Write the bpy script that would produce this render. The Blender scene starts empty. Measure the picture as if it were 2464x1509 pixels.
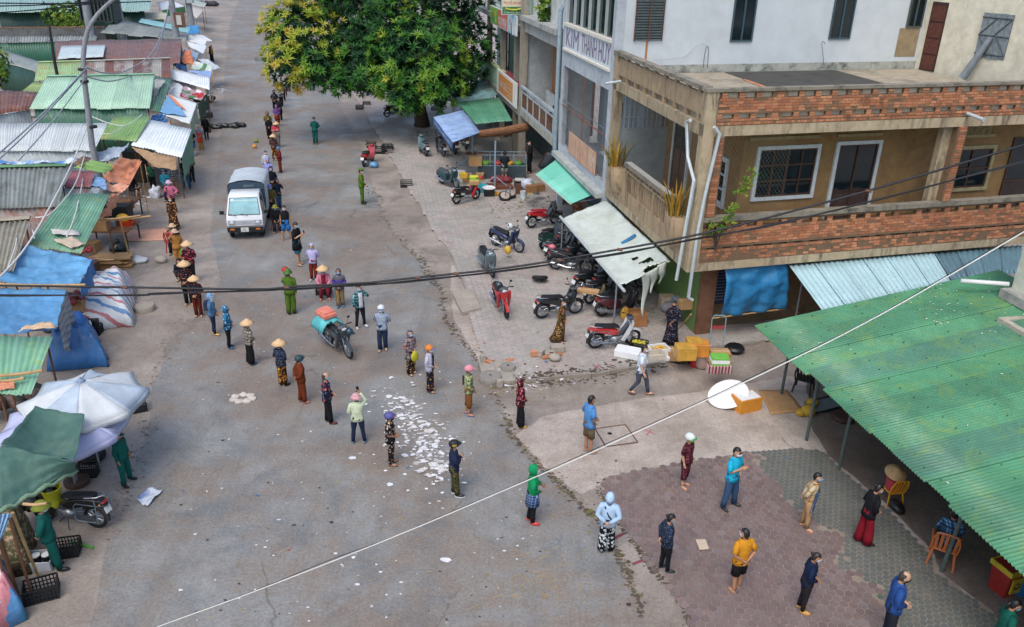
import bpy,bmesh,math,random
from mathutils import Vector,Matrix,noise
R=random.Random(11)
sc=bpy.context.scene
COL=sc.collection
V3=Vector
rad=math.radians
# camera
FPX,CX,CY,CAMH=1980.0,1232.0,754.5,12.0
TH,RO=rad(24.5),rad(1.4)
_fw=V3((0,math.cos(TH),-math.sin(TH)))
_r0=V3((1,0,0))
_u0=_r0 .cross(_fw)
_r=_r0*math.cos(RO)+_u0*math.sin(RO)
_u=-_r0*math.sin(RO)+_u0*math.cos(RO)
CAM=V3((0,0,CAMH))
cd=bpy.data.cameras.new('camera')
co=bpy.data.objects.new('camera',cd)
COL.objects.link(co)
m=Matrix((_r,_u,-_fw)).transposed().to_4x4()
m.translation=CAM
co.matrix_world=m
cd.sensor_width=36
cd.lens=FPX/2464*36
cd.clip_end=2000
cd.clip_start=0.2
sc.camera=co
# light: soft overcast daylight
w=bpy.data.worlds.new('World')
sc.world=w
w.use_nodes=True
nt=w.node_tree
sky=nt.nodes.new('ShaderNodeTexSky')
sky.sky_type='NISHITA'
sky.sun_disc=False
SUN_EL,SUN_AZ=58,200
sky.sun_elevation=rad(SUN_EL)
sky.sun_rotation=rad(SUN_AZ)
sky.air_density=1.0
sky.dust_density=3.5
sky.ozone_density=1.6
nt.nodes['Background'].inputs['Strength'].default_value=0.15
nt.links.new(sky.outputs[0],nt.nodes['Background'].inputs['Color'])
sd=bpy.data.lights.new('sun','SUN')
so=bpy.data.objects.new('sun',sd)
COL.objects.link(so)
sd.energy=0.75
sd.angle=rad(32)
sd.color=(1,0.975,0.94)
az=rad(SUN_AZ)
_sdir=V3((math.sin(az)*math.cos(rad(SUN_EL)),math.cos(az)*math.cos(rad(SUN_EL)),math.sin(rad(SUN_EL))))
so.rotation_euler=_sdir.to_track_quat('Z','Y').to_euler()
sc.view_settings.view_transform='Standard'
sc.view_settings.look='None'
sc.view_settings.exposure=0.58
sc.view_settings.gamma=1
sc.view_settings.use_curve_mapping=False
sc.cycles.max_bounces=6
sc.cycles.diffuse_bounces=3
sc.cycles.glossy_bounces=3
sc.cycles.transparent_max_bounces=8
# photo pixel -> place helpers
def ray(x,y):
 return _fw*FPX+_r*(x-CX)-_u*(y-CY)
def gp(x,y,z=0.0):
 d=ray(x,y)
 return CAM+d*((z-CAMH)/d.z)
def onpl(p,P0,n):
 d=ray(*p)
 return CAM+d*((P0-CAM).dot(n)/d.dot(n))
def aty(x,y,Y):
 d=ray(x,y)
 return CAM+d*(Y/d.y)
def px(P):
 v=P-CAM
 q=v.dot(_fw)
 return CX+FPX*v.dot(_r)/q,CY-FPX*v.dot(_u)/q
_tc=(0,615.8,1231.6,1847.4)
_tr=(0,378.1,756.2,1131.0)
def T(c,r,x,y):
 return(_tc[c-1]+.2505*x,_tr[r-1]+.2505*y)
def TG(c,r,x,y,z=0.0):
 return gp(*T(c,r,x,y),z)
 # mesh builder
class MB:
 def __init__(s):
  s.v=[];s.f=[];s.m=[];s.k=0
 def add(s,vs,fs,k=None):
  b=len(s.v)
  s.v.extend([tuple(p)for p in vs])
  for f in fs:
   s.f.append([i+b for i in f]);s.m.append(s.k if k is None else k)
 def hexa(s,p8,k=None):
  s.add(p8,[(3,2,1,0),(4,5,6,7),(0,1,5,4),(1,2,6,5),(2,3,7,6),(3,0,4,7)],k)
 def box(s,c,d,rz=0,k=None,taper=1,M=None):
  x,y,z=d[0]/2,d[1]/2,d[2]/2
  t=taper
  ps=[V3(p)for p in((-x*t,-y*t,-z),(x*t,-y*t,-z),(x*t,y*t,-z),(-x*t,y*t,-z),(-x,-y,z),(x,-y,z),(x,y,z),(-x,y,z))]
  q=Matrix.Rotation(rz,3,'Z')if M is None else M
  s.hexa([q@p+V3(c)for p in ps],k)
 def ring(s,pts):
  b=len(s.v);s.v.extend([tuple(p)for p in pts]);return b
 def loft(s,rings,cap0=True,cap1=True,k=None):
  n=len(rings[0]);k=s.k if k is None else k
  bs=[s.ring(r)for r in rings]
  for a,b in zip(bs,bs[1:]):
   for i in range(n):
    j=(i+1)%n
    s.f.append([a+i,a+j,b+j,b+i]);s.m.append(k)
  if cap0:s.f.append([bs[0]+i for i in range(n)][::-1]);s.m.append(k)
  if cap1:s.f.append([bs[-1]+i for i in range(n)]);s.m.append(k)
 def tube(s,pts,r,n=8,k=None,cap=True,ref=None,jit=0):
  pts=[V3(p)for p in pts]
  if not isinstance(r,(list,tuple)):r=[r]*len(pts)
  rings=[];pu=None
  for i,p in enumerate(pts):
   t=(pts[min(i+1,len(pts)-1)]-pts[max(i-1,0)])
   t=t.normalized()if t.length>1e-9 else V3((0,0,1))
   if pu is None:
    a=V3(ref)if ref else(V3((1,0,0))if abs(t.x)<.9 else V3((0,1,0)))
   else:a=pu
   u=(a-t*a.dot(t))
   u=u.normalized()if u.length>1e-6 else t.orthogonal().normalized()
   pu=u
   w_=t.cross(u)
   ra,rb=r[i]if isinstance(r[i],(list,tuple))else(r[i],r[i])
   rings.append([p+u*(math.cos(2*math.pi*q/n)*ra*(1+R.uniform(-jit,jit)))+w_*(math.sin(2*math.pi*q/n)*rb*(1+R.uniform(-jit,jit)))for q in range(n)])
  s.loft(rings,cap,cap,k)
 def ell(s,c,r,nu=10,nv=7,k=None,fn=None,M=None):
  c=V3(c);rings=[]
  for j in range(1,nv):
   t=math.pi*j/nv
   ring=[]
   for i in range(nu):
    a=2*math.pi*i/nu
    p=V3((math.cos(a)*math.sin(t)*r[0],math.sin(a)*math.sin(t)*r[1],-math.cos(t)*r[2]))
    if fn:p=fn(p)
    if M is not None:p=M@p
    ring.append(c+p)
   rings.append(ring)
  b0=len(s.v);s.loft(rings,False,False,k)
  for zs,off,fl in((-1,0,True),(1,(nv-2)*nu,False)):
   p=V3((0,0,zs*r[2]))
   if fn:p=fn(p)
   if M is not None:p=M@p
   s.v.append(tuple(c+p));q=len(s.v)-1
   for i in range(nu):
    f=[b0+off+i,b0+off+(i+1)%nu,q]
    s.f.append(f[::-1]if fl else f);s.m.append(s.k if k is None else k)
 def lathe(s,prof,n=12,c=(0,0,0),k=None,M=None,cap0=True,cap1=True):
  c=V3(c);rings=[]
  for r_,z in prof:
   ring=[V3((math.cos(2*math.pi*i/n)*r_,math.sin(2*math.pi*i/n)*r_,z))for i in range(n)]
   rings.append([c+(M@p if M is not None else p)for p in ring])
  s.loft(rings,cap0,cap1,k)
 def prism(s,poly,w_,k=None,inset=.0,y0=0,M=None):
  n=len(poly);cx=sum(p[0]for p in poly)/n;cz=sum(p[1]for p in poly)/n
  def rg(sc_,y):return[V3((cx+(p[0]-cx)*sc_,y+y0,cz+(p[1]-cz)*sc_))for p in poly]
  rs=[rg(1-inset,-w_/2),rg(1,-w_/2*(.75 if inset else 1)),rg(1,w_/2*(.75 if inset else 1)),rg(1-inset,w_/2)]if inset else[rg(1,-w_/2),rg(1,w_/2)]
  if M is not None:rs=[[M@p for p in r_]for r_ in rs]
  s.loft(rs,True,True,k)
 def grid(s,fn,nu,nv,k=None):
  b=len(s.v);k=s.k if k is None else k
  for j in range(nv+1):
   for i in range(nu+1):
    s.v.append(tuple(fn(i/nu,j/nv)))
  for j in range(nv):
   for i in range(nu):
    a=b+j*(nu+1)+i
    s.f.append([a,a+1,a+nu+2,a+nu+1]);s.m.append(k)
 def mesh(s,name,mats,smooth=False):
  me=bpy.data.meshes.new(name)
  me.from_pydata(s.v,[],s.f)
  if not isinstance(mats,(list,tuple)):mats=[mats]
  for a in mats:me.materials.append(a)
  if len(mats)>1:me.polygons.foreach_set('material_index',s.m)
  if smooth:
   me.polygons.foreach_set('use_smooth',[True]*len(me.polygons))
   if smooth!=True:
    try:me.set_sharp_from_angle(angle=rad(smooth))
    except Exception:pass
  me.validate(verbose=False)
  return me
 def done(s,name,mats,parent=None,smooth=False,loc=None,solid=0):
  o=bpy.data.objects.new(name,s.mesh(name,mats,smooth))
  COL.objects.link(o)
  if parent is not None:o.parent=parent
  if loc is not None:o.location=loc
  if solid:
   q=o.modifiers.new('thick','SOLIDIFY');q.thickness=solid;q.offset=0
  return o
def tag(o,label=None,cat=None,group=None,kind=None):
 if label:o['label']=label
 if cat:o['category']=cat
 if group:o['group']=group
 if kind:o['kind']=kind
 return o
def thing(name,label,cat,loc=(0,0,0),rz=0,group=None,s=1):
 o=bpy.data.objects.new(name,None)
 o.empty_display_size=.2
 COL.objects.link(o)
 o.location=loc;o.rotation_euler=(0,0,rz);o.scale=(s,s,s)
 return tag(o,label,cat,group)
def link(me,name,parent=None,loc=None,rot=None,scale=None):
 o=bpy.data.objects.new(name,me);COL.objects.link(o)
 if parent is not None:o.parent=parent
 if loc is not None:o.location=loc
 if rot is not None:o.rotation_euler=rot
 if scale is not None:o.scale=scale
 return o
def copy_tree(o,parent=None):
 c=o.copy();COL.objects.link(c)
 if parent is not None:c.parent=parent
 for ch in list(o.children):copy_tree(ch,c)
 return c
 # materials
def lin(h):
 if not isinstance(h,str):return tuple(h)
 h=h.lstrip('#');o=[]
 for i in(0,2,4):
  c=int(h[i:i+2],16)/255
  o.append(c/12.92 if c<=.04045 else((c+.055)/1.055)**2.4)
 return tuple(o)
_mc={}
class NT:
 def __init__(s,name):
  s.mat=bpy.data.materials.new(name);s.mat.use_nodes=True
  s.t=s.mat.node_tree;s.b=s.t.nodes['Principled BSDF'];s._co=None
 def n(s,typ,ins=None,**kw):
  q=s.t.nodes.new('ShaderNode'+typ)
  for a,b in kw.items():setattr(q,a,b)
  for a,b in(ins or{}).items():
   if hasattr(b,'is_output')or isinstance(b,bpy.types.NodeSocket):s.t.links.new(b,q.inputs[a])
   else:q.inputs[a].default_value=b
  return q
 def co(s,kind='Object'):
  if s._co is None:s._co=s.n('TexCoord')
  return s._co.outputs[kind]
 def noise(s,scale,detail=4,rough=.55,vec=None,dist=0):
  return s.n('TexNoise',{'Vector':vec or s.co(),'Scale':scale,'Detail':detail,'Roughness':rough,'Distortion':dist}).outputs['Fac']
 def ramp(s,fac,stops,interp='LINEAR'):
  q=s.n('ValToRGB',{'Fac':fac});cr=q.color_ramp;cr.interpolation=interp
  while len(cr.elements)<len(stops):cr.elements.new(.5)
  for e,(p,c)in zip(cr.elements,stops):
   e.position=p;c=lin(c)if isinstance(c,str)else c
   e.color=(*c,1)if len(c)==3 else c
  return q.outputs['Color']
 def f(s,fac,a,b,lo=0,hi=1):
  return s.n('MapRange',{'Value':fac,'From Min':a,'From Max':b,'To Min':lo,'To Max':hi}).outputs['Result']
 def mix(s,fac,a,b,mode='MIX'):
  q=s.n('Mix',None,data_type='RGBA',blend_type=mode)
  for i,v in((0,fac),(6,a),(7,b)):
   if isinstance(v,bpy.types.NodeSocket):s.t.links.new(v,q.inputs[i])
   elif i==0:q.inputs[0].default_value=v
   else:
    v=lin(v);q.inputs[i].default_value=(*v,1)
  return q.outputs[2]
 def math(s,op,a,b=0.0):
  q=s.n('Math',None,operation=op)
  for i,v in((0,a),(1,b)):
   if isinstance(v,bpy.types.NodeSocket):s.t.links.new(v,q.inputs[i])
   else:q.inputs[i].default_value=v
  return q.outputs[0]
 def xyz(s,vec=None):
  return s.n('SeparateXYZ',{0:vec or s.co()}).outputs
 def set(s,col=None,rough=None,bump=None,bs=.3,bd=.02,metal=0,spec=None,alpha=None,coat=0):
  def st(k,v):
   if isinstance(v,bpy.types.NodeSocket):s.t.links.new(v,s.b.inputs[k])
   else:s.b.inputs[k].default_value=v
  if col is not None:st('Base Color',col if isinstance(col,bpy.types.NodeSocket)else(*lin(col),1))
  if rough is not None:st('Roughness',rough)
  if metal:st('Metallic',metal)
  if spec is not None:st('Specular IOR Level',spec)
  if coat:st('Coat Weight',coat);st('Coat Roughness',.15)
  if alpha is not None:st('Alpha',alpha)
  if bump is not None:
   q=s.n('Bump',{'Height':bump,'Strength':bs,'Distance':bd})
   s.t.links.new(q.outputs[0],s.b.inputs['Normal'])
  return s.mat
def hv(c,f):
 return tuple(min(1,x*f)for x in lin(c))
def plain(c,rough=.6,var=.25,sc_=6,bump=.2,metal=0,dirt=None,dsc=1.2,damt=.5,coat=0,spec=None,name=None):
 key=('p',c,rough,var,sc_,bump,metal,dirt,dsc,damt,coat)
 if key in _mc:return _mc[key]
 q=NT(name or 'mat')
 nz=q.noise(sc_,5,.65)
 col=q.ramp(nz,[(.3,hv(c,1-var)),(.7,hv(c,1+var*.6))])
 if dirt:
  col=q.mix(q.f(q.noise(dsc,6,.7,dist=.6),.48,.68,0,damt),col,dirt)
 q.set(col,rough,nz if bump else None,bump,.01,metal,spec,coat=coat)
 _mc[key]=q.mat
 return q.mat
def cloth(c,var=.22):
 key=('c',c,var)
 if key not in _mc:
  q=NT('cloth');nz=q.noise(14,5,.6)
  col=q.ramp(q.noise(5,4),[(.3,hv(c,1-var)),(.7,hv(c,1+var*.6))])
  _mc[key]=q.set(col,.85,nz,.55,.03,spec=.2)
 return _mc[key]
def floral(base,cs,scale=22,thr=.4,seed=0):
 key=('fl',base,tuple(cs),scale,thr)
 if key not in _mc:
  q=NT('floral_cloth')
  nv=q.n('TexNoise',{'Vector':q.co(),'Scale':scale*.8,'Detail':2})
  vec=q.n('VectorMath',{0:nv.outputs['Color'],1:(.06,.06,.06)},operation='MULTIPLY').outputs[0]
  vec=q.n('VectorMath',{0:q.co(),1:vec},operation='ADD').outputs[0]
  vo=q.n('TexVoronoi',{'Vector':vec,'Scale':scale})
  sep=q.n('SeparateColor',{0:vo.outputs['Color']})
  st=[(i/len(cs),c)for i,c in enumerate(cs)]
  pc=q.ramp(sep.outputs[0],st,'CONSTANT')
  msk=q.ramp(vo.outputs['Distance'],[(0,(1,1,1)),(thr,(0,0,0))],'CONSTANT')
  keep=q.math('LESS_THAN',sep.outputs[1],.72)
  col=q.mix(q.math('MULTIPLY',q.n('RGBToBW',{0:msk}).outputs[0],keep),base,pc)
  _mc[key]=q.set(col,.85,q.noise(14),.5,.03,spec=.2)
 return _mc[key]
def plaid(base,c1,c2,scale=9):
 key=('pl',base,c1,c2,scale)
 if key not in _mc:
  q=NT('plaid_cloth');X=q.xyz()
  xx=q.math('ADD',X[0],q.math('MULTIPLY',X[1],.83))
  def band(v,w0,w1):
   fr=q.math('FRACT',q.math('MULTIPLY',v,scale))
   return q.math('MULTIPLY',q.math('GREATER_THAN',fr,w0),q.math('LESS_THAN',fr,w1))
  col=q.mix(q.math('MULTIPLY',band(xx,.1,.5),.75),base,c1)
  col=q.mix(q.math('MULTIPLY',band(X[2],.1,.5),.75),col,c1)
  col=q.mix(band(xx,.72,.82),col,c2)
  col=q.mix(band(X[2],.72,.82),col,c2)
  _mc[key]=q.set(col,.85,q.noise(14),.5,.03,spec=.2)
 return _mc[key]
def camo(cs,scale=14):
 key=('ca',tuple(cs),scale)
 if key not in _mc:
  q=NT('camo_cloth')
  n=len(cs)
  st=[(.32+.36*i/n if i else 0,c)for i,c in enumerate(cs)]
  _mc[key]=q.set(q.ramp(q.noise(scale,2.5,.5,dist=.8),st,'CONSTANT'),.85,q.noise(14),.5,.03,spec=.2)
 return _mc[key]
def dots(base,c,scale=45,thr=.3):
 return floral(base,[c],scale,thr)
def stripes(cs,scale,axis=0,wob=.0,rough=.5,sm='CONSTANT'):
 key=('st',tuple(cs),scale,axis,wob)
 if key not in _mc:
  q=NT('striped_sheet');X=q.xyz()
  v=q.math('MULTIPLY',X[axis],scale)
  if wob:v=q.math('ADD',v,q.math('MULTIPLY',q.noise(3,3),wob))
  n=len(cs)
  col=q.ramp(q.math('FRACT',v),[(i/n,c)for i,c in enumerate(cs)],sm)
  col=q.mix(.35,col,q.ramp(q.noise(20,5),[(.3,(.3,.3,.3)),(.7,(.8,.8,.8))]),'SOFT_LIGHT')
  _mc[key]=q.set(col,rough,q.noise(8),.5,.03)
 return _mc[key]
def metalsheet(c,rust=None,ramt=.5,rsc=.8,moss=None,rough=.42,stain=.35):
 key=('ms',c,rust,ramt,rsc,moss,rough)
 if key not in _mc:
  q=NT('sheet_metal')
  mp=q.n('Mapping',{'Vector':q.co('Object'),'Scale':(1,1,.7)})
  col=q.ramp(q.noise(.7,7,.7,dist=.5),[(.3,hv(c,1-stain)),(.65,hv(c,1.12))])
  col=q.mix(q.f(q.noise(9,5,.75),.55,.8,0,.35),col,hv(c,.55))
  if rust:
   col=q.mix(q.f(q.noise(rsc,8,.72,dist=.8),.62-ramt*.3,.72-ramt*.22,0,.95),col,rust)
   col=q.mix(q.f(q.noise(rsc*4,6,.7),.5,.7,0,.5),col,hv(rust,.5),'MULTIPLY')if ramt>.7 else col
  if moss:
   col=q.mix(q.f(q.noise(1.3,7,.75,dist=1),.5,.7,0,.7),col,moss)
  _mc[key]=q.set(col,q.f(q.noise(4,4),.3,.7,rough-.1,rough+.2),q.noise(25,3),.1,.005,spec=.5)
 return _mc[key]
def concrete(c,stain='#3a3a34',amt=.6,ssc=1.2,rough=.85,streak=0,moss=None,bs=.4):
 key=('co',c,stain,amt,ssc,streak,moss)
 if key not in _mc:
  q=NT('concrete')
  col=q.ramp(q.noise(2.5,8,.7),[(.3,hv(c,.75)),(.7,hv(c,1.12))])
  mp=q.n('Mapping',{'Vector':q.co(),'Scale':(1,1,.18 if streak else 1)}).outputs[0]
  s_=q.f(q.noise(ssc*(2.2 if streak else 1),8,.72,vec=mp,dist=.4),.5,.68,0,amt)
  col=q.mix(s_,col,stain)
  if moss:col=q.mix(q.f(q.noise(1.7,8,.75),.56,.7,0,.7),col,moss)
  _mc[key]=q.set(col,rough,q.noise(18,8,.7),bs,.012,spec=.3)
 return _mc[key]
def glass(c='#16242a',rough=.08):
 key=('gl',c,rough)
 if key not in _mc:
  q=NT('glass_pane')
  _mc[key]=q.set(q.ramp(q.noise(1.5,3),[(.3,hv(c,.7)),(.7,hv(c,1.3))]),rough,spec=.6)
 return _mc[key]
def filmy(c,a=.55,rough=.25):
 key=('fi',c,a)
 if key not in _mc:
  q=NT('thin_plastic')
  al=q.f(q.noise(9,4),.3,.7,a*.6,min(1,a*1.3))
  _mc[key]=q.set(c,rough,q.noise(12,5),.8,.03,alpha=al)
 return _mc[key]
BLACK=plain('#17181a',.45,.3)
DARK=plain('#24262a',.6,.3)
CHROME=plain('#b8bcc0',.22,.15,metal=.9,bump=0)
STEEL=plain('#8b9299',.4,.2,metal=.4)
TYRE=plain('#16161a',.8,.3,20)
WHITE=plain('#dcdedd',.45,.06)
CARD=plain('#b08a5e',.85,.18,4)
WOODM=plain('#6b4a33',.75,.35,5)
BAMBOO=plain('#b39264',.6,.3,7)
def corr(name,A,B,C,D,mat,parent=None,pitch=.12,amp=.018,sheets=1,rows=4,solid=0,sag=0.0,jag=.0,skip=()):
 """corrugated sheeting: A,B upper edge, C below B, D below A; ribs run A->D"""
 A,B,C,D=map(V3,(A,B,C,D));out=[]
 Wd=((B-A).length+(C-D).length)/2
 nrm=(B-A).cross(D-A).normalized()
 if nrm.z<0:nrm=-nrm
 for si in range(sheets):
  if si in skip:continue
  a,b=si/sheets,(si+1)/sheets+(.012 if si<sheets-1 else 0)
  b=min(b,1)
  nw=max(2,round(Wd*(b-a)/pitch))
  lift=R.uniform(-.004,.008)+(.006 if si%2 else 0)
  j0=R.uniform(-jag,jag)if jag else 0;j1=R.uniform(-jag,jag)if jag else 0
  mb=MB();per=6
  def fn(i,j):
   t=a+(b-a)*i
   top=A.lerp(B,t);bot=D.lerp(C,t)
   jj=j*(1+j1)+(1-j)*j0
   p=top.lerp(bot,jj)
   return p+nrm*(amp*math.sin(2*math.pi*nw*i)+lift)+V3((0,0,-sag*4*j*(1-j)+noise.noise(p*.9)*sag*.5))
  mb.grid(fn,nw*per,rows)
  o=mb.done(name,mat[si%len(mat)]if isinstance(mat,list)else mat,parent,True)
  q=o.modifiers.new('thick','SOLIDIFY');q.thickness=.004;q.offset=0
  out.append(o)
 return out
def tarp(name,pts,mat,parent=None,sag=.1,wr=.05,nu=24,nv=18,fr=1.6,seed=0,edge=0,solid=.006,holes=None,drop=0):
 A,B,C,D=map(V3,pts);mb=MB()
 n=(B-A).cross(D-A).normalized()
 if n.z<0:n=-n
 off=V3((seed*7.3,seed*3.1,0))
 L=max((B-A).length,(D-A).length)
 def fn(i,j):
  p=A.lerp(B,i).lerp(D.lerp(C,i),j)
  e=4*i*(1-i);f=4*j*(1-j)
  h=noise.fractal(p*fr+off,.8,2.1,4)*wr
  h+=math.sin((i*3+j*5)*4+seed)*wr*.25
  p=p+n*h+V3((0,0,-sag*(e*f)**.7-drop*max(abs(2*i-1),abs(2*j-1))**6))
  if edge:
   p=p+(B-A).normalized()*noise.noise(p*2.5+off)*edge*abs(2*i-1)**3+(D-A).normalized()*noise.noise(p*2.5-off)*edge*abs(2*j-1)**3
  return p
 mb.grid(fn,nu,nv)
 if holes:
  mb.f=[f for q,f in enumerate(mb.f)if not holes((q%nu+.5)/nu,(q//nu+.5)/nv)]
  mb.m=mb.m[:len(mb.f)]
 return mb.done(name,mat,parent,True,solid=solid)
def text(name,s,org,xd,yd,h,mat,parent=None,width=None,ext=.004,align='LEFT'):
 cu=bpy.data.curves.new(name,'FONT');cu.body=s;cu.size=1;cu.extrude=0
 cu.align_x='LEFT'
 to=bpy.data.objects.new(name,cu)
 me=bpy.data.meshes.new_from_object(to)
 bpy.data.objects.remove(to)
 xs=[v.co.x for v in me.vertices];ys=[v.co.y for v in me.vertices]
 if not xs:return None
 x0,x1,y0,y1=min(xs),max(xs),min(ys),max(ys)
 xd=V3(xd).normalized();yd=V3(yd).normalized();n=xd.cross(yd).normalized()
 sy=h/max(1e-4,(y1-y0));sx=(width/(x1-x0))if width else sy
 org=V3(org)
 for v in me.vertices:
  v.co=org+xd*((v.co.x-x0)*sx)+yd*((v.co.y-y0)*sy)+n*.004
 me.materials.clear();me.materials.append(mat)
 return link(me,name,parent)
 # ground
def ground_mat(name,cs,dark,wetc,wamt=.5,crack=True,sc0=.2):
 """worn concrete / asphalt: mottled tones, damp areas, streaks along the street, cracks, grit"""
 q=NT(name)
 co_=q.co()
 big=q.noise(sc0,9,.74,dist=.25);mid=q.noise(1.1,9,.74);fine=q.noise(16,8,.75);grit=q.noise(95,3,.7)
 col=q.ramp(big,[(.36,cs[0]),(.47,cs[1]),(.56,cs[2]),(.66,cs[3])])
 mp=q.n('Mapping',{'Vector':co_,'Rotation':(0,0,rad(-12)),'Scale':(1.6,.09,1)}).outputs[0]
 strk=q.noise(1.0,7,.7,vec=mp)
 col=q.mix(q.f(strk,.5,.72,0,.35),col,dark)
 damp=q.f(q.noise(.42,10,.78,dist=.35),.5,.62,0,1)
 col=q.mix(q.math('MULTIPLY',damp,wamt),col,wetc)
 col=q.mix(q.f(mid,.52,.7,0,.5),col,dark)
 col=q.mix(.75,col,q.ramp(fine,[(.28,(.2,.19,.18)),(.5,(.5,.5,.5)),(.72,(.82,.8,.76))]),'SOFT_LIGHT')
 col=q.mix(q.f(q.noise(5,8,.85,dist=.8),.6,.74,0,.5),col,'#54493f')
 col=q.mix(q.f(grit,.6,.74,0,.4),col,'#cfc4b4')
 col=q.mix(q.f(q.noise(38,4,.8),.64,.72,0,.5),col,'#4b423b')
 h=q.math('ADD',q.math('MULTIPLY',fine,.7),grit)
 if crack:
  wv=q.n('VectorMath',{0:q.n('TexNoise',{'Vector':co_,'Scale':.9,'Detail':6}).outputs['Color'],1:(1.6,1.6,0)},operation='MULTIPLY').outputs[0]
  vo=q.n('TexVoronoi',{'Vector':q.n('VectorMath',{0:co_,1:wv},operation='ADD').outputs[0],'Scale':.16},feature='DISTANCE_TO_EDGE').outputs['Distance']
  ln=q.math('MULTIPLY',q.f(vo,.001,.0045,1,0),q.f(q.noise(.3,4),.5,.6,0,.5))
  col=q.mix(ln,col,'#463d35')
  h=q.math('SUBTRACT',h,q.math('MULTIPLY',ln,2.0))
 rg=q.f(damp,0,1,.72,.36)
 return q.set(col,rg,h,.4,.01,spec=.4)
GM=ground_mat('concrete_ground',['#7b7168','#8c8379','#9b9289','#aaa299'],'#6d6157','#726a62')
RM=ground_mat('road_surface',['#776a5f','#827970','#858582','#949491'],'#645d57','#666d70',.6)
LM=ground_mat('pale_concrete',['#93887d','#a89d92','#b8ada3','#c3b9af'],'#766b61','#8a8078',.45)
SM=ground_mat('joint_mortar',['#6b625e','#776e69','#80766f','#6f6762'],'#57504b','#5c5753',.4,False)
PM=ground_mat('pavement_bed',['#8f857e','#9c918a','#a69b93','#938981'],'#7d736b','#848a83',.4,False)
def rag(pts,step=.35,amp=.06,z=0.0,seed=0):
 """pixel polygon -> ground polygon with broken, uneven edges"""
 P=[gp(*p)if not isinstance(p,Vector)else p for p in pts];out=[]
 for a,b in zip(P,P[1:]+P[:1]):
  n=max(1,min(160,int((b-a).length/step)))
  nr=V3((-(b-a).y,(b-a).x,0)).normalized()
  for i in range(n):
   p=a.lerp(b,i/n)
   p=p+nr*noise.noise(p*1.7+V3((seed,0,0)))*amp*(1.6 if i else 0)+nr*noise.noise(p*6+V3((0,seed,0)))*amp*.5
   out.append(V3((p.x,p.y,z)))
 return out
def sheet(name,poly,mat,z,depth=0.0,parent=None):
 bm=bmesh.new()
 vs=[bm.verts.new((p.x,p.y,z))for p in poly]
 f=bm.faces.new(vs)
 if f.normal.z<0:f.normal_flip()
 bm.normal_update()
 if f.normal.z<0:f.normal_flip()
 if depth:
  n=len(vs);lo=[bm.verts.new((p.x,p.y,z-depth))for p in poly]
  for i in range(n):
   try:bm.faces.new((vs[i],lo[i],lo[(i+1)%n],vs[(i+1)%n]))
   except ValueError:pass
 bmesh.ops.triangulate(bm,faces=[f])
 bmesh.ops.recalc_face_normals(bm,faces=bm.faces[:])if depth else None
 me=bpy.data.meshes.new(name);bm.to_mesh(me);bm.free();me.materials.append(mat)
 return link(me,name,parent)
g=MB();g.grid(lambda i,j:(-400+800*i,-60+860*j,0),8,8)
tag(g.done('ground',GM),kind='structure')
road_r=[(1547,1482),(1522,1414),(1505,1371),(1482,1326),(1439,1249),(1407,1226),(1362,1179),(1314,1136),(1262,1085),(1232,1048),(1215,1000),(1190,930),(1150,870),(1114,826),(1079,779),(1067,740),(1064,701),(1042,674),(1021,644),(1014,624),(986,604),(951,563),(916,508),(899,453),(885,400),(870,355),(856,325),(835,285),(816,253),(812,225),(780,150),(735,60),(700,0)]
road_l=[(575,0),(552,60),(545,130),(540,180),(537,270),(528,350),(520,430),(505,560),(524,640),(527,690),(468,769),(451,789),(415,812),(392,840),(388,895),(368,920),(360,970),(358,1025),(345,1070),(328,1100),(323,1136),(305,1190),(290,1231),(262,1300),(243,1390),(232,1450),(215,1509),(200,1580),(1570,1580)]
tag(sheet('road',rag(road_r+road_l,.4,.07),RM,.004),kind='structure')
tag(sheet('market_floor_painted_shade',rag([(1990,1092),(2030,1128),(2060,1152),(2150,1232),(2250,1335),(2268,1382),(2388,1470),(2440,1580),(3100,1580),(3100,900),(2000,760),(1960,850),(1940,930),(1950,1020)],.3,.06),ground_mat('market_floor_painted_shade',['#5e544c','#6a6057','#746a61','#665b52'],'#4b423b','#554c45',.6),.0115),kind='structure')  # brown market floor, its colour darkened to suggest shade under the roof
PV=.10
pv_edge=[(700,-20),(745,60),(800,160),(838,212),(859,240),(879,268),(894,296),(921,341),(941,378),(959,408),(986,458),(1014,496),(1029,528),(1051,566),(1074,591),(1102,638),(1118,690),(1130,760),(1144,809),(1174,864),(1200,912),(1232,916),(1290,911),(1339,904),(1422,899),(1512,884),(1607,866),(1700,839),(1823,821),(2050,770)]
pe=[gp(x,y,PV)for x,y in pv_edge]
pv_poly=rag(pe+[V3((40,34,0)),V3((20,140,0)),V3((-15,175,0))],.5,.03)
pav=tag(sheet('pavement',pv_poly,PM,PV-.016,.12),kind='structure')
tag(sheet('concrete_apron',rag([(1527,962),(1640,948),(1742,934),(1900,905),(2150,960),(2464,1200),(2464,1500),(2330,1440),(2238,1334),(2138,1231),(2048,1151),(2018,1127),(1987,1089),(1922,1079),(1847,1086),(1780,1092),(1565,1127),(1452,1150),(1444,1170),(1400,1190),(1317,1134),(1240,1050),(1300,1005),(1400,985)],.3,.05),LM,.008),kind='structure')
tag(sheet('gutter_strip',rag([(1086,640),(1100,636),(1120,690),(1133,760),(1150,815),(1178,868),(1204,915),(1170,905),(1130,830),(1092,770),(1085,705)],.3,.03),LM,.008),kind='structure')
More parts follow.
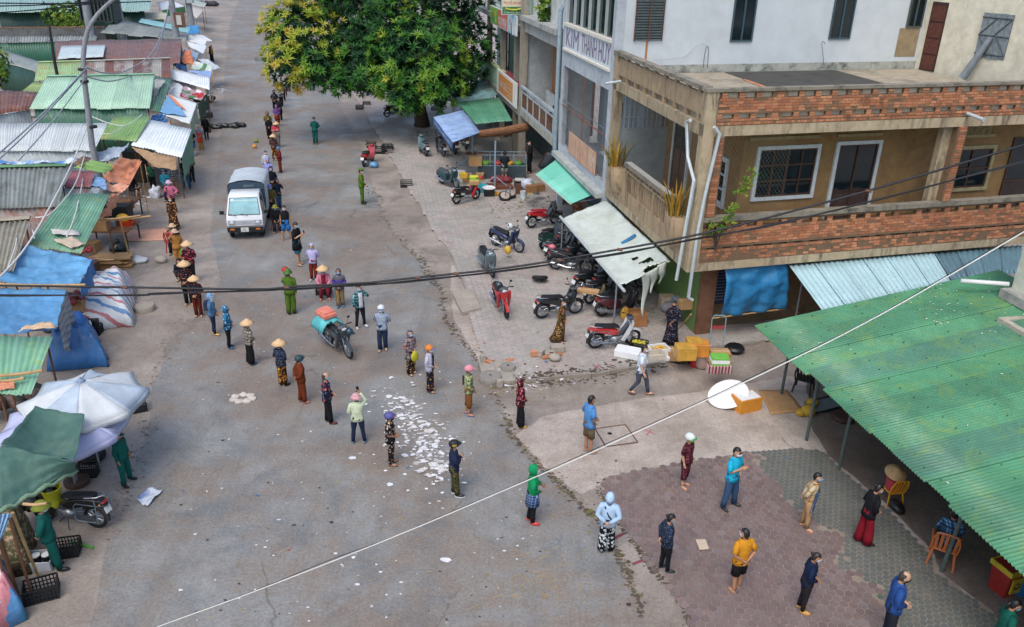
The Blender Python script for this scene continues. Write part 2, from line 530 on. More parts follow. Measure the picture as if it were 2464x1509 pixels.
plaza=[(1444,1163),(1452,1198),(1480,1240),(1502,1276),(1532,1311),(1547,1339),(1567,1364),(1592,1389),(1642,1457),(1662,1507),(1690,1570),(2460,1570),(2420,1509),(2373,1467),(2253,1381),(2238,1334),(2138,1231),(2048,1151),(2018,1127),(1987,1089),(1922,1079),(1847,1086),(1780,1092),(1565,1127),(1452,1150)]
BED=ground_mat('paving_bed',['#7f7568','#8b8072','#93887a','#857a6d'],'#6e6458','#7a7064',.4,False)
plz=tag(sheet('plaza_paving',rag(plaza,.3,.03),BED,.012),kind='structure')
def inside(x,y,poly):
 c=False;n=len(poly);j=n-1
 for i in range(n):
  a,b=poly[i],poly[j]
  if(a.y>y)!=(b.y>y)and x<(b.x-a.x)*(y-a.y)/(b.y-a.y)+a.x:c=not c
  j=i
 return c
def paver_mat(name,cs,attr,moss=None,mamt=.5):
 q=NT(name)
 v=q.n('Attribute',None,attribute_name='tint').outputs['Fac']if attr else q.n('ObjectInfo').outputs['Random']
 geo=q.n('NewGeometry').outputs['Position']
 col=q.ramp(v,[(i/(len(cs)-1),c)for i,c in enumerate(cs)])
 col=q.mix(q.f(q.noise(.5,9,.78,vec=geo,dist=.3),.44,.66,0,.7),col,hv(cs[0],.72))
 col=q.mix(q.f(q.noise(1.4,8,.78,vec=geo),.52,.7,0,.6),col,'#7d7266')
 col=q.mix(q.f(q.noise(5,6,.75,vec=geo),.5,.75,0,.45),col,'#57504b')
 col=q.mix(q.f(q.noise(.28,8,.75,vec=geo),.46,.62,0,.55),col,hv(cs[-2],1.05))
 if moss:col=q.mix(q.f(q.noise(.6,7,.7,vec=geo),.36,.6,0,mamt),col,moss)
 col=q.mix(q.f(q.noise(60,3,.7,vec=geo),.6,.75,0,.25),col,'#bdb2a6')
 return q.set(col,q.f(q.noise(.5,5,vec=geo),.4,.6,.42,.75),q.noise(40,4,vec=geo),.3,.006,spec=.4)
def hexes(poly,s,ang,test=None,far=None):
 xs=[p.x for p in poly];ys=[p.y for p in poly];cx,cy=(min(xs)+max(xs))/2,(min(ys)+max(ys))/2
 Rr=max(max(xs)-min(xs),max(ys)-min(ys))/2*1.45
 ca,sa=math.cos(ang),math.sin(ang);out=[]
 dx=s*1.5;dy=s*math.sqrt(3)
 for i in range(int(-Rr/dx),int(Rr/dx)+1):
  for j in range(int(-Rr/dy),int(Rr/dy)+1):
   x=i*dx;y=j*dy+(dy/2 if i%2 else 0)
   X,Y=cx+x*ca-y*sa,cy+x*sa+y*ca
   if far and Y>far:continue
   if inside(X,Y,poly)and(test is None or test(X,Y)):out.append((X,Y))
 return out
def vis(x,y,m_=20):
 a,b=px(V3((x,y,0)))
 return-m_<a<2464+m_ and-m_<b<1509+m_
def pave(owner,cents,s,ang,z,h,mats,n_ind,k=.93):
 cents.sort(key=lambda c:(V3((c[0],c[1],0))-CAM).length+(0 if vis(*c)else 1000))
 base=MB();n=6
 def hexv(cx,cy,dz,tilt,rot):
  top=[];lo=[]
  for i in range(n):
   a=ang+rot+i*math.pi/3
   r0=s*k
   X,Y=math.cos(a)*r0,math.sin(a)*r0
   top.append((cx+X*.95,cy+Y*.95,z+h+dz+X*tilt[0]+Y*tilt[1]));lo.append((cx+X,cy+Y,z-.004))
  return lo,top
 if n_ind:
  b=MB();lo,tp=hexv(0,0,0,(0,0),0);b.loft([[V3(p)-V3((0,0,z))for p in lo],[V3(p)-V3((0,0,z))for p in tp]],False,True)
  me=b.mesh('paver',mats[0])
  for c in cents[:n_ind]:
   link(me,'paver',owner,(c[0],c[1],z+R.uniform(-.004,.004)),(R.uniform(-.012,.012),R.uniform(-.012,.012),R.uniform(-.03,.03)))
 tint=[]
 for c in cents[n_ind:]:
  lo,tp=hexv(c[0],c[1],R.uniform(-.005,.004),(R.uniform(-.02,.02),R.uniform(-.02,.02)),R.uniform(-.03,.03))
  base.loft([[V3(p)for p in lo],[V3(p)for p in tp]],False,True)
  t_=R.random();tint+=[t_]*7
 o=base.done('paver_field',mats[1],owner)
 at=o.data.attributes.new('tint','FLOAT','FACE');at.data.foreach_set('value',tint[:len(o.data.polygons)])
 o['kind']='stuff'
 return o
pc=['#73625e','#7d6d6a','#867875','#826c66','#786b67','#705f5e','#8a807d']
pz=[gp(*p)for p in plaza]
split=[gp(*p)for p in[(1800,1080),(1857,1149),(1922,1214),(1985,1291),(2055,1371),(2100,1429),(2123,1457),(2180,1575),(2600,1575),(2600,1080)]]
_nr=random.Random(5)
def nz_(x,y):return noise.noise(V3((x*.9,y*.9,7)))*.6+noise.noise(V3((x*3,y*3,2)))*.35+noise.noise(V3((x*11,y*11,2)))*.3
ca_=hexes(pz,.105,rad(24),lambda x,y:not inside(x+nz_(x,y),y,split))
cb_=hexes(pz,.085,rad(40),lambda x,y:inside(x+nz_(x,y),y,split))
pave(plz,ca_,.105,rad(24),.012,.009,(paver_mat('hex_paver',pc,False),paver_mat('hex_paver_field',pc,True)),300)
gc=['#5f6462','#6a6e6b','#666a69','#747069']
pave(plz,cb_,.085,rad(40),.012,.010,(None,paver_mat('mossy_paver_field',gc,True,'#56645c',.4)),0,.88)
pp=[V3(p)for p in pe]+[V3((40,34,0)),V3((20,70,0)),V3((-5,72,0))]
cc_=hexes(pp,.14,rad(10),lambda x,y:vis(x,y)and not(y>60),60)
R.shuffle(cc_);cc_=[c for c in cc_ if not(noise.noise(V3((c[0]*.35,c[1]*.35,3)))>.52)]
pave(pav,cc_,.14,rad(10),PV-.016,.010,(paver_mat('pavement_paver',['#a0958f','#aaa09a','#b3a8a2','#a69b96'],False,'#8a9389',.45),paver_mat('pavement_paver_field',['#a0958f','#aaa09a','#b3a8a2','#a69b96'],True,'#8a9389',.45)),300)
kb=MB()
km=concrete('#8f877c','#5a5348',.5)
for a,b in zip(pe[20:28],pe[21:29]):
 L=(b-a).length;n=max(1,int(L/.55));d=(b-a).normalized();ang=math.atan2(d.y,d.x)
 for i in range(n):
  p=a.lerp(b,(i+.5)/n)
  o=MB();o.box((0,0,0),(L/n-.015,.12,.12));
  if i==0 and a==pe[20]:kroot=thing('kerb','low broken concrete kerb along the front edge of the raised pavement','kerb')
  q=o.done('kerb_stone',km,kroot,loc=(p.x,p.y,.052+R.uniform(-.01,.008)));q.rotation_euler=(R.uniform(-.03,.03),R.uniform(-.02,.02),ang)
def slab(name,px4,z0,h,mat,label,cat):
 P=[gp(*p,z0+h)for p in px4];c=sum(P,V3())/4
 t=thing(name,label,cat,(c.x,c.y,0))
 return t,[p-V3((c.x,c.y,0))for p in P]
t,P=slab('manhole_cover',[T(3,3,800,1100),T(3,3,1090,1060),T(3,3,1210,1230),T(3,3,905,1270)],0,.02,None,'square two piece concrete manhole cover with rusty steel frame','manhole cover')
for i in range(2):
 m_=MB();e=[P[0].lerp(P[1],i*.5+.01),P[0].lerp(P[1],i*.5+.49),P[3].lerp(P[2],i*.5+.49),P[3].lerp(P[2],i*.5+.01)]
 m_.hexa([V3((p.x,p.y,.002))for p in e]+[V3((p.x,p.y,.018))for p in e]);m_.done('cover_plate',LM,t)
m_=MB()
for a,b in zip(P,P[1:]+P[:1]):m_.tube([V3((a.x,a.y,.016)),V3((b.x,b.y,.016))],.02,4)
m_.done('steel_frame',plain('#5b3f33',.8,.3),t)
m_=MB();m_.ell((P[0].lerp(P[2],.35).x,P[0].lerp(P[2],.35).y,.017),(.07,.07,.008),9,4);m_.done('lifting_hole',BLACK,t)
t,P=slab('concrete_slab',[T(2,2,1880,1290),T(2,2,2080,1270),T(2,2,2160,1450),T(2,2,1980,1490)],0,.16,None,'thick pale concrete slab lying at the pavement edge','slab')
m_=MB();m_.hexa([V3((p.x,p.y,0))for p in P]+[V3((p.x,p.y,.16))for p in P]);m_.done('slab_block',concrete('#a39a8f','#6e675d',.4),t)
def scraps(name,mat,n,fn,sz,z=.012,up=.02):
 mb=MB()
 for _ in range(n):
  x,y=fn();c=gp(x,y,0)
  zz=z+(PV if inside(c.x,c.y,pv_poly)else 0)
  s=sz*R.uniform(.4,1.5)*(1 if R.random()>.15 else 1.8);k=R.randint(5,8);a0=R.random()*6
  asp=R.uniform(.4,1)
  ring=[V3((c.x+math.cos(a0+i*6.283/k)*s*R.uniform(.45,1),c.y+math.sin(a0+i*6.283/k)*s*asp*R.uniform(.45,1),zz+R.uniform(0,up)))for i in range(k)]
  ctr=V3((c.x,c.y,zz+R.uniform(0,up)))
  b=len(mb.v);mb.v+=[tuple(p)for p in ring]+[tuple(ctr)]
  for i in range(k):mb.f.append([b+i,b+(i+1)%k,b+k]);mb.m.append(0)
 return tag(mb.done(name,mat),kind='stuff')
paper=plain('#d9dadb',.7,.12,9)
def blob(cx,cy,sx,sy):return lambda:(R.gauss(cx,sx),R.gauss(cy,sy))
def streak():
 t_=R.random();return(R.gauss(945+130*t_,26),R.gauss(965+165*t_,24))
scraps('paper_litter',paper,150,streak,.07)
scraps('paper_litter',plain('#b9b5b0',.8,.3,12),260,streak,.05,up=.006)
scraps('paper_litter',paper,75,lambda:(R.gauss(985,75),R.gauss(1040,95)),.055)
scraps('paper_litter',paper,26,blob(530,215,16,6),.14)
scraps('paper_litter',paper,30,blob(345,478,22,12),.1)
scraps('paper_litter',paper,60,blob(1265,925,45,14),.04)
scraps('paper_litter',plain('#c9c8c5',.8,.25,12),18,streak,.13,up=.04)
scraps('coloured_litter',plain('#3f78a8',.6,.3),26,lambda:(R.uniform(400,1900),R.uniform(400,1300)),.04)
scraps('coloured_litter',plain('#b0553c',.6,.3),30,lambda:(R.uniform(400,1900),R.uniform(400,1400)),.03)
scraps('coloured_litter',plain('#b59a35',.6,.3),26,lambda:(R.uniform(900,2000),R.uniform(300,1000)),.04)
scraps('road_litter',paper,330,lambda:(R.uniform(420,1300),R.uniform(240,1500)),.028,up=.008)
scraps('leaf_litter',plain('#9a8a5a',.8,.5,9),520,lambda:(R.uniform(380,2000),R.uniform(230,1500)),.026,up=.006)
scraps('leaf_litter',plain('#6d6a35',.8,.5,9),110,blob(1240,505,45,14),.05)
scraps('dark_litter',plain('#3c3733',.8,.4,9),300,lambda:(R.uniform(380,2300),R.uniform(240,1500)),.03,up=.006)
sm=MB()
for _ in range(330):
 x,y=R.choice([(R.gauss(1620,0),0)]and[(R.uniform(420,1500),R.uniform(700,1500)),(R.gauss(1270,60),R.gauss(930,25)),(R.gauss(1300,60),R.gauss(1400,40))])
 c=gp(x,y,.01);a=R.random()*6.28;L=R.uniform(.05,.2)
 d=V3((math.cos(a),math.sin(a),0))*L
 if inside(c.x,c.y,pv_poly):c.z+=PV
 sm.tube([c,c+d*.5+V3((0,0,.01)),c+d*1.0+V3((d.y*.3,-d.x*.3,0))],.004,3)
tag(sm.done('straw_litter',plain('#b89f6c',.8,.3)),kind='stuff')
for nm,pts in(('red paint cross on the pale concrete beside the manhole cover',[(1250,1100,1370,1150),(1290,1165,1340,1110)]),('red paint cross on the green stained pavement by the front kerb',[(775,480,850,528),(790,525,840,485)])):
 mb=MB()
 for i,(a,b,c,d)in enumerate(pts):
  zz=.012 if i or 'manhole' in nm else.012
  zz+=PV if 'kerb' in nm else 0
  A=TG(3,3,a,b,zz);B=TG(3,3,c,d,zz);n_=(B-A).cross(V3((0,0,1))).normalized()*.02
  zi=V3((0,0,.003*i))
  mb.hexa([A-n_+zi,B-n_+zi,B+n_+zi,A+n_+zi]+[p+zi+V3((0,0,.002))for p in(A-n_,B-n_,B+n_,A+n_)])
 tag(mb.done('paint_mark',plain('#a8656c',.8,.3)),nm,'paint mark')
mb=MB()
for a,b,c,d in((985,655,1080,605),(1160,905,1270,860)):
 A=TG(3,4,a,b,.014);B=TG(3,4,c,d,.014);n_=(B-A).cross(V3((0,0,1))).normalized()*.035
 mb.hexa([A-n_,B-n_,B+n_,A+n_]+[p+V3((0,0,.003))for p in(A-n_,B-n_,B+n_,A+n_)])
tag(mb.done('paint_line',plain('#7d3f49',.8,.3)),'two dark red paint bars across the broken concrete strip by the plaza','paint mark')
def along(pts,sg):
 def fn():
  i=R.randrange(len(pts)-1);a,b=pts[i],pts[i+1];t_=R.random();return(a[0]+(b[0]-a[0])*t_+R.gauss(0,sg),a[1]+(b[1]-a[1])*t_+R.gauss(0,sg))
 return fn
near_r=road_r[:24];near_l=road_l[8:24]
scraps('edge_dirt',plain('#5a4f43',.9,.5,9),700,along(near_r,5),.05,z=.008,up=.01)
scraps('edge_dirt',plain('#8d7f6c',.9,.4,9),500,along(near_r,9),.04,z=.008,up=.01)
scraps('edge_dirt',plain('#75695d',.9,.4,9),420,along(near_l,16),.032,z=.008,up=.006)
scraps('edge_dirt',plain('#6b6a3c',.9,.5,9),160,along(near_r,6),.04,z=.01,up=.015)
scraps('edge_dirt',plain('#5a4f43',.9,.5,9),320,along([(1444,1163),(1452,1198),(1480,1240),(1502,1276),(1532,1311),(1547,1339),(1567,1364),(1592,1389),(1642,1457),(1662,1507)],6),.035,z=.012,up=.01)
scraps('edge_dirt',plain('#4f463c',.9,.5,9),500,along([(1200,920),(1290,916),(1339,909),(1422,905),(1512,890),(1607,872),(1700,850)],9),.05,z=.006,up=.01)
# houses on the right
O_=gp(1652,656,2.7);O_.z=0
AU,AV=rad(16),rad(12)
U_=V3((math.cos(AU),math.sin(AU),0));W_=V3((-math.sin(AV),math.cos(AV),0))
NF=V3((math.sin(AU),-math.cos(AU),0))
NS=V3((-math.cos(AV),-math.sin(AV),0))
UP=V3((0,0,1))
def B(u,v,z):return O_+U_*u+W_*v+UP*z
def FP(x,y,v):
 q=onpl((x,y),O_+W_*v,NF)-O_-W_*v
 return V3((q.x,q.y,0)).dot(U_),q.z
def SP(x,y,u):
 q=onpl((x,y),O_+U_*u,NS)-O_-U_*u
 return V3((q.x,q.y,0)).dot(W_),q.z
class BB(MB):
 def bx(s,u0,u1,v0,v1,z0,z1,k=None):
  s.hexa([B(u0,v0,z0),B(u1,v0,z0),B(u1,v1,z0),B(u0,v1,z0),B(u0,v0,z1),B(u1,v0,z1),B(u1,v1,z1),B(u0,v1,z1)],k)
  return s
def part(name,mat,parent,*bxs):
 b=BB()
 for q in bxs:b.bx(*q)
 return b.done(name,mat,parent)
OCHRE=concrete('#957850','#5d4a32',.5,.9,.85,moss='#6b5a3e')
OLDC=concrete('#b5a589','#3f3c32',.8,1.5,.9,streak=1,moss='#5b6140')
COPE=concrete('#8c8678','#34352f',.8,2.0,.9,moss='#59614a')
PLAST=concrete('#b09a7c','#4b4234',.8,1.6,.9,streak=1)
MORT=concrete('#7e6650','#4a4032',.7,2.5,.95)
BRICKS=[concrete(c,'#5a4a3a',.7,3.5,.9,moss='#77714f')for c in('#bd7f5c','#b07252','#c98d68','#a36a4f','#967259')]
TERR=concrete('#a49a88','#56564a',.75,.6,.9,moss='#3c4038')
WHW=plain('#c4cdd1',.8,.07,1.6,bump=.15,dirt='#a9b2b0',dsc=.7,damt=.35)
CREAM=concrete('#d6d2be','#a9a58f',.4,.7,.8)
GREYW=concrete('#b3bcc2','#7d868c',.5,.9,.8)
WTRIM=plain('#c9d2d2',.6,.15,5)
BROWNW=plain('#4a3326',.6,.4,8)
GLS=glass()
ha=thing('brick_house','two storey corner house with weathered orange brick balcony and flat roof terrace','house',tuple(O_))
ha_inv=Matrix.Translation(-O_)
def fix(root):
 for o in root.children:
  if o.get('_fx'):continue
  o['_fx']=1
def adopt(root,org):
 """parts were built in world space: shift their frame to the root"""
 for o in list(root.children):
  if o.matrix_parent_inverse==Matrix.Identity(4)and o.location.length==0:
   o.location=-V3(org)
UM=13.4;VM=8.45
part('balcony_slab',OLDC,ha,(0,UM,0,1.5,2.7,2.97),(0,2.2,1.5,VM,2.7,2.97))
part('ground_floor_wall',MORT,ha,(2.2,UM,1.25,1.5,0,2.7),(1.0,1.25,1.5,VM,0,2.7))
part('corner_column',concrete('#7c5a45','#43342a',.6,2),ha,(.95,1.5,.75,1.25,0,2.7))
part('plaster_dado',concrete('#6e6049','#453d30',.6,1.5),ha,(1.52,3.8,1.2,1.248,.1,1.25))
part('back_wall',OCHRE,ha,(2.4,UM,1.5,1.7,2.97,6.9),(2.2,2.4,1.5,VM,2.97,6.9))
part('floor',concrete('#8d6a50','#5c4636',.5),ha,(.05,UM,.05,1.5,2.97,3.0),(.05,2.2,1.5,VM,2.97,3.0))
part('roof_beam',OLDC,ha,(.36,UM,0,.25,6.9,7.2),(0,.36,0,VM,6.9,7.25))
part('ceiling',OCHRE,ha,(.36,UM,.25,2,7.0,7.2),(.36,2.5,2,VM,7.0,7.2))
part('terrace',TERR,ha,(.2,UM,.2,VM,7.203,7.42))
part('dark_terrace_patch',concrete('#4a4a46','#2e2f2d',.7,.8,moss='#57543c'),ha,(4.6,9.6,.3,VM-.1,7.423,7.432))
part('terrace_edge_strip',BRICKS[2],ha,(4.45,4.6,1.5,6.5,7.424,7.45))
part('coping',COPE,ha,(-.04,UM,-.05,.2,8.17,8.26),(-.06,.24,.2,VM,8.18,8.3))
part('balustrade_coping',COPE,ha,(.36,UM,-.06,.2,4.3,4.45),(-.06,.22,1.9,6.3,4.46,4.6));part('tile_strip',concrete('#b9bab2','#7d7c72',.5,5),ha,(-.03,.19,1.95,6.25,4.603,4.615))
part('pillar',OLDC,ha,(0,.36,-.02,.3,2.97,8.17));part('pillar',OLDC,ha,(0,.3,8.05,VM,2.97,8.17))
part('pillar',OLDC,ha,(8.62,8.95,.25,.5,2.97,6.9))
sp=BB()
sp.bx(.06,.18,.3,8.05,7.46,8.06)
for i in range(9):
 v=.6+i*.93
 sp.bx(.06,.18,v,v+.13,7.25,7.46);sp.bx(.06,.18,v,v+.2,8.06,8.18)
sp.done('side_parapet',PLAST,ha)
sb=BB()
sb.bx(.03,.2,.3,8.05,2.97,3.5);sb.bx(.03,.2,1.9,6.3,4.22,4.3)
for i in range(12):
 v=1.9+i*.4;sb.bx(.03,.2,v,v+.1,4.3,4.46)
for v in(1.9,3.35,4.8,6.2):sb.bx(.03,.2,v,v+.12,3.5,4.22)
for v in(.3,6.3):sb.bx(.03,.2,v,v+1.62,3.5,4.2)
sb.done('side_balustrade',PLAST,ha)
for i in range(20):
 v=2.09+i*.212
 if abs((v-3.35))<.1 or abs(v-4.8)<.1:continue
 part('baluster',PLAST,ha,(.08,.14,v,v+.065,3.5,4.22))
for v in(1.05,7.15):
 pm=MB();rings=[]
 for z,r_ in((3.25,.32),(3.45,.5),(3.8,.62),(4.1,.66),(4.24,.66)):
  rings.append([B(.1-max(0,math.cos(a))*r_*.75,v+math.sin(a)*r_*1.05,z)for a in[math.pi*2*i/16 for i in range(16)]])
 pm.loft(rings);pm.done('planter',PLAST,ha,40)
mb=BB()
mb.bx(.36,UM,0,.16,2.97,3.41);mb.bx(.36,UM,0,.16,3.53,4.07);mb.bx(.36,UM,0,.16,4.22,4.3)
mb.bx(.36,UM,-.03,.16,3.47,3.53)
mb.bx(.36,UM,0,.16,7.2,7.4);mb.bx(.36,UM,0,.16,7.56,7.98);mb.bx(.36,UM,0,.16,8.14,8.17);mb.bx(.36,UM,-.02,.16,7.54,7.575)
u=.36;i=0
while u<UM:
 wd=.5 if i%4==3 else.19
 mb.bx(u,min(UM,u+wd),0,.16,7.4,7.54);mb.bx(u+.1,min(UM,u+.1+wd),0,.16,7.98,8.14)
 mb.bx(u,min(UM,u+.22),0,.16,3.41,3.47);mb.bx(u+.2,min(UM,u+.4),0,.16,4.07,4.22)
 u+=wd+.36;i+=1
mb.done('mortar_wall',MORT,ha)
part('slot_infill',concrete('#c3b7a4','#8a8070',.5,3),ha,(.4,UM-.02,.09,.15,7.405,7.535));part('slot_infill',concrete('#c3b7a4','#8a8070',.5,3),ha,(.4,UM-.02,.09,.15,7.985,8.135))
bricks=[]
def row(z,h,w_,pat=0,u0=.4,u1=UM,drop=.0,off=0,d=.014):
 u=u0+off;
 while u<u1-.05:
  ww=w_*R.uniform(.88,1.08)
  if R.random()>drop:bricks.append((u+ww/2,z,ww-.014,h-.012,d))
  u+=ww
def rows(z0,z1,h,drop=.03):
 n=round((z1-z0)/h)
 for i in range(n):row(z0+(i+.5)*h,h,.225,off=.11*(i%2),drop=drop)
rows(3.53,4.07,.09,.06);row(3.35,.1,.11,drop=.05);rows(3.0,3.28,.09,.45)
rows(7.575,7.98,.081,.05);row(7.36,.08,.225,drop=.06);row(7.26,.08,.11,drop=.03)
u=.36;i=0
while u<UM-.2:
 wd=.5 if i%4==3 else.19
 for q in range(2):
  bricks.append((u+wd/2,7.435+q*.07,min(wd-.02,.22),.06,.014));bricks.append((u+.1+wd/2,8.02+q*.08,min(wd-.02,.22),.065,.014))
  bricks.append((u+.3,4.11+q*.075,.19,.065,.014))
 u+=wd+.36;i+=1
for uu in(.42,9.0):
 z=4.47 if uu<1 else 4.47
 while z<6.88:
  bricks.append((uu+.13,z+.04,.25*R.uniform(.92,1.03),.072,.03));z+=.084
part('mortar_pier',MORT,ha,(.37,.72,-.01,.25,4.45,6.9));part('mortar_pier',MORT,ha,(8.95,9.3,-.01,.25,4.45,6.9))
bricks.sort(key=lambda b:b[0]+abs(b[1]-4)*.01)
def unit(sz=1):
 q=MB();x=.5;y=.5
 q.loft([[V3((-x,0,-y)),V3((x,0,-y)),V3((x,0,y)),V3((-x,0,y))][::-1],[V3((-x*.97,-1,-y*.93)),V3((x*.98,-1,-y*.95)),V3((x*.96,-1,y*.94)),V3((-x*.98,-1,y*.95))][::-1]],False,True)
 return q
bmes=[unit().mesh('brick',m_)for m_ in BRICKS]
rest=[MB()for _ in BRICKS]
for i,(u,z,w_,h,d)in enumerate(bricks):
 k=R.choice([0,0,1,1,2,2,3,4]);dd=d*R.uniform(.5,1.25);rot=R.uniform(-.02,.02)
 c=B(u,0,z)+NF*(.01 if d>.02 else 0)
 if i<300:
  o=link(bmes[k],'brick',ha,tuple(c),(rot*.3,rot,AU+rot*.5),(w_,dd,h))
  o['_w']=1;o.location=c-O_
 else:
  Mx=Matrix.Rotation(AU,3,'Z')@Matrix.Rotation(rot,3,'Y')
  q=unit();rest[k].add([c+Mx@V3((p[0]*w_,p[1]*dd,p[2]*h))for p in q.v],q.f)
allb=MB()
for k,q in enumerate(rest):allb.k=k;allb.add(q.v,q.f)
bo=allb.done('brick_field',BRICKS,ha);bo['kind']='stuff'
nb=MB();cell=.13
def strip(a,b,n_):
 t_=(b-a).cross(n_).normalized()*(.003 if n_ is NS else.0016)
 nb.add([a-t_,b-t_,b+t_,a+t_],[(0,1,2,3)])
z0,z1=2.8,8.1
for L,fn,n_ in((VM-.1,lambda s_,z:B(-.07,s_,z),NS),(2.6,lambda s_,z:B(.36+s_,-.09,z),NF)):
 H_=(z1 if n_ is NS else 6.9)-(z0 if n_ is NS else 4.5);zb=z0 if n_ is NS else 4.5
 s_=-H_
 while s_<L:
  for sg in(1,-1):
   a0,a1=max(0,s_),min(L,s_+H_*.75)
   if a1>a0:
    za,zc=(a0-s_)/.75,(a1-s_)/.75
    za,zc=min(za,H_),min(zc,H_)
    if sg<0:za,zc=H_-za,H_-zc
    strip(fn(a0,zb+za),fn(a1,zb+zc),n_)
  s_+=cell
nb.done('wire_netting',plain('#8b8473',.6,.3,metal=.3),ha)['kind']='stuff'
def frame_window(parent,P4,n_,trim,inner,nx=2,ny=1,d=.09,wf=.12,name='window',panel=None,bars=None,glassm=None):
 """P4: lower-left, lower-right, upper-right, upper-left on the wall; n_: outward"""
 a,b,c,e=map(V3,P4);out=[]
 X=(b-a);Y=(e-a);ex=X.normalized();ey=Y.normalized();W0,H0=X.length,Y.length
 def bb(m_,x0,x1,y0,y1,d0,d1):
  m_.hexa([a+ex*x+ey*y+n_*q for q in(d0,d1)for x,y in((x0,y0),(x1,y0),(x1,y1),(x0,y1))])
 root=None
 if trim:
  m_=MB();bb(m_,0,wf,0,H0,.004,d);bb(m_,W0-wf,W0,0,H0,.004,d);bb(m_,wf,W0-wf,H0-wf,H0,.004,d);
  if name=='window':bb(m_,wf,W0-wf,0,wf,.004,d)
  root=m_.done(name,trim,parent)
 f0=wf if trim else 0;y0=f0 if name=='window' else 0
 iw,ih=W0-2*f0,H0-f0-y0
 fm=.055
 m_=MB()
 bb(m_,f0,f0+fm,y0,y0+ih,.01,.06);bb(m_,f0+iw-fm,f0+iw,y0,y0+ih,.01,.06);bb(m_,f0+fm,f0+iw-fm,y0,y0+fm,.01,.06);bb(m_,f0+fm,f0+iw-fm,y0+ih-fm,y0+ih,.01,.06)
 for i in range(1,nx):bb(m_,f0+iw*i/nx-fm/2,f0+iw*i/nx+fm/2,y0+fm,y0+ih-fm,.01,.062)
 for i in range(1,ny):bb(m_,f0+fm,f0+iw-fm,y0+ih*i/ny-fm/2,y0+ih*i/ny+fm/2,.01,.058)
 fr=m_.done('frame' if root else name,inner,root or parent)
 root=root or fr
 for i in range(nx):
  for j in range(ny):
   m_=MB();bb(m_,f0+iw*i/nx+.03,f0+iw*(i+1)/nx-.03,y0+ih*j/ny+.03,y0+ih*(j+1)/ny-.03,.006,.02)
   pm_=panel if(panel and j<ny*.5)else(glassm or GLS)
   m_.done('panel' if pm_ is panel else 'pane',pm_,root)
 if bars:
  m_=MB();n=int(iw/.13)
  for i in range(1,n):m_.tube([a+ex*(f0+iw*i/n)+ey*y0+n_*.075,a+ex*(f0+iw*i/n)+ey*(y0+ih)+n_*.075],.008,4)
  m_.done('bars',bars,root)['kind']='stuff'
 return root
def fw(parent,x0,y0,x1,y1,v,base=None,**k):
 u0,zt=FP(x0,y0,v);u1,zb=FP(x1,y1,v)
 u0b,_=FP(x0,y1,v)
 if base is not None:zb=base
 return frame_window(parent,[B(u0,v,zb),B(u1,v,zb),B(u1,v,zt),B(u0,v,zt)],NF,**k)
fw(ha,1822,352,1952,474,1.5,trim=WTRIM,inner=BROWNW,nx=4,ny=3)
fw(ha,2013,340,2090,490,1.5,base=3.0,trim=WTRIM,inner=BROWNW,nx=2,ny=2,name='door',panel=plain('#4b3a34',.6,.4))
fw(ha,2290,352,2368,455,1.5,trim=plain('#a39a72',.7,.3),inner=BROWNW,nx=2,ny=2)
fw(ha,2440,330,2540,470,1.5,base=3.0,trim=None,inner=BROWNW,nx=2,ny=2,name='door',panel=plain('#3a2d2a',.6,.4))
for x0,x1,y in((1805,1970,330),(2013,2120,322),(2290,2390,325)):
 u0,zz=FP(x0,y,1.5);u1,_=FP(x1,y,1.5)
 part('lintel',plain('#9d8f68',.8,.3),ha,(u0,u1,1.4,1.498,zz-.1,zz))
u0,zz=FP(2320,312,1.5)
part('vent_frame',plain('#8d8160',.8,.3),ha,(u0-.1,u0+1.1,1.44,1.498,zz-.28,zz+.12))
for i in range(3):
 q=MB();c=B(u0+.16+i*.34,1.43,zz-.08)
 q.tube([c+U_*(.12*math.cos(a))+UP*(.12*math.sin(a))for a in[k*math.pi/6 for k in range(13)]],.025,5,cap=False);q.done('vent_ring',plain('#a3966f',.8,.2),ha)
def sw(parent,x0,x1,y0,y1,u,base=None,n_=NS,**k):
 v0,zt=SP(x0,y0,u);v1,_=SP(x1,y0,u)
 zb=base if base is not None else SP(x0,y1,u)[1]
 return frame_window(parent,[B(u,v0,zb),B(u,v1,zb),B(u,v1,zt),B(u,v0,zt)],n_,**k)
def swz(parent,v0,v1,z0,z1,u,**k):
 return frame_window(parent,[B(u,v1,z0),B(u,v0,z0),B(u,v0,z1),B(u,v1,z1)],NS,**k)
swz(ha,5.5,7.1,3.0,6.0,2.2,trim=WTRIM,inner=BROWNW,nx=2,ny=3,name='door',panel=plain('#5a4133',.6,.4))
swz(ha,2.3,3.3,3.9,5.6,2.2,trim=WTRIM,inner=WTRIM,nx=1,ny=3)
part('partition_panel',concrete('#8f9da2','#6b7a7e',.5,1.2),ha,(.3,2.2,7.85,7.9,3.0,5.5))
m_=BB()
for i in range(10):m_.bx(.35+i*.19,.39+i*.19,7.86,7.89,5.5,6.85)
for z in(5.9,6.3):m_.bx(.3,2.2,7.85,7.858,z,z+.035)
m_.done('grille',plain('#a5b4b8',.5,.2),ha)
part('bottom_shutter',stripes(['#5f7c45','#6c8a4e','#54703e'],9,2),ha,(.93,.997,.9,6.5,.1,2.3))
PIPE=plain('#b7c3c6',.35,.12)
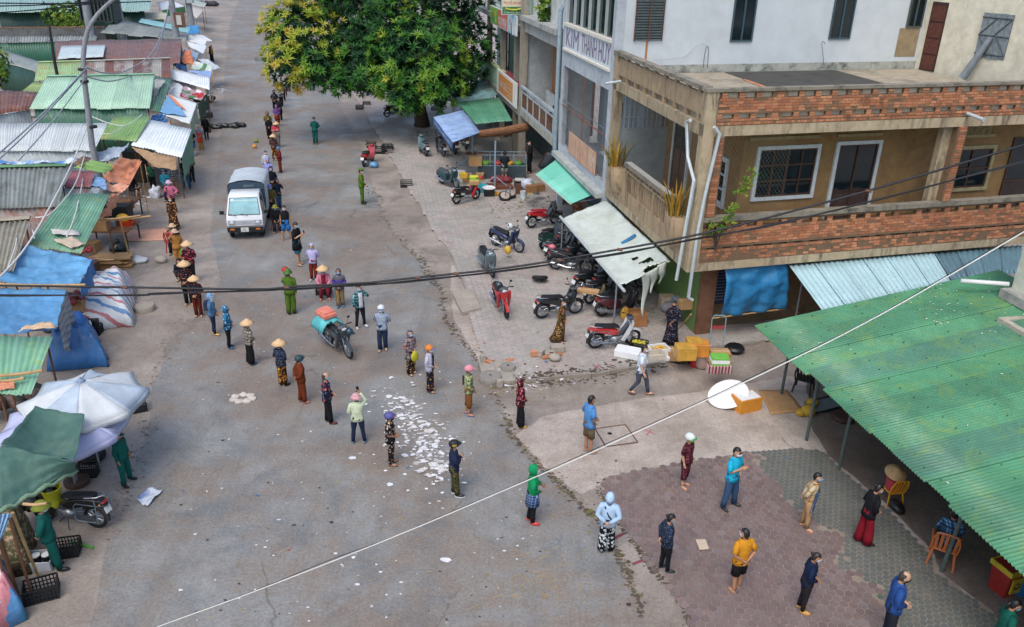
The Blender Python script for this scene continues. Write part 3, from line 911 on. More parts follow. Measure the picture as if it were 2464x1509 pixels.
for pts in([T(3,1,1715,1155),T(3,1,1680,1165),T(3,2,1690,1),T(3,2,1750,225),T(3,2,1580,1180)],[T(3,1,1945,1220),T(3,1,1995,1285),T(3,2,1860,350),T(3,2,1790,700),T(3,2,1695,1345),T(3,2,1735,1375)]):
 n_=NS
 Q=[]
 for p in pts:
  Q.append(onpl(p,O_+NS*.16,NS)if pts[0][0]<1665 else onpl(p,O_+NF*.16+U_*.05,NF))
 Q=[Q[0]]+[x for x in Q[1:]]
 q=MB();q.tube(Q,.055,8);q.done('drain_pipe',PIPE,ha,50)
q=MB();a=onpl(T(4,1,1915,1090),O_+NF*.0,NF);q.tube([a,a+NF*.7+UP*-.06],.06,8);q.done('spout_pipe',PIPE,ha,50)
q=MB();a=onpl(T(3,1,1050,780),O_+NS*.05,NS);q.tube([a,a+NS*.6-UP*.08],.05,8);q.done('spout_pipe',PIPE,ha,50)
# tall white house behind the terrace (its front carries the name)
hb=thing('white_house','tall white plastered house with KIM THANH HUY sign behind the terrace','house',tuple(B(0,8.5,0)))
V0,V1=8.5,16.0
US=FP(2203,148,V0)[0]
part('side_wall',WHW,hb,(.3,US+.1,V0,V0+.2,7.0,13.5))
part('lower_wall',GREYW,hb,(1.6,10,V0+.01,V0+.19,0,7.0))
pA=B(US,V0-.01,0);pB=gp(2363,192,7.43);pB.z=0
dw=(pB-pA).normalized();pC=pA+dw*9;nW=V3((dw.y,-dw.x,0));nW=nW if nW.dot(CAM-pA)>0 else-nW
def wall(name,a,b,z0,z1,th,mat,parent,n_):
 m_=MB();m_.hexa([q+UP*z0 for q in(a,b,b-n_*th,a-n_*th)]+[q+UP*z1 for q in(a,b,b-n_*th,a-n_*th)]);return m_.done(name,mat,parent)
wall('oblique_wall',pA,pC,6.9,13.5,.2,CREAM,hb,nW)
def WP(x,y):return onpl((x,y),pA,nW)
Pd=[WP(*T(4,1,1478,600)),WP(*T(4,1,1600,628)),WP(*T(4,1,1740,40)),WP(*T(4,1,1605,18))]
w0=(Pd[1]-Pd[0]).normalized()
def onw(s_,z):return pA+dw*s_+UP*z
def ws(P):return(P-pA).dot(dw),P.z
s0,zb=ws(Pd[0]);s1,_=ws(Pd[1]);zt=min(10.6,ws(Pd[2])[1])
def wbox(m_,s0,s1,z0,z1,d0,d1):m_.hexa([onw(s_,z)+nW*d for d in(d0,d1)for s_,z in((s0,z0),(s1,z0),(s1,z1),(s0,z1))])
m_=MB();wbox(m_,s0-.05,s1+.05,7.42,zt+.05,.002,.03);door=m_.done('door',plain('#3d2a24',.7,.3),hb)
for i in range(4):
 m_=MB();wbox(m_,s0,s1,7.45+i*(zt-7.5)/4,7.45+(i+.93)*(zt-7.5)/4,.03,.055);m_.done('board',plain('#5b3329',.7,.45,9),door)
c0=ws(WP(*T(4,1,1990,520)));c1=ws(WP(*T(4,1,2240,590)));c2=ws(WP(*T(4,1,2350,145)))
s0,s1,z0,z1=c0[0],c1[0]+.1,(c0[1]+c1[1])/2,c2[1]
m_=MB();wbox(m_,s0,s1,z0,z1,.002,.02);sh=m_.done('shutter',plain('#4a5258',.8,.3),hb)
npl=5
for i in range(npl):
 m_=MB();e=(s1-s0)/npl;wbox(m_,s0+i*e+.008,s0+(i+1)*e-.008,z0+R.uniform(-.03,.02),z1+R.uniform(-.03,.03),.02,.045);m_.done('plank',plain('#7c888d',.8,.35,8),sh)
for a,b in(((s0,z1-.15),(s1,z1-.15)),((s0,(z0+z1)/2),(s1,(z0+z1)/2)),((s0,z0+.12),(s1,z0+.12)),((s0,(z0+z1)/2),(s0+.5*(s1-s0),z1-.15)),((s0+.5*(s1-s0),(z0+z1)/2),(s1,z1-.15)),((s0,(z0+z1)/2),(s0+.4*(s1-s0),z0+.12)),((s0+.6*(s1-s0),(z0+z1)/2),(s1,z0+.12))):
 m_=MB();m_.tube([onw(*a)+nW*.06,onw(*b)+nW*.06],.025,4);m_.done('brace',plain('#4b5357',.8,.3),sh)
WFR=plain('#3d5560',.5,.2)
for x0,y0,x1,y1 in((1763,-20,1805,100),(2000,-25,2040,94)):
 u0=FP(x0-8,y1,V0)[0];u1=FP(x1+3,y1,V0)[0];zb=FP(x0,y1,V0)[1]
 frame_window(hb,[B(u0,V0,zb),B(u1,V0,zb),B(u1,V0,zb+1.75),B(u0,V0,zb+1.75)],NF,trim=None,inner=WFR,nx=2,ny=1)
u0,zb=FP(2178,66,V0);u1=FP(2215,66,V0)[0]
frame_window(hb,[B(u0,V0,zb),B(u1,V0,zb),B(u1,V0,zb+1.8),B(u0,V0,zb+1.8)],NF,trim=None,inner=plain('#4d544f',.7,.3),nx=2,ny=1)
part('bare_plaster_patch',concrete('#9a8a6c','#77694f',.6,2),hb,(u0-.25,u1,V0-.012,V0-.002,7.9,zb-.03))
part('mould_band',concrete('#a9ada4','#3b443f',.95,1.6,.9),hb,(1.0,US,V0-.008,V0-.002,7.42,7.72))
u0,zt=FP(1532,5,V0);u1,zb=FP(1590,98,V0)
lv=part('louvre_window',plain('#27343a',.8,.2),hb,(u0,u1,V0-.02,V0-.002,zb,zt+.3))
n=17
for i in range(n):
 z=zb+(i+.5)*(zt+.3-zb)/n;m_=MB()
 m_.hexa([B(u0+.02,V0-.03,z-.05),B(u1-.02,V0-.03,z-.05),B(u1-.02,V0-.035,z-.035),B(u0+.02,V0-.035,z-.035),B(u0+.02,V0-.09,z+.0),B(u1-.02,V0-.09,z+.0),B(u1-.02,V0-.1,z+.015),B(u0+.02,V0-.1,z+.015)][:8]);m_.done('slat',plain('#93a3a6',.6,.25),lv)
m_=BB();m_.bx((u0+u1)/2-.02,(u0+u1)/2+.02,V0-.125,V0-.1,zb,zt+.3);m_.bx(u0-.02,u0,V0-.1,V0-.03,zb,zt+.3);m_.bx(u1,u1+.02,V0-.1,V0-.03,zb,zt+.3);m_.done('rusty_frame',plain('#6b4334',.8,.3),lv)
part('rust_streak',plain('#b07a52',.9,.4,5),hb,((u0+u1)/2-.05,(u0+u1)/2+.04,V0-.006,V0-.002,7.75,zb-.02))
part('front_frame',GREYW,hb,(-.05,.3,V0-.02,V0+.3,0,13),(-.03,.25,V1-.3,V1,0,13),(.0,.22,V0+.3,V1-.3,6.75,7.52),(0,.3,V0+.3,V1-.3,2.6,3.1))
part('name_band',WHW,hb,(-.02,.2,V0+.3,V1-.3,7.522,8.5))
part('name_band_moulding',plain('#d8d5c6',.7,.15),hb,(-.12,.2,V0+.3,V1-.3,7.45,7.54),(-.1,.22,V0+.3,V1-.3,8.5,8.62))
LET=plain('#857a96',.7,.15)
def lettering(parent,s_,v_left,v_right,z,h,u,mat,name='lettering'):
 return text(name,s_,B(u,v_left,z),-W_,UP,h,mat,parent,width=abs(v_left-v_right))
for s_,a,b in(('KIM',15.45,13.4),('THANH',12.95,10.75),('HUY',10.45,8.95)):
 o=lettering(hb,s_,a,b,7.66,.76,-.03,LET)
m_=BB();m_.bx(.12,.2,V0+.3,V1-.3,8.64,11.2);m_.done('upper_glazing',glass('#0f2226'),hb)
for i in range(7):
 v=V0+.32+i*(V1-V0-.7)/6;part('mullion',plain('#a9b3b6',.4,.15),hb,(.02,.12,v,v+.09,8.62,11.2))
part('room_back_wall',concrete('#8fa0ab','#6a7a84',.4,1),hb,(2.0,2.2,V0+.2,V1,3.1,7.0))
part('room_floor',concrete('#7d858a','#5a6064',.5),hb,(.2,2.0,V0+.2,V1-.3,3.05,3.12))
part('room_ceiling',GREYW,hb,(.22,2.0,V0+.2,V1-.3,6.9,7.0))
for i in range(9):
 v=V0+.5+i*.78;part('wall_panel',plain(['#7f919c','#8d9eaa','#74858f'][i%3],.5,.15),hb,(1.93,2.0,v,v+.72,3.12,5.9))
for i,c in enumerate(['#7d2b35','#3f5a48','#8a3038','#4a6a57','#c2bdb0','#7d2b35']):
 v=V0+1+i*1.05;part('transom_panel',plain(c,.6,.2),hb,(1.93,2.0,v,v+.8,5.95,6.7))
m_=BB()
for i in range(36):
 v=V0+.4+i*.19;m_.bx(.02,.034,v,v+.014,3.1,6.75)
for z in(4.1,5.2):m_.bx(.015,.03,V0+.3,V1-.3,z,z+.03)
m_.done('window_bars',plain('#77787a',.6,.2),hb)['kind']='stuff'
part('rust_rail',plain('#8a5a48',.8,.3),hb,(-.01,.012,V0+.3,V1-.3,4.95,5.0),(-.01,.012,12.2,12.28,3.1,6.75))
part('railing_sign',concrete('#c9a48c','#a4583a',.8,2.2,streak=1),hb,(-.05,-.015,9.9,14.1,3.12,4.08))
lettering(hb,'KIM',10.8,10.05,3.4,.45,-.052,plain('#d9c8ba',.7,.1))
part('ground_wall',concrete('#5c6a70','#3a4448',.5),hb,(1.6,1.8,V0,V1+8,0,2.6))
part('canopy_slab',concrete('#aeb4b0','#6c6f69',.6,1.5),hb,(-.35,1.6,V0+.1,V1,2.55,2.75))
t_=part('cloth_table',plain('#a9bcc6',.7,.25,9),hb,(.5,1.3,9.4,11.2,3.75,3.83),(.6,1.2,9.5,11.1,3.12,3.75))
for v in(9.9,10.9):
 q=MB();q.tube([B(1.5,v+.3*math.cos(a),3.5+.45*math.sin(a))for a in[math.pi*k/8 for k in range(9)]],.03,6);q.done('chair_back',plain('#3a2a22',.5,.3),hb)
ac=part('air_conditioner',plain('#3e4448',.6,.2),hb,(.35,.75,9.2,10.0,5.6,6.2))
q=MB();c=B(.34,9.6,5.9);q.tube([c,c+NS*.02],.24,14);q.done('fan_grille',BLACK,ac)
q=MB();a=B(-.15,16.15,2.6);q.tube([a,a+UP*6.5,a+UP*6.9+U_*.3],.11,10);q.done('down_pipe',plain('#8296a0',.5,.2),hb,50)
# orange house with balcony
hc=thing('orange_house','narrow orange walled house with concrete balcony and iron railing','house',tuple(B(0,16.3,0)))
C0,C1=16.3,24.2
part('recessed_wall',concrete('#a9764f','#86593b',.4,.8),hc,(1.6,1.8,C0,C1,3.3,7.6))
part('party_wall',concrete('#b0b7b8','#7f8788',.4,.8),hc,(.1,1.6,C0-.2,C0,0,7.6));part('party_wall',concrete('#b0b7b8','#7f8788',.4,.8),hc,(.1,1.6,C1-.25,C1-.02,3.3,7.6))
part('balcony_slab',concrete('#a8a89c','#50544a',.8,1.5,streak=1,moss='#5d6842'),hc,(-.25,1.6,C0,C1,2.9,3.3))
part('roof_slab',concrete('#a7aaa6','#454a48',.8,1.4,streak=1),hc,(-.35,1.8,C0,C1,8.0,8.25),(-.1,1.8,C0,C1,7.4,8.0))
part('upper_wall',concrete('#c6cbc9','#6d7371',.7,1.2,streak=1),hc,(.35,.55,C0,C1,8.25,12))
part('column',concrete('#9a9488','#5d5a50',.6,1.5,streak=1),hc,(-.28,.1,C1-.4,C1,0,10.5))
part('parapet',concrete('#c2c8ca','#838b8c',.5,1),hc,(1.2,1.3,C0+.05,C1-.5,3.3,4.3))
rl=BB();rl.bx(-.25,-.13,C0,C1-.4,4.45,4.57);rl.bx(-.24,-.14,C0,C1-.4,3.3,3.42);rl.bx(-.22,-.16,C0,C1-.4,4.2,4.26)
for i in range(6):rl.bx(-.24,-.14,C0+.05+i*1.45,C0+.17+i*1.45,3.42,4.45)
rl.done('balcony_rail',concrete('#a8b4ba','#6d777b',.5),hc)
bi=BB()
for i in range(44):bi.bx(-.21,-.18,C0+.1+i*.17,C0+.13+i*.17,3.42,4.2)
bi.done('railing_bars',plain('#6e4b33',.8,.35),hc)['kind']='stuff'
swz(hc,C0+2.0,C0+3.9,4.2,6.3,1.6,trim=None,inner=plain('#1d2a2e',.5,.2),nx=2,ny=1,glassm=glass('#8fb0bb',.2))
swz(hc,C0+5.1,C0+6.7,3.3,6.6,1.6,trim=None,inner=plain('#3c2c26',.6,.3),nx=1,ny=1,glassm=glass('#5c7885',.2),name='door')
part('shutter_leaf',plain('#b87f42',.7,.3),hc,(1.56,1.598,C0+.4,C0+1.2,3.6,6.3))
q=MB();c=B(.55,19.4,3.3);q.lathe([(.05,0),(.2,.12),(.3,.35),(.24,.55),(.12,.66),(.16,.72),(.05,.8),(.04,.95)],14,c)
tag(q.done('altar_urn',plain('#3c332f',.5,.3),smooth=50),'dark ceramic lidded urn standing on the orange house balcony','urn')
part('ground_wall',concrete('#4f5a5c','#33393a',.5),hc,(1.6,1.8,C1,C1+17,0,2.9))
# green house with shop signs
hd=thing('green_house','pale green house front hung with shop signs behind the mango tree','house',tuple(B(0,24.3,0)))
D0,D1=24.3,41
MINT=concrete('#8fb5a2','#5c7a6e',.5,.9)
part('front_wall',MINT,hd,(1.6,1.8,D0,D1,2.9,12))
part('balcony_slab',concrete('#8d8f86','#4b4e48',.7,1.4),hd,(-.2,1.6,D0,D1,2.75,3.2))
part('balustrade_wall',concrete('#9bbda6','#5f7f69',.6,1.2,streak=1),hd,(-.15,0,D0+5.2,D1,3.2,4.35))
part('balustrade_cap',plain('#a9b88a',.8,.3),hd,(-.2,.06,D0+5.2,D1,4.35,4.47))
part('upper_slab',concrete('#a9b5b0','#6a7672',.6),hd,(-.2,1.8,D0,D1,7.3,7.6))
for v in(D0+1.9,D0+6.2,D0+11):part('column',concrete('#8a8578','#57544a',.6,1.5,streak=1),hd,(-.12,.2,v,v+.35,0,11))
part('shutter',stripes(['#5f97a8','#578d9f','#6aa3b3'],3,2),hd,(.1,.16,D0+.1,D0+1.85,7.62,9.2))
part('wood_panel',stripes(['#a8683a','#b97a45','#96582f'],2.2,1),hd,(.08,.18,D0+.1,D0+1.85,9.2,9.75));part('wood_panel',stripes(['#a8683a','#b97a45','#96582f'],2.2,1),hd,(.08,.18,D0+.1,D0+1.85,7.05,7.6))
for v,w_ in((D0+.5,1.2),(D0+2.6,2.2),(D0+7.4,1.7),(D0+12,1.7)):
 swz(hd,v,v+w_,3.3,6.2,1.6,trim=None,inner=plain('#22302e',.6,.2),nx=2,ny=2,name='door')
def sgn(name,label,u,va,vb,z0,z1,base,frames,root=None):
 """hanging sign facing the street between v=va (left in view) and v=vb"""
 c=B(u,(va+vb)/2,z0);t=thing(name,label,'sign',tuple(c))
 return t
def sbox(mat,name,parent,u0,u1,v0,v1,z0,z1):
 b=BB();b.bx(u0,u1,v0,v1,z0,z1);return b.done(name,mat,parent)
va,za=SP(1196,180,-.3);vb,zb=SP(1258,240,-.3)
v0s,v1s=D0+.5,SP(1196,200,-.3)[0]
t=thing('shop_banner','orange and white shop banner along the balcony of the green house','sign',tuple(B(-.3,v0s,3.2)))
sbox(plain('#d9dcd8',.6,.1),'board',t,-.32,-.22,v0s,v1s,3.1,4.5)
sbox(plain('#cf8a4a',.6,.1),'orange_field',t,-.33,-.321,v0s+.9,v1s-.7,3.25,4.36)
sbox(plain('#8f4350',.6,.15),'back_ledge',t,-.218,.35,v0s,v1s,4.3,4.42)
lettering(t,'HƯƠNG DIỆU',v1s-.9,(v0s+v1s)/2-.4,3.5,.62,-.334,WHITE)
for i in range(4):lettering(t,['ĐIỆN THOẠI','HÀNG KHÔ','TẠP HÓA','BÁNH KẸO'][i],(v0s+v1s)/2-.7,v0s+1.2,3.4+i*.22,.12,-.334,WHITE)
BW,BGn,BPk,BBl=plain('#dfe3e2',.5,.06),stripes(['#4d8b3f','#7fb04c','#5f9f45'],.7,2,1.5,sm='LINEAR'),plain('#c8695c',.5,.08),stripes(['#a9cfe0','#d6e6ea','#8dbcd4'],.6,2,1.6,sm='LINEAR')
x_v=[SP(x,40,-.5)[0]for x in(1180,1198,1222,1243)]
t=thing('billboard','long advertising billboard in green, coral and pale blue on the green house','sign',tuple(B(-.5,x_v[3],5)))
zt_,zl_=SP(1180,5,-.5)[1],SP(1243,88,-.5)[1]
ztop=SP(1198,20,-.5)[1];zbot=SP(1220,76,-.5)[1]
sbox(plain('#c9ced0',.5,.1),'board',t,-.5,-.42,x_v[3],x_v[0],zbot,ztop)
sbox(BGn,'green_panel',t,-.508,-.501,x_v[1],x_v[0]-.05,zbot+.05,ztop-.05)
sbox(BPk,'coral_panel',t,-.508,-.501,x_v[2],x_v[1]-.01,zbot+.05,ztop-.05)
sbox(BBl,'blue_panel',t,-.508,-.501,x_v[3]+.05,x_v[2]-.01,zbot+.05,ztop-.05)
for i,s_ in enumerate(('THỨC UỐNG','RƯỢU','CÀ PHÊ','NGUYÊN LIỆU','TRÀ SỮA')):
 lettering(t,s_,x_v[1]-.3,x_v[2]+.3,ztop-.55-i*(ztop-zbot-.5)/5.4,.24,-.511,WHITE)
for i,(uu,zz,sz,c)in enumerate(((.35,.62,.3,'#c9a23c'),(.55,.35,.22,'#3f76a8'),(.25,.28,.2,'#d8b450'))):
 q=MB();c_=B(-.512,x_v[1]+(x_v[0]-x_v[1])*uu,zbot+(ztop-zbot)*zz);q.tube([c_,c_+NS*.004],sz*.8,12);q.done('printed_cup',plain(c,.5,.1),t)
for i in range(5):
 vv=x_v[3]+(x_v[2]-x_v[3])*(.2+.15*i);zz=zbot+(ztop-zbot)*(.75-.1*(i%3));sbox(plain(['#d9b64a','#e0e4e4','#3f76a8','#c98a5c','#5c93b8'][i],.5,.1),'printed_bottle',t,-.513,-.508,vv,vv+.16,zz-.7,zz)
Ps=B(-.9,D0+.6,0)
A1=onpl((1207,36),Ps,NF);B1=onpl((1264,33),Ps,NF);Cc=onpl((1262,-8),Ps,NF)
t=thing('projecting_sign','cream and green sign reading PHA CHE NHA HANG jutting from the facade','sign',tuple(A1))
xs=V3((B1-A1));xs.z=0;wS=xs.length;xd=xs.normalized();hS=Cc.z-A1 .z
def pbox(mat,name,x0,x1,z0,z1,d0,d1):
 m_=MB();m_.hexa([A1+xd*x+UP*z+NF*d for d in(d0,d1)for x,z in((x0,z0),(x1,z0),(x1,z1),(x0,z1))]);return m_.done(name,mat,t)
pbox(plain('#b9c0bd',.5,.1),'board',0,wS,0,hS,-.12,0)
pbox(plain('#ddd3b8',.5,.08),'cream_field',.05,wS-.05,hS*.45,hS-.04,.002,.006)
pbox(plain('#2f7a3c',.5,.1),'green_field',.05,wS-.05,.05,hS*.43,.002,.006)
m_=MB();m_.tube([A1+xd*x+UP*(hS*.44-.16*math.sin(math.pi*x/wS))+NF*.008 for x in[wS*(.15+.07*i)for i in range(11)]],(.05),4);m_.done('yellow_arc',plain('#b8b83c',.5,.1),t)
text('lettering','PHA CHẾ, NHÀ HÀNG',A1+xd*.12+UP*hS*.56+NF*.008,xd,UP,hS*.26,plain('#b5323a',.5,.05),t,width=wS-.25)
text('lettering','ĐC: SỐ 98, Đ. HỒNG SƠN, TP VINH',A1+xd*.12+UP*hS*.24+NF*.008,xd,UP,hS*.11,WHITE,t,width=wS-.25)
text('lettering','ĐT: 0944 199 748 - 0989 961 937',A1+xd*.12+UP*hS*.08+NF*.008,xd,UP,hS*.1,WHITE,t,width=wS-.25)
for h_,o0 in((ha,O_),(hb,B(0,8.5,0)),(hc,B(0,16.3,0)),(hd,B(0,24.3,0))):
 pass
def unworld(root):
 off=V3(root.location)
 for o in root.children:
  if o.get('_w'):del o['_w'];continue
  o.location=V3(o.location)-off
for r_ in list(COL.objects):
 if r_.type=='EMPTY' and r_.name.split('.')[0]in('brick_house','white_house','orange_house','green_house','shop_banner','billboard','projecting_sign','kerb'):unworld(r_)if not r_.name.startswith('kerb')else None
 # canopies on the right
def tarpm(col):
 key=('tp',col)
 if key not in _mc:
  q=NT('tarpaulin_sheet')
  a_=q.noise(1.0,7,.7,vec=q.n('Mapping',{'Vector':q.co(),'Scale':(.5,4,2),'Rotation':(0,0,.3)}).outputs[0])
  b_=q.noise(1.0,7,.7,vec=q.n('Mapping',{'Vector':q.co(),'Scale':(4,.5,2),'Rotation':(0,0,.3)}).outputs[0])
  cl=q.ramp(q.noise(1.4,6,.7),[(.3,hv(col,.78)),(.7,hv(col,1.1))])
  cl=q.mix(q.f(a_,.52,.7,0,.45),cl,hv(col,1.7));cl=q.mix(q.f(b_,.54,.72,0,.35),cl,hv(col,1.55))
  cl=q.mix(q.f(q.noise(2.2,8,.8),.58,.72,0,.4),cl,'#8c8578')
  _mc[key]=q.set(cl,.42,q.math('ADD',a_,b_),.7,.03,spec=.45)
 return _mc[key]
def unworld2(root):
 off=V3(root.location)
 for o in root.children:o.location=V3(o.location)-off
def roof4(pts,zs):return[gp(p[0],p[1],z)for p,z in zip(pts,zs)]
def posts(t,pts,r=.03,mat=None,inset=.06,z0=0):
 c=sum(pts,V3())/len(pts)
 for p in pts:
  q=p.lerp(c,inset);b=MB();b.tube([V3((q.x,q.y,z0)),V3((q.x,q.y,q.z-.03))],r,6);b.done('post',mat or WOODM,t)
def stall(name,label,cat,pts,zs,mats,sheets=4,pitch=.12,amp=.018,wall=None,wallh=0,back=None,ps=True,group=None,sag=.0,jag=.02,pmat=None,rows=4,ridge=None,fin=True,skip=()):
 P=roof4(pts,zs);c=sum(P,V3())/4
 t=thing(name,label,cat,(c.x,c.y,0),group=group)
 corr('roof_sheet',*P,mats,t,pitch,amp,sheets,rows,sag=sag,jag=jag,skip=skip)
 A,B_,C_,D_=P
 if ps:posts(t,[A,B_,C_,D_],mat=pmat,inset=.2)
 def wl(a,b,m_,nm,inn):
  ctr=c
  a2=a.lerp(ctr,inn);b2=b.lerp(ctr,inn);d=(b2-a2).normalized();n_=V3((-d.y,d.x,0))*.03
  nw=max(4,int((b2-a2).length/.2));m2=MB()
  za,zb=a2 .z-.06,b2 .z-.06
  def fn(i,j):
   p=a2 .lerp(b2,i);z=(za+(zb-za)*i)*j
   return V3((p.x,p.y,z))+n_*(.5*math.sin(i*nw*6.283))
  m2 .grid(fn,nw*4,2);m2 .done(nm,m_,t,True,solid=.01)
 if wall:wl(D_,C_,wall,'front_wall',.07)
 if back:
  wl(A,B_,back,'back_wall',.07);wl(A,D_,back,'side_wall',.07)
 if ridge:
  m2=MB();m2 .tube([A+UP*.03,B_+UP*.03],[(.16,.05)]*2,6,ref=(0,1,0));m2 .done('ridge_cap',ridge,t)
 if fin:unworld2(t)
 return t,P
def tarpthing(name,label,cat,pts,zs,mat,ps=True,group=None,pr=.022,pmat=None,**k):
 P=roof4(pts,zs);c=sum(P,V3())/4
 t=thing(name,label,cat,(c.x,c.y,0),group=group)
 tarp('sheet',P,mat,t,**k)
 if ps:posts(t,[P[0],P[3]]if P[1].x>P[0].x+1 else P[:2],pr,pmat or BAMBOO,.22)
 unworld2(t)
 return t,P
RUSTC='#6a4436'
E1,E2=gp(1816,783,2.35),gp(2464,1379,2.35)
ed=(E2-E1).normalized();best=None
for i in range(400):
 z=2.35+i*.01;q=gp(2400,650,z)-E1;d=abs(V3((q.x,q.y,0)).normalized().dot(V3((ed.x,ed.y,0)).normalized()))
 if best is None or d<best[0]:best=(d,z)
zt=min(best[1],4.2)
A_=gp(2400,650,zt);C_=E1+ed*13.5
t=thing('market_roof','large green corrugated market roof on posts in the lower right corner','roof',(C_.x,C_.y,0))
GR=[metalsheet('#4b8a66',None,moss='#6d8f45',stain=.35),metalsheet('#458161',None,moss='#668544',stain=.35),metalsheet('#53926d',None,moss='#7d9648',stain=.4),metalsheet('#4c8069',None,moss='#6d8f45',stain=.35)]
corr('roof_sheet',A_,A_+(C_-E1),C_,E1,GR,t,.09,.02,15,6,jag=.008)
sn=(A_-E1).cross(C_-E1).normalized();sn=sn if sn.z>0 else-sn
hk=MB()
for j in range(6):
 for i in range(26):
  p=E1 .lerp(C_,(i+.5)/30).lerp(A_.lerp(A_+(C_-E1),(i+.5)/30),R.uniform(0,.02)+.03+j*.17)+sn*.02
  hk.box(p,(.04,.018,.015),rz=.6+R.uniform(-.3,.3))
hk.done('roof_hook',plain('#3d6350',.5,.2),t)['kind']='stuff'
for x,y in((1940,1060),(2018,1130),(2265,1375),(1880,950)):
 g_=gp(x,y);b=MB();n_=(A_-E1).cross(ed)
 zz=E1 .z+((g_-E1).dot(V3((A_-E1).xy.to_3d()).normalized()))*((A_.z-E1 .z)/(A_-E1).xy.length)-.04
 lean=V3((.1,-.05,0))if x>2200 else V3((0,0,0))
 b.tube([g_,V3((g_.x,g_.y,max(2.2,zz)))+lean],.045,8);b.done('post',plain('#4d5a55',.6,.3),t)
for k_ in(.1,.9):
 b=MB();a=E1 .lerp(A_,k_)-sn*.1;b.tube([a,a+(C_-E1)],.035,4);b.done('purlin',plain('#4b3a2e',.8,.3),t)
unworld2(t)
dbr=MB()
for _ in range(100):
 a,b=R.random(),R.random()
 if R.random()<.6:a,b=R.random()*.25,.55+R.random()*.45
 p=E1 .lerp(C_,a).lerp(A_.lerp(A_+(C_-E1),a),b)+sn*.03;dbr.box(p,(R.uniform(.02,.06),R.uniform(.012,.035),.01),rz=R.random()*3)
tag(dbr.done('roof_litter',plain('#d5d8c4',.8,.3,9)),kind='stuff')
shade=thing('light_blocking_partition','added unseen partition blocking light from the far side under the green market roof','partition',tuple(A_))  # unseen panels added to stop light leaking in and darken the roofed area
for a_,b2 in((A_,A_+(C_-E1)),(C_,A_+(C_-E1))):
 b=MB();a2,b3=V3((a_.x,a_.y,0)),V3((b2 .x,b2 .y,0));n2=(b3-a2).normalized().cross(UP)*.03
 b.hexa([a2-n2,b3-n2,b3+n2,a2+n2]+[V3((p.x,p.y,z-.1))for p,z in((a2-n2,a_.z),(b3-n2,b2 .z),(b3+n2,b2 .z),(a2+n2,a_.z))]);b.done('panel',metalsheet('#4a5550',RUSTC,.3),shade)
unworld2(shade)
wt=thing('pale_house','pale plastered house corner beside the upper end of the green roof','house',tuple(A_))
c0=gp(2432,700,zt);c0 .z=0;d0=(A_-E1).xy.to_3d().normalized()
b=MB();b.hexa([c0+UP*z+d0*i+V3((ed.x,ed.y,0))*j for z in(0,9)for i,j in((0,0),(3,0),(3,9),(0,9))]);b.done('wall',concrete('#cbd0bd','#8f9480',.5,.8),wt)
b=MB();b.hexa([c0+UP*z-d0*.35*(1-i)+V3((ed.x,ed.y,0))*j for z in(zt-.15,zt+.1)for i,j in((0,0),(1,0),(1,9),(0,9))]);b.done('mortar_flashing',concrete('#a7a8a2','#6d6e68',.6,2),wt)
unworld2(wt)
b=MB();a=gp(2312,676,zt+.1);a2=gp(2428,684,zt+.2);b.tube([a2,a],[.06,.06],10,cap=False);b.tube([a2,a+(a2-a)*.02],[.052,.052],10,cap=True,k=0)
tag(b.done('white_pipe',WHITE,smooth=40,solid=.006),'short white plastic pipe jutting over the green roof from the pale house','pipe')
b=MB();a=gp(*T(4,3,2190,90),3.2)
ux,uy=V3((ed.x,ed.y,0)),d0
for i,j,w1,w2 in((0,0,2.4,.18),(0,1.0,2.4,.18),(0,.18,.18,.82)):
 b.hexa([a+ux*(i+p)+uy*(j+q)+UP*z for z in(-.4,.18)for p,q in((0,0),(w1,0),(w1,w2),(0,w2))])
tag(b.done('roof_hatch',concrete('#b0ab9c','#5c5a50',.7,2)),'mouldy concrete hatch frame let into the green roof at the right edge','hatch')
t,P=stall('lean_to_roof','pale blue ribbed metal lean to under the brick balcony','awning',[T(4,2,190,1022),T(4,2,1585,912),T(4,2,1760,1200),T(4,2,520,1470)],[2.62,2.62,2.05,2.05],[metalsheet('#a6c8cf',stain=.12)],6,.2,.022,ps=True,pmat=STEEL)
t,P=stall('lean_to_roof','darker blue grey ribbed lean to further right under the balcony','awning',[T(4,2,1590,912),T(4,2,2440,845),T(4,2,2420,1110),T(4,2,1770,1190)],[2.6,2.6,2.1,2.1],[metalsheet('#5f7f8b',stain=.2)],4,.2,.022,ps=False)
BLUE=tarpm('#2a76a6');BLUE2=tarpm('#4488bb');BLUE3=tarpm('#31659a')
n_c=NF
cp=[onpl(p,B(0,.2,0),NF)for p in((1747,644),(1897,636),(1888,742),(1731,763))]
t=thing('tarpaulin_curtain','bright blue tarpaulin curtain hanging under the brick balcony corner','tarpaulin',(cp[0].x,cp[0].y,0))
b=MB()
def curt(i,j):
 p=cp[0].lerp(cp[1],i).lerp(cp[3].lerp(cp[2],i),j)
 return p+NF*(.05*math.sin(i*17+j*3)*(.4+j)+noise.fractal(p*2.2,.8,2.1,4)*.09+.12*math.sin(math.pi*j))
b.grid(curt,30,24);b.done('sheet',BLUE,t,True,solid=.006)
b=MB();b.tube([cp[3]-U_*.25-UP*.02,cp[2]+UP*-.02],.025,6);b.done('batten',BAMBOO,t);unworld2(t)
t=thing('notice_board','dark blue notice board with rows of pale text beside the tarpaulin curtain','sign',tuple(B(2.3,1.2,1)))
nb0,nb1=FP(1722,655,1.2)[0],FP(1762,655,1.2)[0]
sbox(plain('#1b2740',.4,.1),'board',t,nb0,nb1,1.16,1.24,.95,2.65)
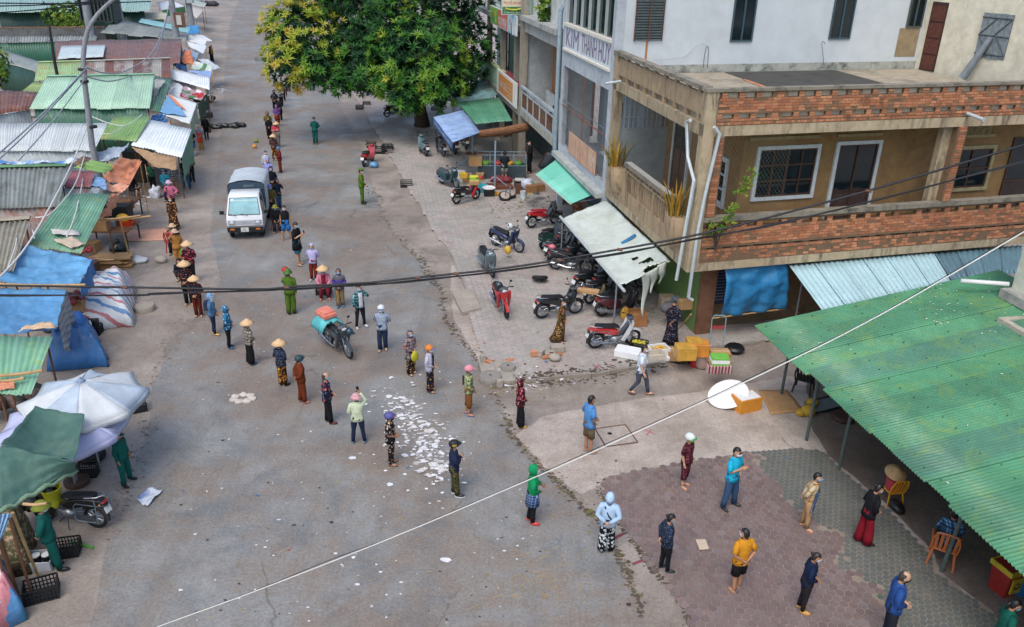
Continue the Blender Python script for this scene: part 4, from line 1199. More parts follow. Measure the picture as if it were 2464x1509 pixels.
for i in range(12):sbox(plain('#6b7690',.6,.1),'text_line',t,nb0+.06,nb1-.06-R.uniform(0,.2),1.155,1.16,1.1+i*.11,1.13+i*.11)
unworld2(t)
wa=[T(3,2,905,412),T(3,2,1525,1000),T(3,2,1045,1245),T(3,2,480,590)]
WCAN=plain('#c2ccc4',.65,.1,2.5,bump=.15,dirt='#9a9a86',dsc=.9,damt=.45)
def torn(i,j):
 return(i>.85 and.2<j<.6 and i<.905-.06*j+.02*math.sin(j*9))or(i>.955+.02*math.sin(j*13)and.05<j<.5)or(abs(i-.80)<.013 and abs(j-.42)<.05)or(i>.985 and j>.9)
t,P=tarpthing('torn_awning','torn off white canvas awning with blue patch over the parked motorbikes','awning',wa,[2.5,2.5,1.95,1.95],WCAN,ps=False,sag=.1,wr=.035,nu=70,nv=50,holes=torn,solid=.008)
b=MB();b.tube([P[3]+(P[3]-P[2]).normalized()*.25,P[2]+(P[2]-P[3]).normalized()*.35],.05,8);b.done('pole',plain('#b3bcbc',.4,.15),t).location=-V3(t.location)
for s_ in(.02,.95):
 q=P[3].lerp(P[2],s_);b=MB();b.tube([V3((q.x,q.y,.1)),q],.03,6);b.done('post',STEEL,t).location=-V3(t.location)
for k_,(i,j,L)in enumerate(((.98,.13,.75),(.985,.3,.9),(.985,.45,1.6))):
 q=P[0].lerp(P[1],i).lerp(P[3].lerp(P[2],i),j);b=MB()
 def rg(a,c):
  w_=.2*(1-c)+.02
  return q+(P[2]-P[1]).normalized()*((a-.5)*w_*2+.05*math.sin(c*7+k_))-UP*(c*L)+NF*(.06*math.sin(c*5+k_))
 b.grid(rg,3,10);b.done('torn_strip',WCAN,t,True,solid=.006).location=-V3(t.location)
q0=P[0].lerp(P[1],.58).lerp(P[3].lerp(P[2],.58),.1);q1=P[0].lerp(P[1],.585).lerp(P[3].lerp(P[2],.585),.4)
b=MB();dd=(P[1]-P[0]).normalized()*.1
b.grid(lambda i,j:q0 .lerp(q1,i)+dd*(j*2-1)+V3((0,0,.03-.1*4*(.1+.3*i)*(1-.1-.3*i))),8,2);b.done('blue_patch',BLUE,t,True,solid=.006).location=-V3(t.location)
t,P=stall('ribbed_awning','turquoise ribbed awning hung below the white house','awning',[T(3,2,468,-4),T(3,2,862,325),T(3,2,565,452),T(3,2,232,168)],[2.5,2.5,2.1,2.1],[metalsheet('#6fc0ab',stain=.12),metalsheet('#7ac8b4',stain=.12)],3,.16,.02,ps=False)
b=MB();b.tube([P[3],P[2]],.03,6);b.done('pole',plain('#b9bfae',.5,.2),t).location=-V3(t.location)
for s_ in(.03,.97):
 for top,bot in((P[3],P[2]),):
  q=top.lerp(bot,s_);b=MB();b.tube([q,q+U_*1.2+UP*.1],.02,5);b.done('bracket',STEEL,t).location=-V3(t.location)
t,P=stall('green_canopy','green ribbed sheet canopy littered with scraps over the grocery stall','awning',[T(2,1,1940,978),T(2,1,2335,935),T(2,1,2462,1160),T(2,1,2110,1196)],[2.9,3.0,2.75,2.6],[metalsheet('#4f8a6d',stain=.2),metalsheet('#578f73',stain=.2)],5,.14,.015,ps=False)
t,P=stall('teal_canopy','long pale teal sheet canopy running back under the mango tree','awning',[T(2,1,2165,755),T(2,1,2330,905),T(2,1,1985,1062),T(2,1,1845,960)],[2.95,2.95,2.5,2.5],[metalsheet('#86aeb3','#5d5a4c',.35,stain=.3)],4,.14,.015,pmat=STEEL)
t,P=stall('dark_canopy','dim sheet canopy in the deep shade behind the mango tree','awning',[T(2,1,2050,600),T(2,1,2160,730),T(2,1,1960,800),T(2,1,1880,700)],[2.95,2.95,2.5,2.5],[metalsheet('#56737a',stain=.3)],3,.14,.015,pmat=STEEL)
bw=metalsheet('#8fa9cc','#4f78ad',.3,1.2)
t,P=stall('striped_canopy','blue and white ribbed canopy with lettered blue valance over parked scooters','awning',[T(2,1,1995,1062),T(2,1,2150,1275),T(2,1,1890,1370),T(2,1,1708,1128)],[2.75,2.75,2.45,2.45],[bw],4,.26,.04,ps=False)
VAL=plain('#3b6aa5',.5,.15)
b=MB();b.grid(lambda i,j:P[3].lerp(P[2],i)-UP*(j*(.36+.03*math.sin(i*50)))+NS*.02,40,2);b.done('valance',VAL,t,solid=.01).location=-V3(t.location)
o=text('lettering','HƯƠNG DIỆU - XƯƠNG QUANG',P[3].lerp(P[2],.06)-UP*.27+NS*.035,(P[2]-P[3]),UP,.2,WHITE,t,width=(P[2]-P[3]).length*.88)
o.location=-V3(t.location)
for x,y in((T(2,1,2080,1310)[0],515*0+399),(T(2,2,2295,300)[0],T(2,2,2295,300)[1])):
 g_=gp(x,y,.1);zz=2.6
 b=MB();b.tube([V3((g_.x,g_.y,.1)),V3((g_.x,g_.y,zz))],.05,6)
 b.done('post',plain('#8496a3',.5,.2),t).location=-V3(t.location)
 for sx,sy in((.75,.0),(-.75,.0),(0,.75)):
  b=MB();b.tube([V3((g_.x,g_.y,.75)),V3((g_.x+sx,g_.y+sy,.15))],.03,5);b.done('brace',plain('#8496a3',.5,.2),t).location=-V3(t.location)
  b=MB();b.tube([V3((g_.x,g_.y,.13)),V3((g_.x+sx*1.2,g_.y+sy*1.2,.13))],.035,4);b.done('foot',plain('#8496a3',.5,.2),t).location=-V3(t.location)
a,c_=gp(*T(2,1,2140,1290),2.4),gp(*T(3,1,160,1215),2.5)
b=MB()
for i in range(16):
 an=i/16*6.283;off=V3((0,math.cos(an)*.2,math.sin(an)*.2));b.tube([a+off*.8,a.lerp(c_,.5)+off-UP*.06,c_+off],.045,4)
tag(b.done('bamboo_blind',plain('#8a6244',.7,.4,5),smooth=False),'rolled brown bamboo blind slung under the green canopy edge','blind',kind=None)
# market on the left
L1=lambda x,y:T(1,1,x,y)
L2=lambda x,y:T(1,2,x,y)
L3=lambda x,y:T(1,3,x,y)
L4=lambda x,y:T(1,4,x,y)
def Q(f,*xy):return[f(*p)for p in xy]
GW=metalsheet('#2f6450',None,stain=.25);DGW=metalsheet('#24483f',None,stain=.25)
GRN=[metalsheet('#9dbfa6',stain=.12),metalsheet('#a5c6ae',stain=.14)]
OLDF=[concrete(c,'#5a5f58',.6,1.1,.9,bs=.3)for c in('#8b9290','#7f8785','#949a97')]
RUST='#7a4a38'
SH='market shed'
stall('market_hall','long pale teal roofed market hall at the top left',SH,Q(L1,(-90,-150),(1480,-150),(1440,112),(-90,118)),[5.2,5.2,3.7,3.7],[metalsheet('#86a49c',stain=.15),metalsheet('#8ba8a2',stain=.15)],12,.3,.03,wall=DGW,ps=False,back=None)
stall('market_shed','beige ribbed lean to below the long teal hall',SH,Q(L1,(-60,140),(592,130),(572,240),(-60,236)),[2.9,2.9,2.3,2.3],[metalsheet('#b3b3a8',stain=.15)],6,.25,.03)
stall('market_shed','small whitish lean to behind the bright green shrub',SH,Q(L1,(605,128),(1080,128),(1075,185),(595,190)),[2.9,2.9,2.4,2.4],[metalsheet('#9fb0b6',stain=.2)],5,.25,.03)
stall('market_shed','cream ribbed lean to with green front board beside the leaning pole',SH,Q(L1,(1100,120),(1600,120),(1590,185),(1090,182)),[2.9,2.9,2.4,2.4],[metalsheet('#bcb9a4',stain=.15)],5,.25,.03,wall=plain('#2f6a4a',.6,.3))
tarpthing('tarpaulin','blue tarpaulin strip spread over the beige lean to','tarpaulin',Q(L1,(75,128),(200,128),(180,232),(45,236)),[2.98,2.98,2.38,2.38],plain('#5273b0',.5,.2),ps=False,sag=0,wr=.04)
t,P=stall('kiosk_canopy','white kiosk canopy with green lettered valance near the far poles','canopy',Q(L1,(1500,20),(1660,8),(1775,62),(1558,100)),[3.2,3.2,2.7,2.7],[metalsheet('#c3c9d4',stain=.1)],3,.3,.03,pmat=STEEL)
b=MB();b.grid(lambda i,j:P[3].lerp(P[2],i)-UP*(j*.8),10,2);b.done('valance',plain('#3f8448',.5,.2),t,solid=.02).location=-V3(t.location)
for i in range(4):
 e0,e1=P[3].lerp(P[2],.1+i*.22),P[3].lerp(P[2],.26+i*.22);b=MB();dn=V3((.0,-.03,0));b.hexa([e0+dn-UP*.6,e1+dn-UP*.6,e1+dn-UP*.2,e0+dn-UP*.2]+[p+V3((0,-.02,0))for p in(e0+dn-UP*.6,e1+dn-UP*.6,e1+dn-UP*.2,e0+dn-UP*.2)]);b.done('printed_panel',plain(['#b8b04a','#b5693a','#b5693a','#a8583a'][i],.6,.2),t).location=-V3(t.location)
stall('market_shed','pale stall roof right behind the pole with electricity meters',SH,Q(L1,(1790,-30),(1985,30),(1960,70),(1740,20)),[2.9,2.9,2.5,2.5],[metalsheet('#a9b3ab',stain=.15)],3,.3,.03)
stall('market_shed','low cream stall roof by the far street edge',SH,Q(L1,(1830,60),(1960,90),(1885,180),(1830,110)),[2.6,2.6,2.1,2.1],[metalsheet('#c5beb4',stain=.12)],2,.3,.03)
stall('market_shed','wide grey fibre cement roof with ragged left edge',SH,Q(L1,(1120,185),(1805,318),(1785,392),(962,312)),[3.3,2.7,2.4,2.5],OLDF,6,.177,.025,jag=.05)
stall('market_shed','thin strip of turquoise roof behind the grey fibre cement roof',SH,Q(L1,(1360,178),(1830,258),(1805,315),(1330,214)),[3.2,2.8,2.7,3.0],[metalsheet('#86b7b8',stain=.12)],3,.2,.02,ps=False)
tarpthing('tarpaulin','bright blue tarpaulin cover at the far end of the stalls','tarpaulin',Q(L1,(1812,244),(1902,242),(1924,322),(1795,330)),[2.2,2.2,1.4,1.4],BLUE2,sag=.05,wr=.1)
a,b_=gp(*L1(-60,272),2.9),gp(*L1(1000,262),2.9);m_=MB();n_=V3((0,.25,0))
t=thing('masonry_wall','long blackened masonry wall between the market roofs','wall',(a.x,a.y,0))
m_.hexa([V3((p.x,p.y,z))+o for z in(0,2.9)for p,o in((a,n_*0),(b_,n_*0),(b_,n_),(a,n_))]);m_.done('wall',concrete('#6d7170','#2c3030',.85,1.3,.95,moss='#5a4a3c'),t)
cpn=MB();n=46
for i in range(n):
 p=a.lerp(b_,(i+.5)/n);m_=MB();m_.box(p+V3((0,.12,.02+R.uniform(0,.03))),((b_-a).length/n*.7,.3,.09));m_.done('coping_brick',BRICKS[4],t)
unworld2(t)
stall('market_shed','mossy corrugated eave over the dark green sheet wall',SH,Q(L1,(-60,352),(932,345),(922,392),(-60,414)),[2.75,2.75,2.5,2.5],OLDF,8,.25,.04,wall=GW,ps=False)
stall('market_shed','rust brown roof with a new zinc patch',SH,Q(L1,(530,395),(1746,370),(1726,612),(540,574)),[3.3,3.3,2.5,2.5],[metalsheet('#7d5f58',RUST,.4,stain=.2),metalsheet('#775a54','#8f6a50',.3,stain=.2)],9,.13,.016)
stall('zinc_patch','pale zinc sheets laid over the rust brown roof','roof sheet',Q(L1,(592,442),(1012,432),(990,545),(550,568)),[3.22,3.22,2.82,2.72],[metalsheet('#b9c7c9',stain=.12)],5,.1,.014,ps=False)
stall('market_shed','lichen covered yellow green roof left of the rusty striped roof',SH,Q(L1,(372,600),(800,588),(800,722),(328,782)),[3.4,3.4,2.9,2.7],[metalsheet('#9ab57f','#a79a5a',.35,stain=.2),metalsheet('#94b27c','#a59a62',.35)],4,.13,.014,ridge=metalsheet('#a5c08a'))
stall('market_shed','rusty striped roof with bare zinc bands',SH,Q(L1,(815,590),(1636,560),(1640,748),(822,722)),[3.4,3.4,2.8,2.8],[metalsheet('#9a958b',RUST,.62,1.6),metalsheet('#a19d92','#8a604a',.3),metalsheet('#7a5140','#6b3f30',.7)],9,.13,.014,ridge=metalsheet('#a9a89f'))
stall('market_shed','yellowed green flap of roofing over the brown roofs at the left',SH,Q(L1,(325,785),(432,792),(350,905),(150,925)),[2.9,2.9,2.5,2.5],[metalsheet('#92a768','#a79a5a',.3)],2,.13,.014)
stall('market_shed','big clean pale green roof with green walls',SH,Q(L1,(450,735),(1482,714),(1436,1045),(280,1048)),[3.8,3.8,2.6,2.6],GRN,9,.13,.014,wall=GW,ridge=metalsheet('#7fb094'))
stall('market_shed','slatted green side roof between the big green roof and the stalls',SH,Q(L1,(1485,726),(1650,768),(1532,1085),(1440,1060)),[3.0,2.7,2.3,2.5],[metalsheet('#5c8a6f','#8a6a58',.2),metalsheet('#648f76')],3,.2,.025,ps=False)
stall('market_shed','grey ribbed roof over a dark green shed at the left edge',SH,Q(L1,(20,478),(386,594),(345,690),(-60,575)),[3.0,2.9,2.5,2.6],[metalsheet('#8f9793',stain=.2)],4,.14,.016,wall=DGW)
stall('market_shed','rusty brown plank like roof at the left edge',SH,Q(L1,(-60,868),(362,882),(296,1050),(-60,1112)),[3.0,2.9,2.5,2.5],[metalsheet('#6d4638','#8a5a40',.5),metalsheet('#7b5141','#a08a78',.2)],5,.2,.016,wall=metalsheet('#b5bcbc'))
stall('market_shed','long light grey roof stretching from the left edge to the lamp pole',SH,Q(L1,(-60,1186),(1035,1184),(905,1450),(-60,1452)),[3.3,3.3,2.5,2.5],[metalsheet('#b9c0c0',stain=.1),metalsheet('#b2babb',stain=.12)],9,.12,.014,wall=metalsheet('#9aa4a6'))
stall('market_shed','small yellow green roof beside the lamp pole',SH,Q(L1,(1100,1120),(1452,1112),(1302,1362),(930,1332)),[2.9,2.9,2.4,2.4],[metalsheet('#7fa55e','#a7a05a',.3),metalsheet('#86ab66')],4,.16,.018)
stall('market_shed','clean white sheet roof with tan cloth hung beneath',SH,Q(L1,(1432,1150),(1842,1240),(1745,1512),(1255,1398)),[2.7,2.6,2.2,2.3],[metalsheet('#d3dadb',stain=.08)],4,.22,.016)
tarpthing('tarpaulin','tan cloth sagging below the clean white stall roof','tarpaulin',[L1(1255,1405),L2(1690,5),L2(1695,122),L2(1480,92)],[2.25,2.1,1.6,1.7],plain('#a68a6c',.8,.25),ps=False,sag=.15,wr=.1)
tarpthing('stall_canopy','white stall canopy with faded blue and orange corner','canopy',Q(L1,(1612,908),(1892,990),(1822,1192),(1530,1090)),[2.6,2.5,2.1,2.2],plain('#d0d6d6',.5,.08),sag=.05,wr=.03)
tarpthing('tarpaulin','faded blue tarpaulin lying on the white stall canopy','tarpaulin',Q(L1,(1612,912),(1720,1005),(1790,1120),(1532,1075)),[2.66,2.5,2.26,2.3],plain('#6f9fc8',.5,.2),ps=False,sag=.05,wr=.05)
tarpthing('tarpaulin','orange strip of tarpaulin along the faded blue one','tarpaulin',Q(L1,(1612,906),(1650,920),(1790,1055),(1700,1010)),[2.72,2.7,2.42,2.5],plain('#d98a64',.6,.2),ps=False,sag=.02,wr=.05)
stall('market_shed','white sheet stall roof with a bare pole at its outer corner',SH,Q(L1,(1652,668),(2012,738),(2012,862),(1638,756)),[2.7,2.6,2.3,2.4],[metalsheet('#d5dbdd',stain=.08)],4,.22,.016)
tarpthing('tarpaulin','white cover folded over boxes beside the red canopy','tarpaulin',Q(L1,(1655,780),(1765,822),(1722,935),(1608,902)),[2.2,2.2,1.8,1.9],plain('#cfd5d8',.5,.1),sag=-.1,wr=.1)
tarpthing('stall_canopy','red and white flowered canopy','canopy',Q(L1,(1762,832),(1985,885),(1970,968),(1722,935)),[2.2,2.1,1.8,1.9],floral('#9d8a92',['#a8323c','#8f2c38','#d5d0d2','#4f7a58'],2.2,.6),sag=.2,wr=.1)
tarpthing('tarpaulin','white sheet pinned over the stall nearest the far corner','tarpaulin',Q(L1,(1805,330),(1992,382),(1968,436),(1778,388)),[2.5,2.4,2.1,2.2],plain('#d2d5d2',.5,.1),sag=.03,wr=.04)
tarpthing('tarpaulin','white flap of sheeting poking into the street at the far corner','tarpaulin',Q(L1,(1850,332),(1950,338),(2038,392),(1985,402)),[2.5,2.5,2.3,2.2],plain('#c9d1d8',.5,.1),sag=.05,wr=.05)
tarpthing('tarpaulin','white sheet below the pinned one at the far corner','tarpaulin',Q(L1,(1800,402),(1986,440),(1952,515),(1815,448)),[2.4,2.3,2.0,2.1],plain('#cbd3d8',.5,.1),sag=.05,wr=.05)
tarpthing('tarpaulin','grey blue tarpaulin sloping beside the orange bundle','tarpaulin',Q(L1,(1762,462),(1915,508),(1868,605),(1752,540)),[2.3,2.2,1.7,2.0],plain('#8b9fb8',.5,.15),sag=.08,wr=.06)
tarpthing('tarpaulin','crumpled orange tarpaulin thrown over a stall','tarpaulin',Q(L1,(1768,478),(1832,500),(1872,632),(1735,592)),[2.5,2.4,1.8,2.1],plain('#d98258',.5,.25),ps=False,sag=-.15,wr=.22)
tarpthing('tarpaulin','dark blue crumpled tarpaulin beside the orange one','tarpaulin',Q(L1,(1735,490),(1770,500),(1800,690),(1660,640)),[2.3,2.3,1.6,2.0],plain('#3d6a9c',.5,.25),ps=False,sag=-.05,wr=.2)
tarpthing('tarpaulin','green and white tarpaulin hammock over a far stall','tarpaulin',Q(L1,(1872,588),(2022,625),(2035,690),(1832,662)),[2.0,1.9,1.6,1.8],stripes(['#b9c9b9','#4e7a58','#b9c9b9','#c9d3cd'],.6,0),sag=.25,wr=.08)
tarpthing('tarpaulin','whitish sheet hanging low toward the street','tarpaulin',Q(L1,(1895,568),(1990,565),(2120,655),(2040,672)),[2.0,2.0,1.4,1.5],plain('#bfc7cb',.5,.1),sag=.05,wr=.06)
tarpthing('tarpaulin','pale blue sheet along the top of the white stall','tarpaulin',Q(L1,(1810,680),(2040,680),(2020,750),(1860,705)),[2.6,2.4,2.3,2.55],plain('#8fa8d2',.5,.12),ps=False,sag=.05,wr=.06)
tarpthing('tarpaulin','rumpled blue and white sheets in front of the long light grey roof','tarpaulin',[L1(-60,1455),L1(900,1455),L2(700,60),L2(-60,72)],[2.2,2.2,2.0,2.0],stripes(['#3f78b5','#c9d2da','#6f9fcf','#bcc9d5','#4a82bd'],.45,0,1.2,sm='LINEAR'),sag=.1,wr=.18,nu=40)
stall('market_shed','old thick fibre cement roof with lapped rows',SH,Q(L2,(-60,98),(642,82),(562,478),(-60,494)),[3.4,3.4,2.5,2.5],[concrete('#7d8584','#4f5650',.7,1.3,.9,bs=.3),concrete('#868d8b','#545a54',.7,1.4,.9,bs=.3)],5,.2,.03,rows=5,wall=metalsheet('#8a8f90',RUST,.6),ridge=metalsheet('#5f8a5f'))
stall('market_shed','broken fibre cement roof with ridge tiles at the left edge',SH,Q(L2,(-120,618),(292,588),(130,1100),(-160,1112)),[3.2,3.2,2.4,2.4],[concrete('#8f8c80','#5c584c',.7,1.3,.9,bs=.3)],4,.2,.03,rows=5,ridge=concrete('#a39a88','#6a6252',.6,2),jag=.04)
stall('market_shed','small faded red roof beside the lamp pole',SH,Q(L2,(692,128),(912,138),(862,292),(606,285)),[2.9,2.9,2.6,2.6],[metalsheet('#9d5f62','#8a4a48',.2)],3,.12,.014,ps=False)
stall('market_shed','rusted zinc sheet under the small red roof',SH,Q(L2,(625,285),(962,275),(938,402),(588,342)),[2.55,2.55,2.4,2.4],[metalsheet('#a2b0b8','#7a4e3c',.4,1.5)],3,.12,.014,ps=False)
stall('market_shed','moss green roof wedge behind the lamp pole',SH,Q(L2,(705,100),(882,28),(1122,82),(1022,160)),[2.9,3.0,2.7,2.6],[metalsheet('#7fa55e','#9fae62',.2)],3,.14,.016,ps=False)
stall('market_shed','brown bamboo slat roof scrap at the top of the red roof',SH,Q(L2,(800,-10),(880,12),(780,98),(700,62)),[3.0,3.0,2.9,2.9],[plain('#7d6455',.8,.3)],2,.2,.03,ps=False)
_,PG=stall('market_shed','long green roof with cardboard lying on it',SH,Q(L2,(640,352),(1062,350),(775,932),(262,848)),[2.9,2.7,2.2,2.4],[metalsheet('#6f9f82','#a0a45a',.2),metalsheet('#79a88c','#9aa35a',.2)],5,.12,.015)
ORG=tarpm('#c98460')
tarpthing('tarpaulin','big orange tarpaulin stretched beside the lamp pole','tarpaulin',Q(L2,(1150,15),(1365,35),(1240,272),(975,205)),[2.8,2.5,2.3,2.6],ORG,sag=.25,wr=.15)
tarpthing('tarpaulin','folded edge of orange tarpaulin above the green roof','tarpaulin',Q(L2,(985,235),(1252,272),(1165,348),(1035,318)),[2.6,2.3,2.2,2.4],plain('#dea183',.55,.2,2.2),ps=False,sag=.12,wr=.1)
tarpthing('tarpaulin','orange tarpaulin strip hanging along the green roof edge','tarpaulin',Q(L2,(1075,352),(1168,350),(1060,560),(968,592)),[2.6,2.2,1.9,2.2],plain('#dd9a78',.55,.22,2.2),ps=False,sag=.05,wr=.12)
tarpthing('tarpaulin','crumpled blue tarpaulin scrap against the lamp pole','tarpaulin',Q(L2,(905,165),(1020,225),(1025,310),(870,275)),[2.7,2.7,2.5,2.6],plain('#6f96bf',.5,.2),ps=False,sag=-.05,wr=.14)
tarpthing('stall_canopy','large blue tarpaulin canopy with small tears','canopy',Q(L2,(238,846),(892,970),(770,1222),(-30,1195)),[2.6,2.3,2.0,2.3],tarpm('#5f97c0'),sag=.14,wr=.1,nu=44,nv=32,fr=1.3)
tarpthing('stall_canopy','second blue tarpaulin canopy below the bamboo rail','canopy',[L2(-40,1262),L2(642,1270),L3(535,140),L3(-40,212)],[2.3,2.2,2.0,2.1],tarpm('#588fba'),sag=.12,wr=.09,nu=44,nv=32,fr=1.3)
stall('market_shed','ribbed green roof with two bamboo poles lying on it',SH,Q(L3,(-60,214),(512,206),(300,768),(-60,772)),[2.6,2.5,2.1,2.1],[metalsheet('#76ab8b','#8db06a',.2),metalsheet('#7fb294','#8db06a',.15)],4,.12,.015)
tarpthing('tarpaulin','torn orange sheet on the ribbed green roof','tarpaulin',Q(L3,(-30,640),(136,636),(140,705),(-20,730)),[2.32,2.3,2.22,2.2],ORG,ps=False,sag=0,wr=.05)
def bamboo(a,b,r,label,cat='pole',mat=None,name='bamboo_pole'):
 m_=MB();n=7;P_=[V3(a).lerp(V3(b),i/n)+V3((0,0,-.03*math.sin(math.pi*i/n)))for i in range(n+1)]
 m_.tube(P_,[r*R.uniform(.92,1.08)for _ in P_],7);return tag(m_.done(name,mat or BAMBOO,smooth=50),label,cat)
bamboo(gp(*L3(-40,592),2.36),gp(*L3(408,538),2.42),.04,'longer of two bamboo poles lying on the ribbed green roof')
bamboo(gp(*L3(-40,640),2.34),gp(*L3(232,612),2.34),.035,'shorter bamboo pole lying below the longer one on the green roof')
bamboo(gp(*L2(-40,1222),2.42),gp(*L2(820,1228),2.3),.045,'grey bamboo rail between the two blue tarpaulin canopies')
bamboo(gp(*L2(955,606),2.1),gp(*L2(1450,566),2.1),.035,'bamboo pole jutting from the green roof toward the queue')
bamboo(gp(*L2(960,598),2.16),gp(*L2(1350,560),2.16),.03,'second bamboo pole tied on top of the jutting one')
bamboo(gp(*L2(1258,1002),0),gp(*L2(1152,588),2.05),.03,'leaning bamboo prop holding up the jutting pole')
bamboo(gp(*L2(890,970),1.7),gp(*L2(1090,985),1.5),.025,'bamboo stick poking from under the large blue canopy')
bamboo(gp(*L1(2045,1018),0),gp(*L1(2040,680),2.3),.03,'thin bamboo pole at the outer corner of the white stall roof')
bamboo(gp(*L4(365,1015),0),gp(*L4(120,410),1.9),.03,'slanting bamboo prop in front of the camouflage sheet')
bamboo(gp(*L4(220,325),2.0),gp(*L4(452,318),2.0),.03,'bamboo crossbar tied with red string under the green tarpaulin')
def mound(name,label,cat,foot,h,mat,edge=.22,wr=.08,seed=0,nu=30,nv=24,roundness=.5):
 P_=[gp(*p)for p in foot];c=sum(P_,V3())/4;t=thing(name,label,cat,(c.x,c.y,0))
 b=MB()
 def fn(i,j):
  p=P_[0].lerp(P_[1],i).lerp(P_[3].lerp(P_[2],i),j)
  e=min(i,1-i,j,1-j)/edge;s_=min(1,e);s_=s_**roundness if s_>0 else 0
  q=p.lerp(c,.12*s_*(1-s_))
  hh=h*s_*(1+.25*noise.noise(p*1.1+V3((seed,0,0))))+noise.fractal(p*2.6+V3((seed,3,0)),.8,2,4)*wr*(.3+s_)
  k_=noise.noise(p*2.2+V3((0,seed,0)))*.12*(1-s_)
  return V3((q.x+k_,q.y+k_,max(.015,hh)))-V3((c.x,c.y,0))
 b.grid(fn,nu,nv);b.done('sheet',mat,t,True,solid=.008);return t
STR=stripes(['#c9cfd2','#5583ad','#c9cfd2','#cfd4d6','#b87378','#cfd4d6'],2.2,1,.25)
mound('covered_goods','goods heaped under a red white and blue striped sheet','covered goods',[L2(800,1255),L2(1310,1262),L3(1300,118),L3(690,175)],1.05,STR,wr=.1)
mound('covered_goods','goods under a dark blue tarpaulin next to the ribbed green roof','covered goods',[L3(520,260),L3(950,270),L3(1080,500),L3(430,560)],.95,BLUE3,wr=.14,seed=4)
mound('covered_goods','smaller blue tarpaulin heap behind the dark blue one','covered goods',[L3(540,235),L3(930,240),L3(945,390),L3(500,400)],1.15,plain('#2f6fb5',.4,.3,3),wr=.12,seed=9)
mound('covered_goods','goods bundled under a camouflage sheet near the lower left corner','covered goods',[L4(-40,620),L4(330,640),L4(300,1010),L4(-60,1060)],1.15,camo(['#8a7a62','#4d5038','#6a5a44','#9c8a70'],5),wr=.14,seed=2)
mound('covered_goods','blue and striped plastic sheet bundle in the lower left corner','covered goods',[L4(-120,1040),L4(115,1060),L4(270,1440),L4(-150,1640)],.85,stripes(['#2f5f95','#355f8f','#b9c0c9','#b5747a','#4d7fae','#3a7fa5'],.9,0,.5),wr=.16,seed=6)
def umbrella(label,hub,z,r,drop,mats,rot=.2,val=.16,squash=1,tilt=(0,0)):
 h_=gp(hub[0],hub[1],z);t=thing('market_umbrella',label,'umbrella',(h_.x,h_.y,0));n=8
 Mt=Matrix.Rotation(tilt[0],3,'X')@Matrix.Rotation(tilt[1],3,'Y')
 def pt(k,f):
  a=rot+k*2*math.pi/n;rr=r*f
  return V3((0,0,z))+Mt@V3((math.cos(a)*rr,math.sin(a)*rr*squash,-drop*(f**1.25)))
 for k in range(n):
  b=MB()
  def fn(i,j):
   f=.05+.95*j;p=pt(k,f).lerp(pt(k+1,f),i);s_=4*i*(1-i)
   p=p-V3((0,0,.10*s_*f*f));c_=V3((0,0,p.z));p=p.lerp(c_,.05*s_*f)
   return p+V3((0,0,noise.noise(p*3+V3((k,0,0)))*.02))
  b.grid(fn,6,7)
  def fv(i,j):
   p=fn(i,1);return p-V3((0,0,val*j))+V3((p.x,p.y,0)).normalized()*(.02*math.sin(i*9+k)*j)
  b.grid(fv,6,2)
  b.done('panel',mats[k%len(mats)],t,True,solid=.005)
  b=MB();b.tube([V3((0,0,z-.02)),pt(k,.5)-UP*.015,pt(k,1)-UP*.015],.009,4);b.done('rib',STEEL,t)
 b=MB();b.tube([V3((0,0,0)),V3((0,0,z+.03))],.022,7);b.done('pole',plain('#8a8f94',.4,.2),t)
 b=MB();b.lathe([(.1,-.03),(.09,.02),(.04,.06),(.02,.1)],10,(0,0,z));b.done('cap',plain('#7d8fa8',.5,.2),t)
 return t
PW=[plain('#c6cccf',.65,.14,3,dirt='#a3a59f',damt=.4),plain('#aebdca',.65,.16,3,dirt='#98a0a4',damt=.4)]
umbrella('large white and pale blue market umbrella',L3(775,640),2.5,1.4,.42,PW,.35)
umbrella('rumpled white umbrella tucked behind the large white one',L3(560,740),2.2,.95,.3,[plain('#d5dadb',.6,.08)],.1,tilt=(.12,-.1))
umbrella('lavender market umbrella below the white one',L3(545,890),2.2,1.45,.48,[plain('#a9aed0',.6,.08),plain('#b4b9d8',.6,.08)],.5)
CANV=concrete('#476a61','#6d8574',.5,1.0,.75,bs=.3)
Pt=[gp(*L3(338,885),2.35),gp(*L3(812,962),2.3),gp(*L3(716,1418),2.2),gp(*L3(5,1262),2.45)]
t=thing('canvas_shelter','dark green canvas shelter tied at its corners','canopy',(Pt[2].x,Pt[2].y,0))
tarp('top_sheet',Pt,CANV,t,sag=.3,wr=.05,nu=30,nv=30,seed=3)
P2_=[Pt[3],Pt[2],gp(*L4(738,0),1.7),gp(*L4(0,405),1.75)]
tarp('hanging_flap',P2_,CANV,t,sag=.06,wr=.08,nu=30,nv=20,seed=5)
hem=MB();hem.tube([P2_[3].lerp(P2_[2],i/12)+V3((0,0,.04*math.sin(i*2.1)-.06*math.sin(math.pi*i/12)*.0))for i in range(13)],.05,6);hem.done('hem',concrete('#7d9880','#5c7a5f',.5,2,.8),t,True)
posts(t,[Pt[0],Pt[3]],.03,BAMBOO,.08);unworld2(t)
stall('market_shed','blue ribbed awning scrap with white pipe edge at the left border',SH,Q(L4,(-60,425),(112,420),(-5,700),(-80,700)),[2.0,1.9,1.5,1.6],[metalsheet('#8fb5d2')],2,.3,.03)
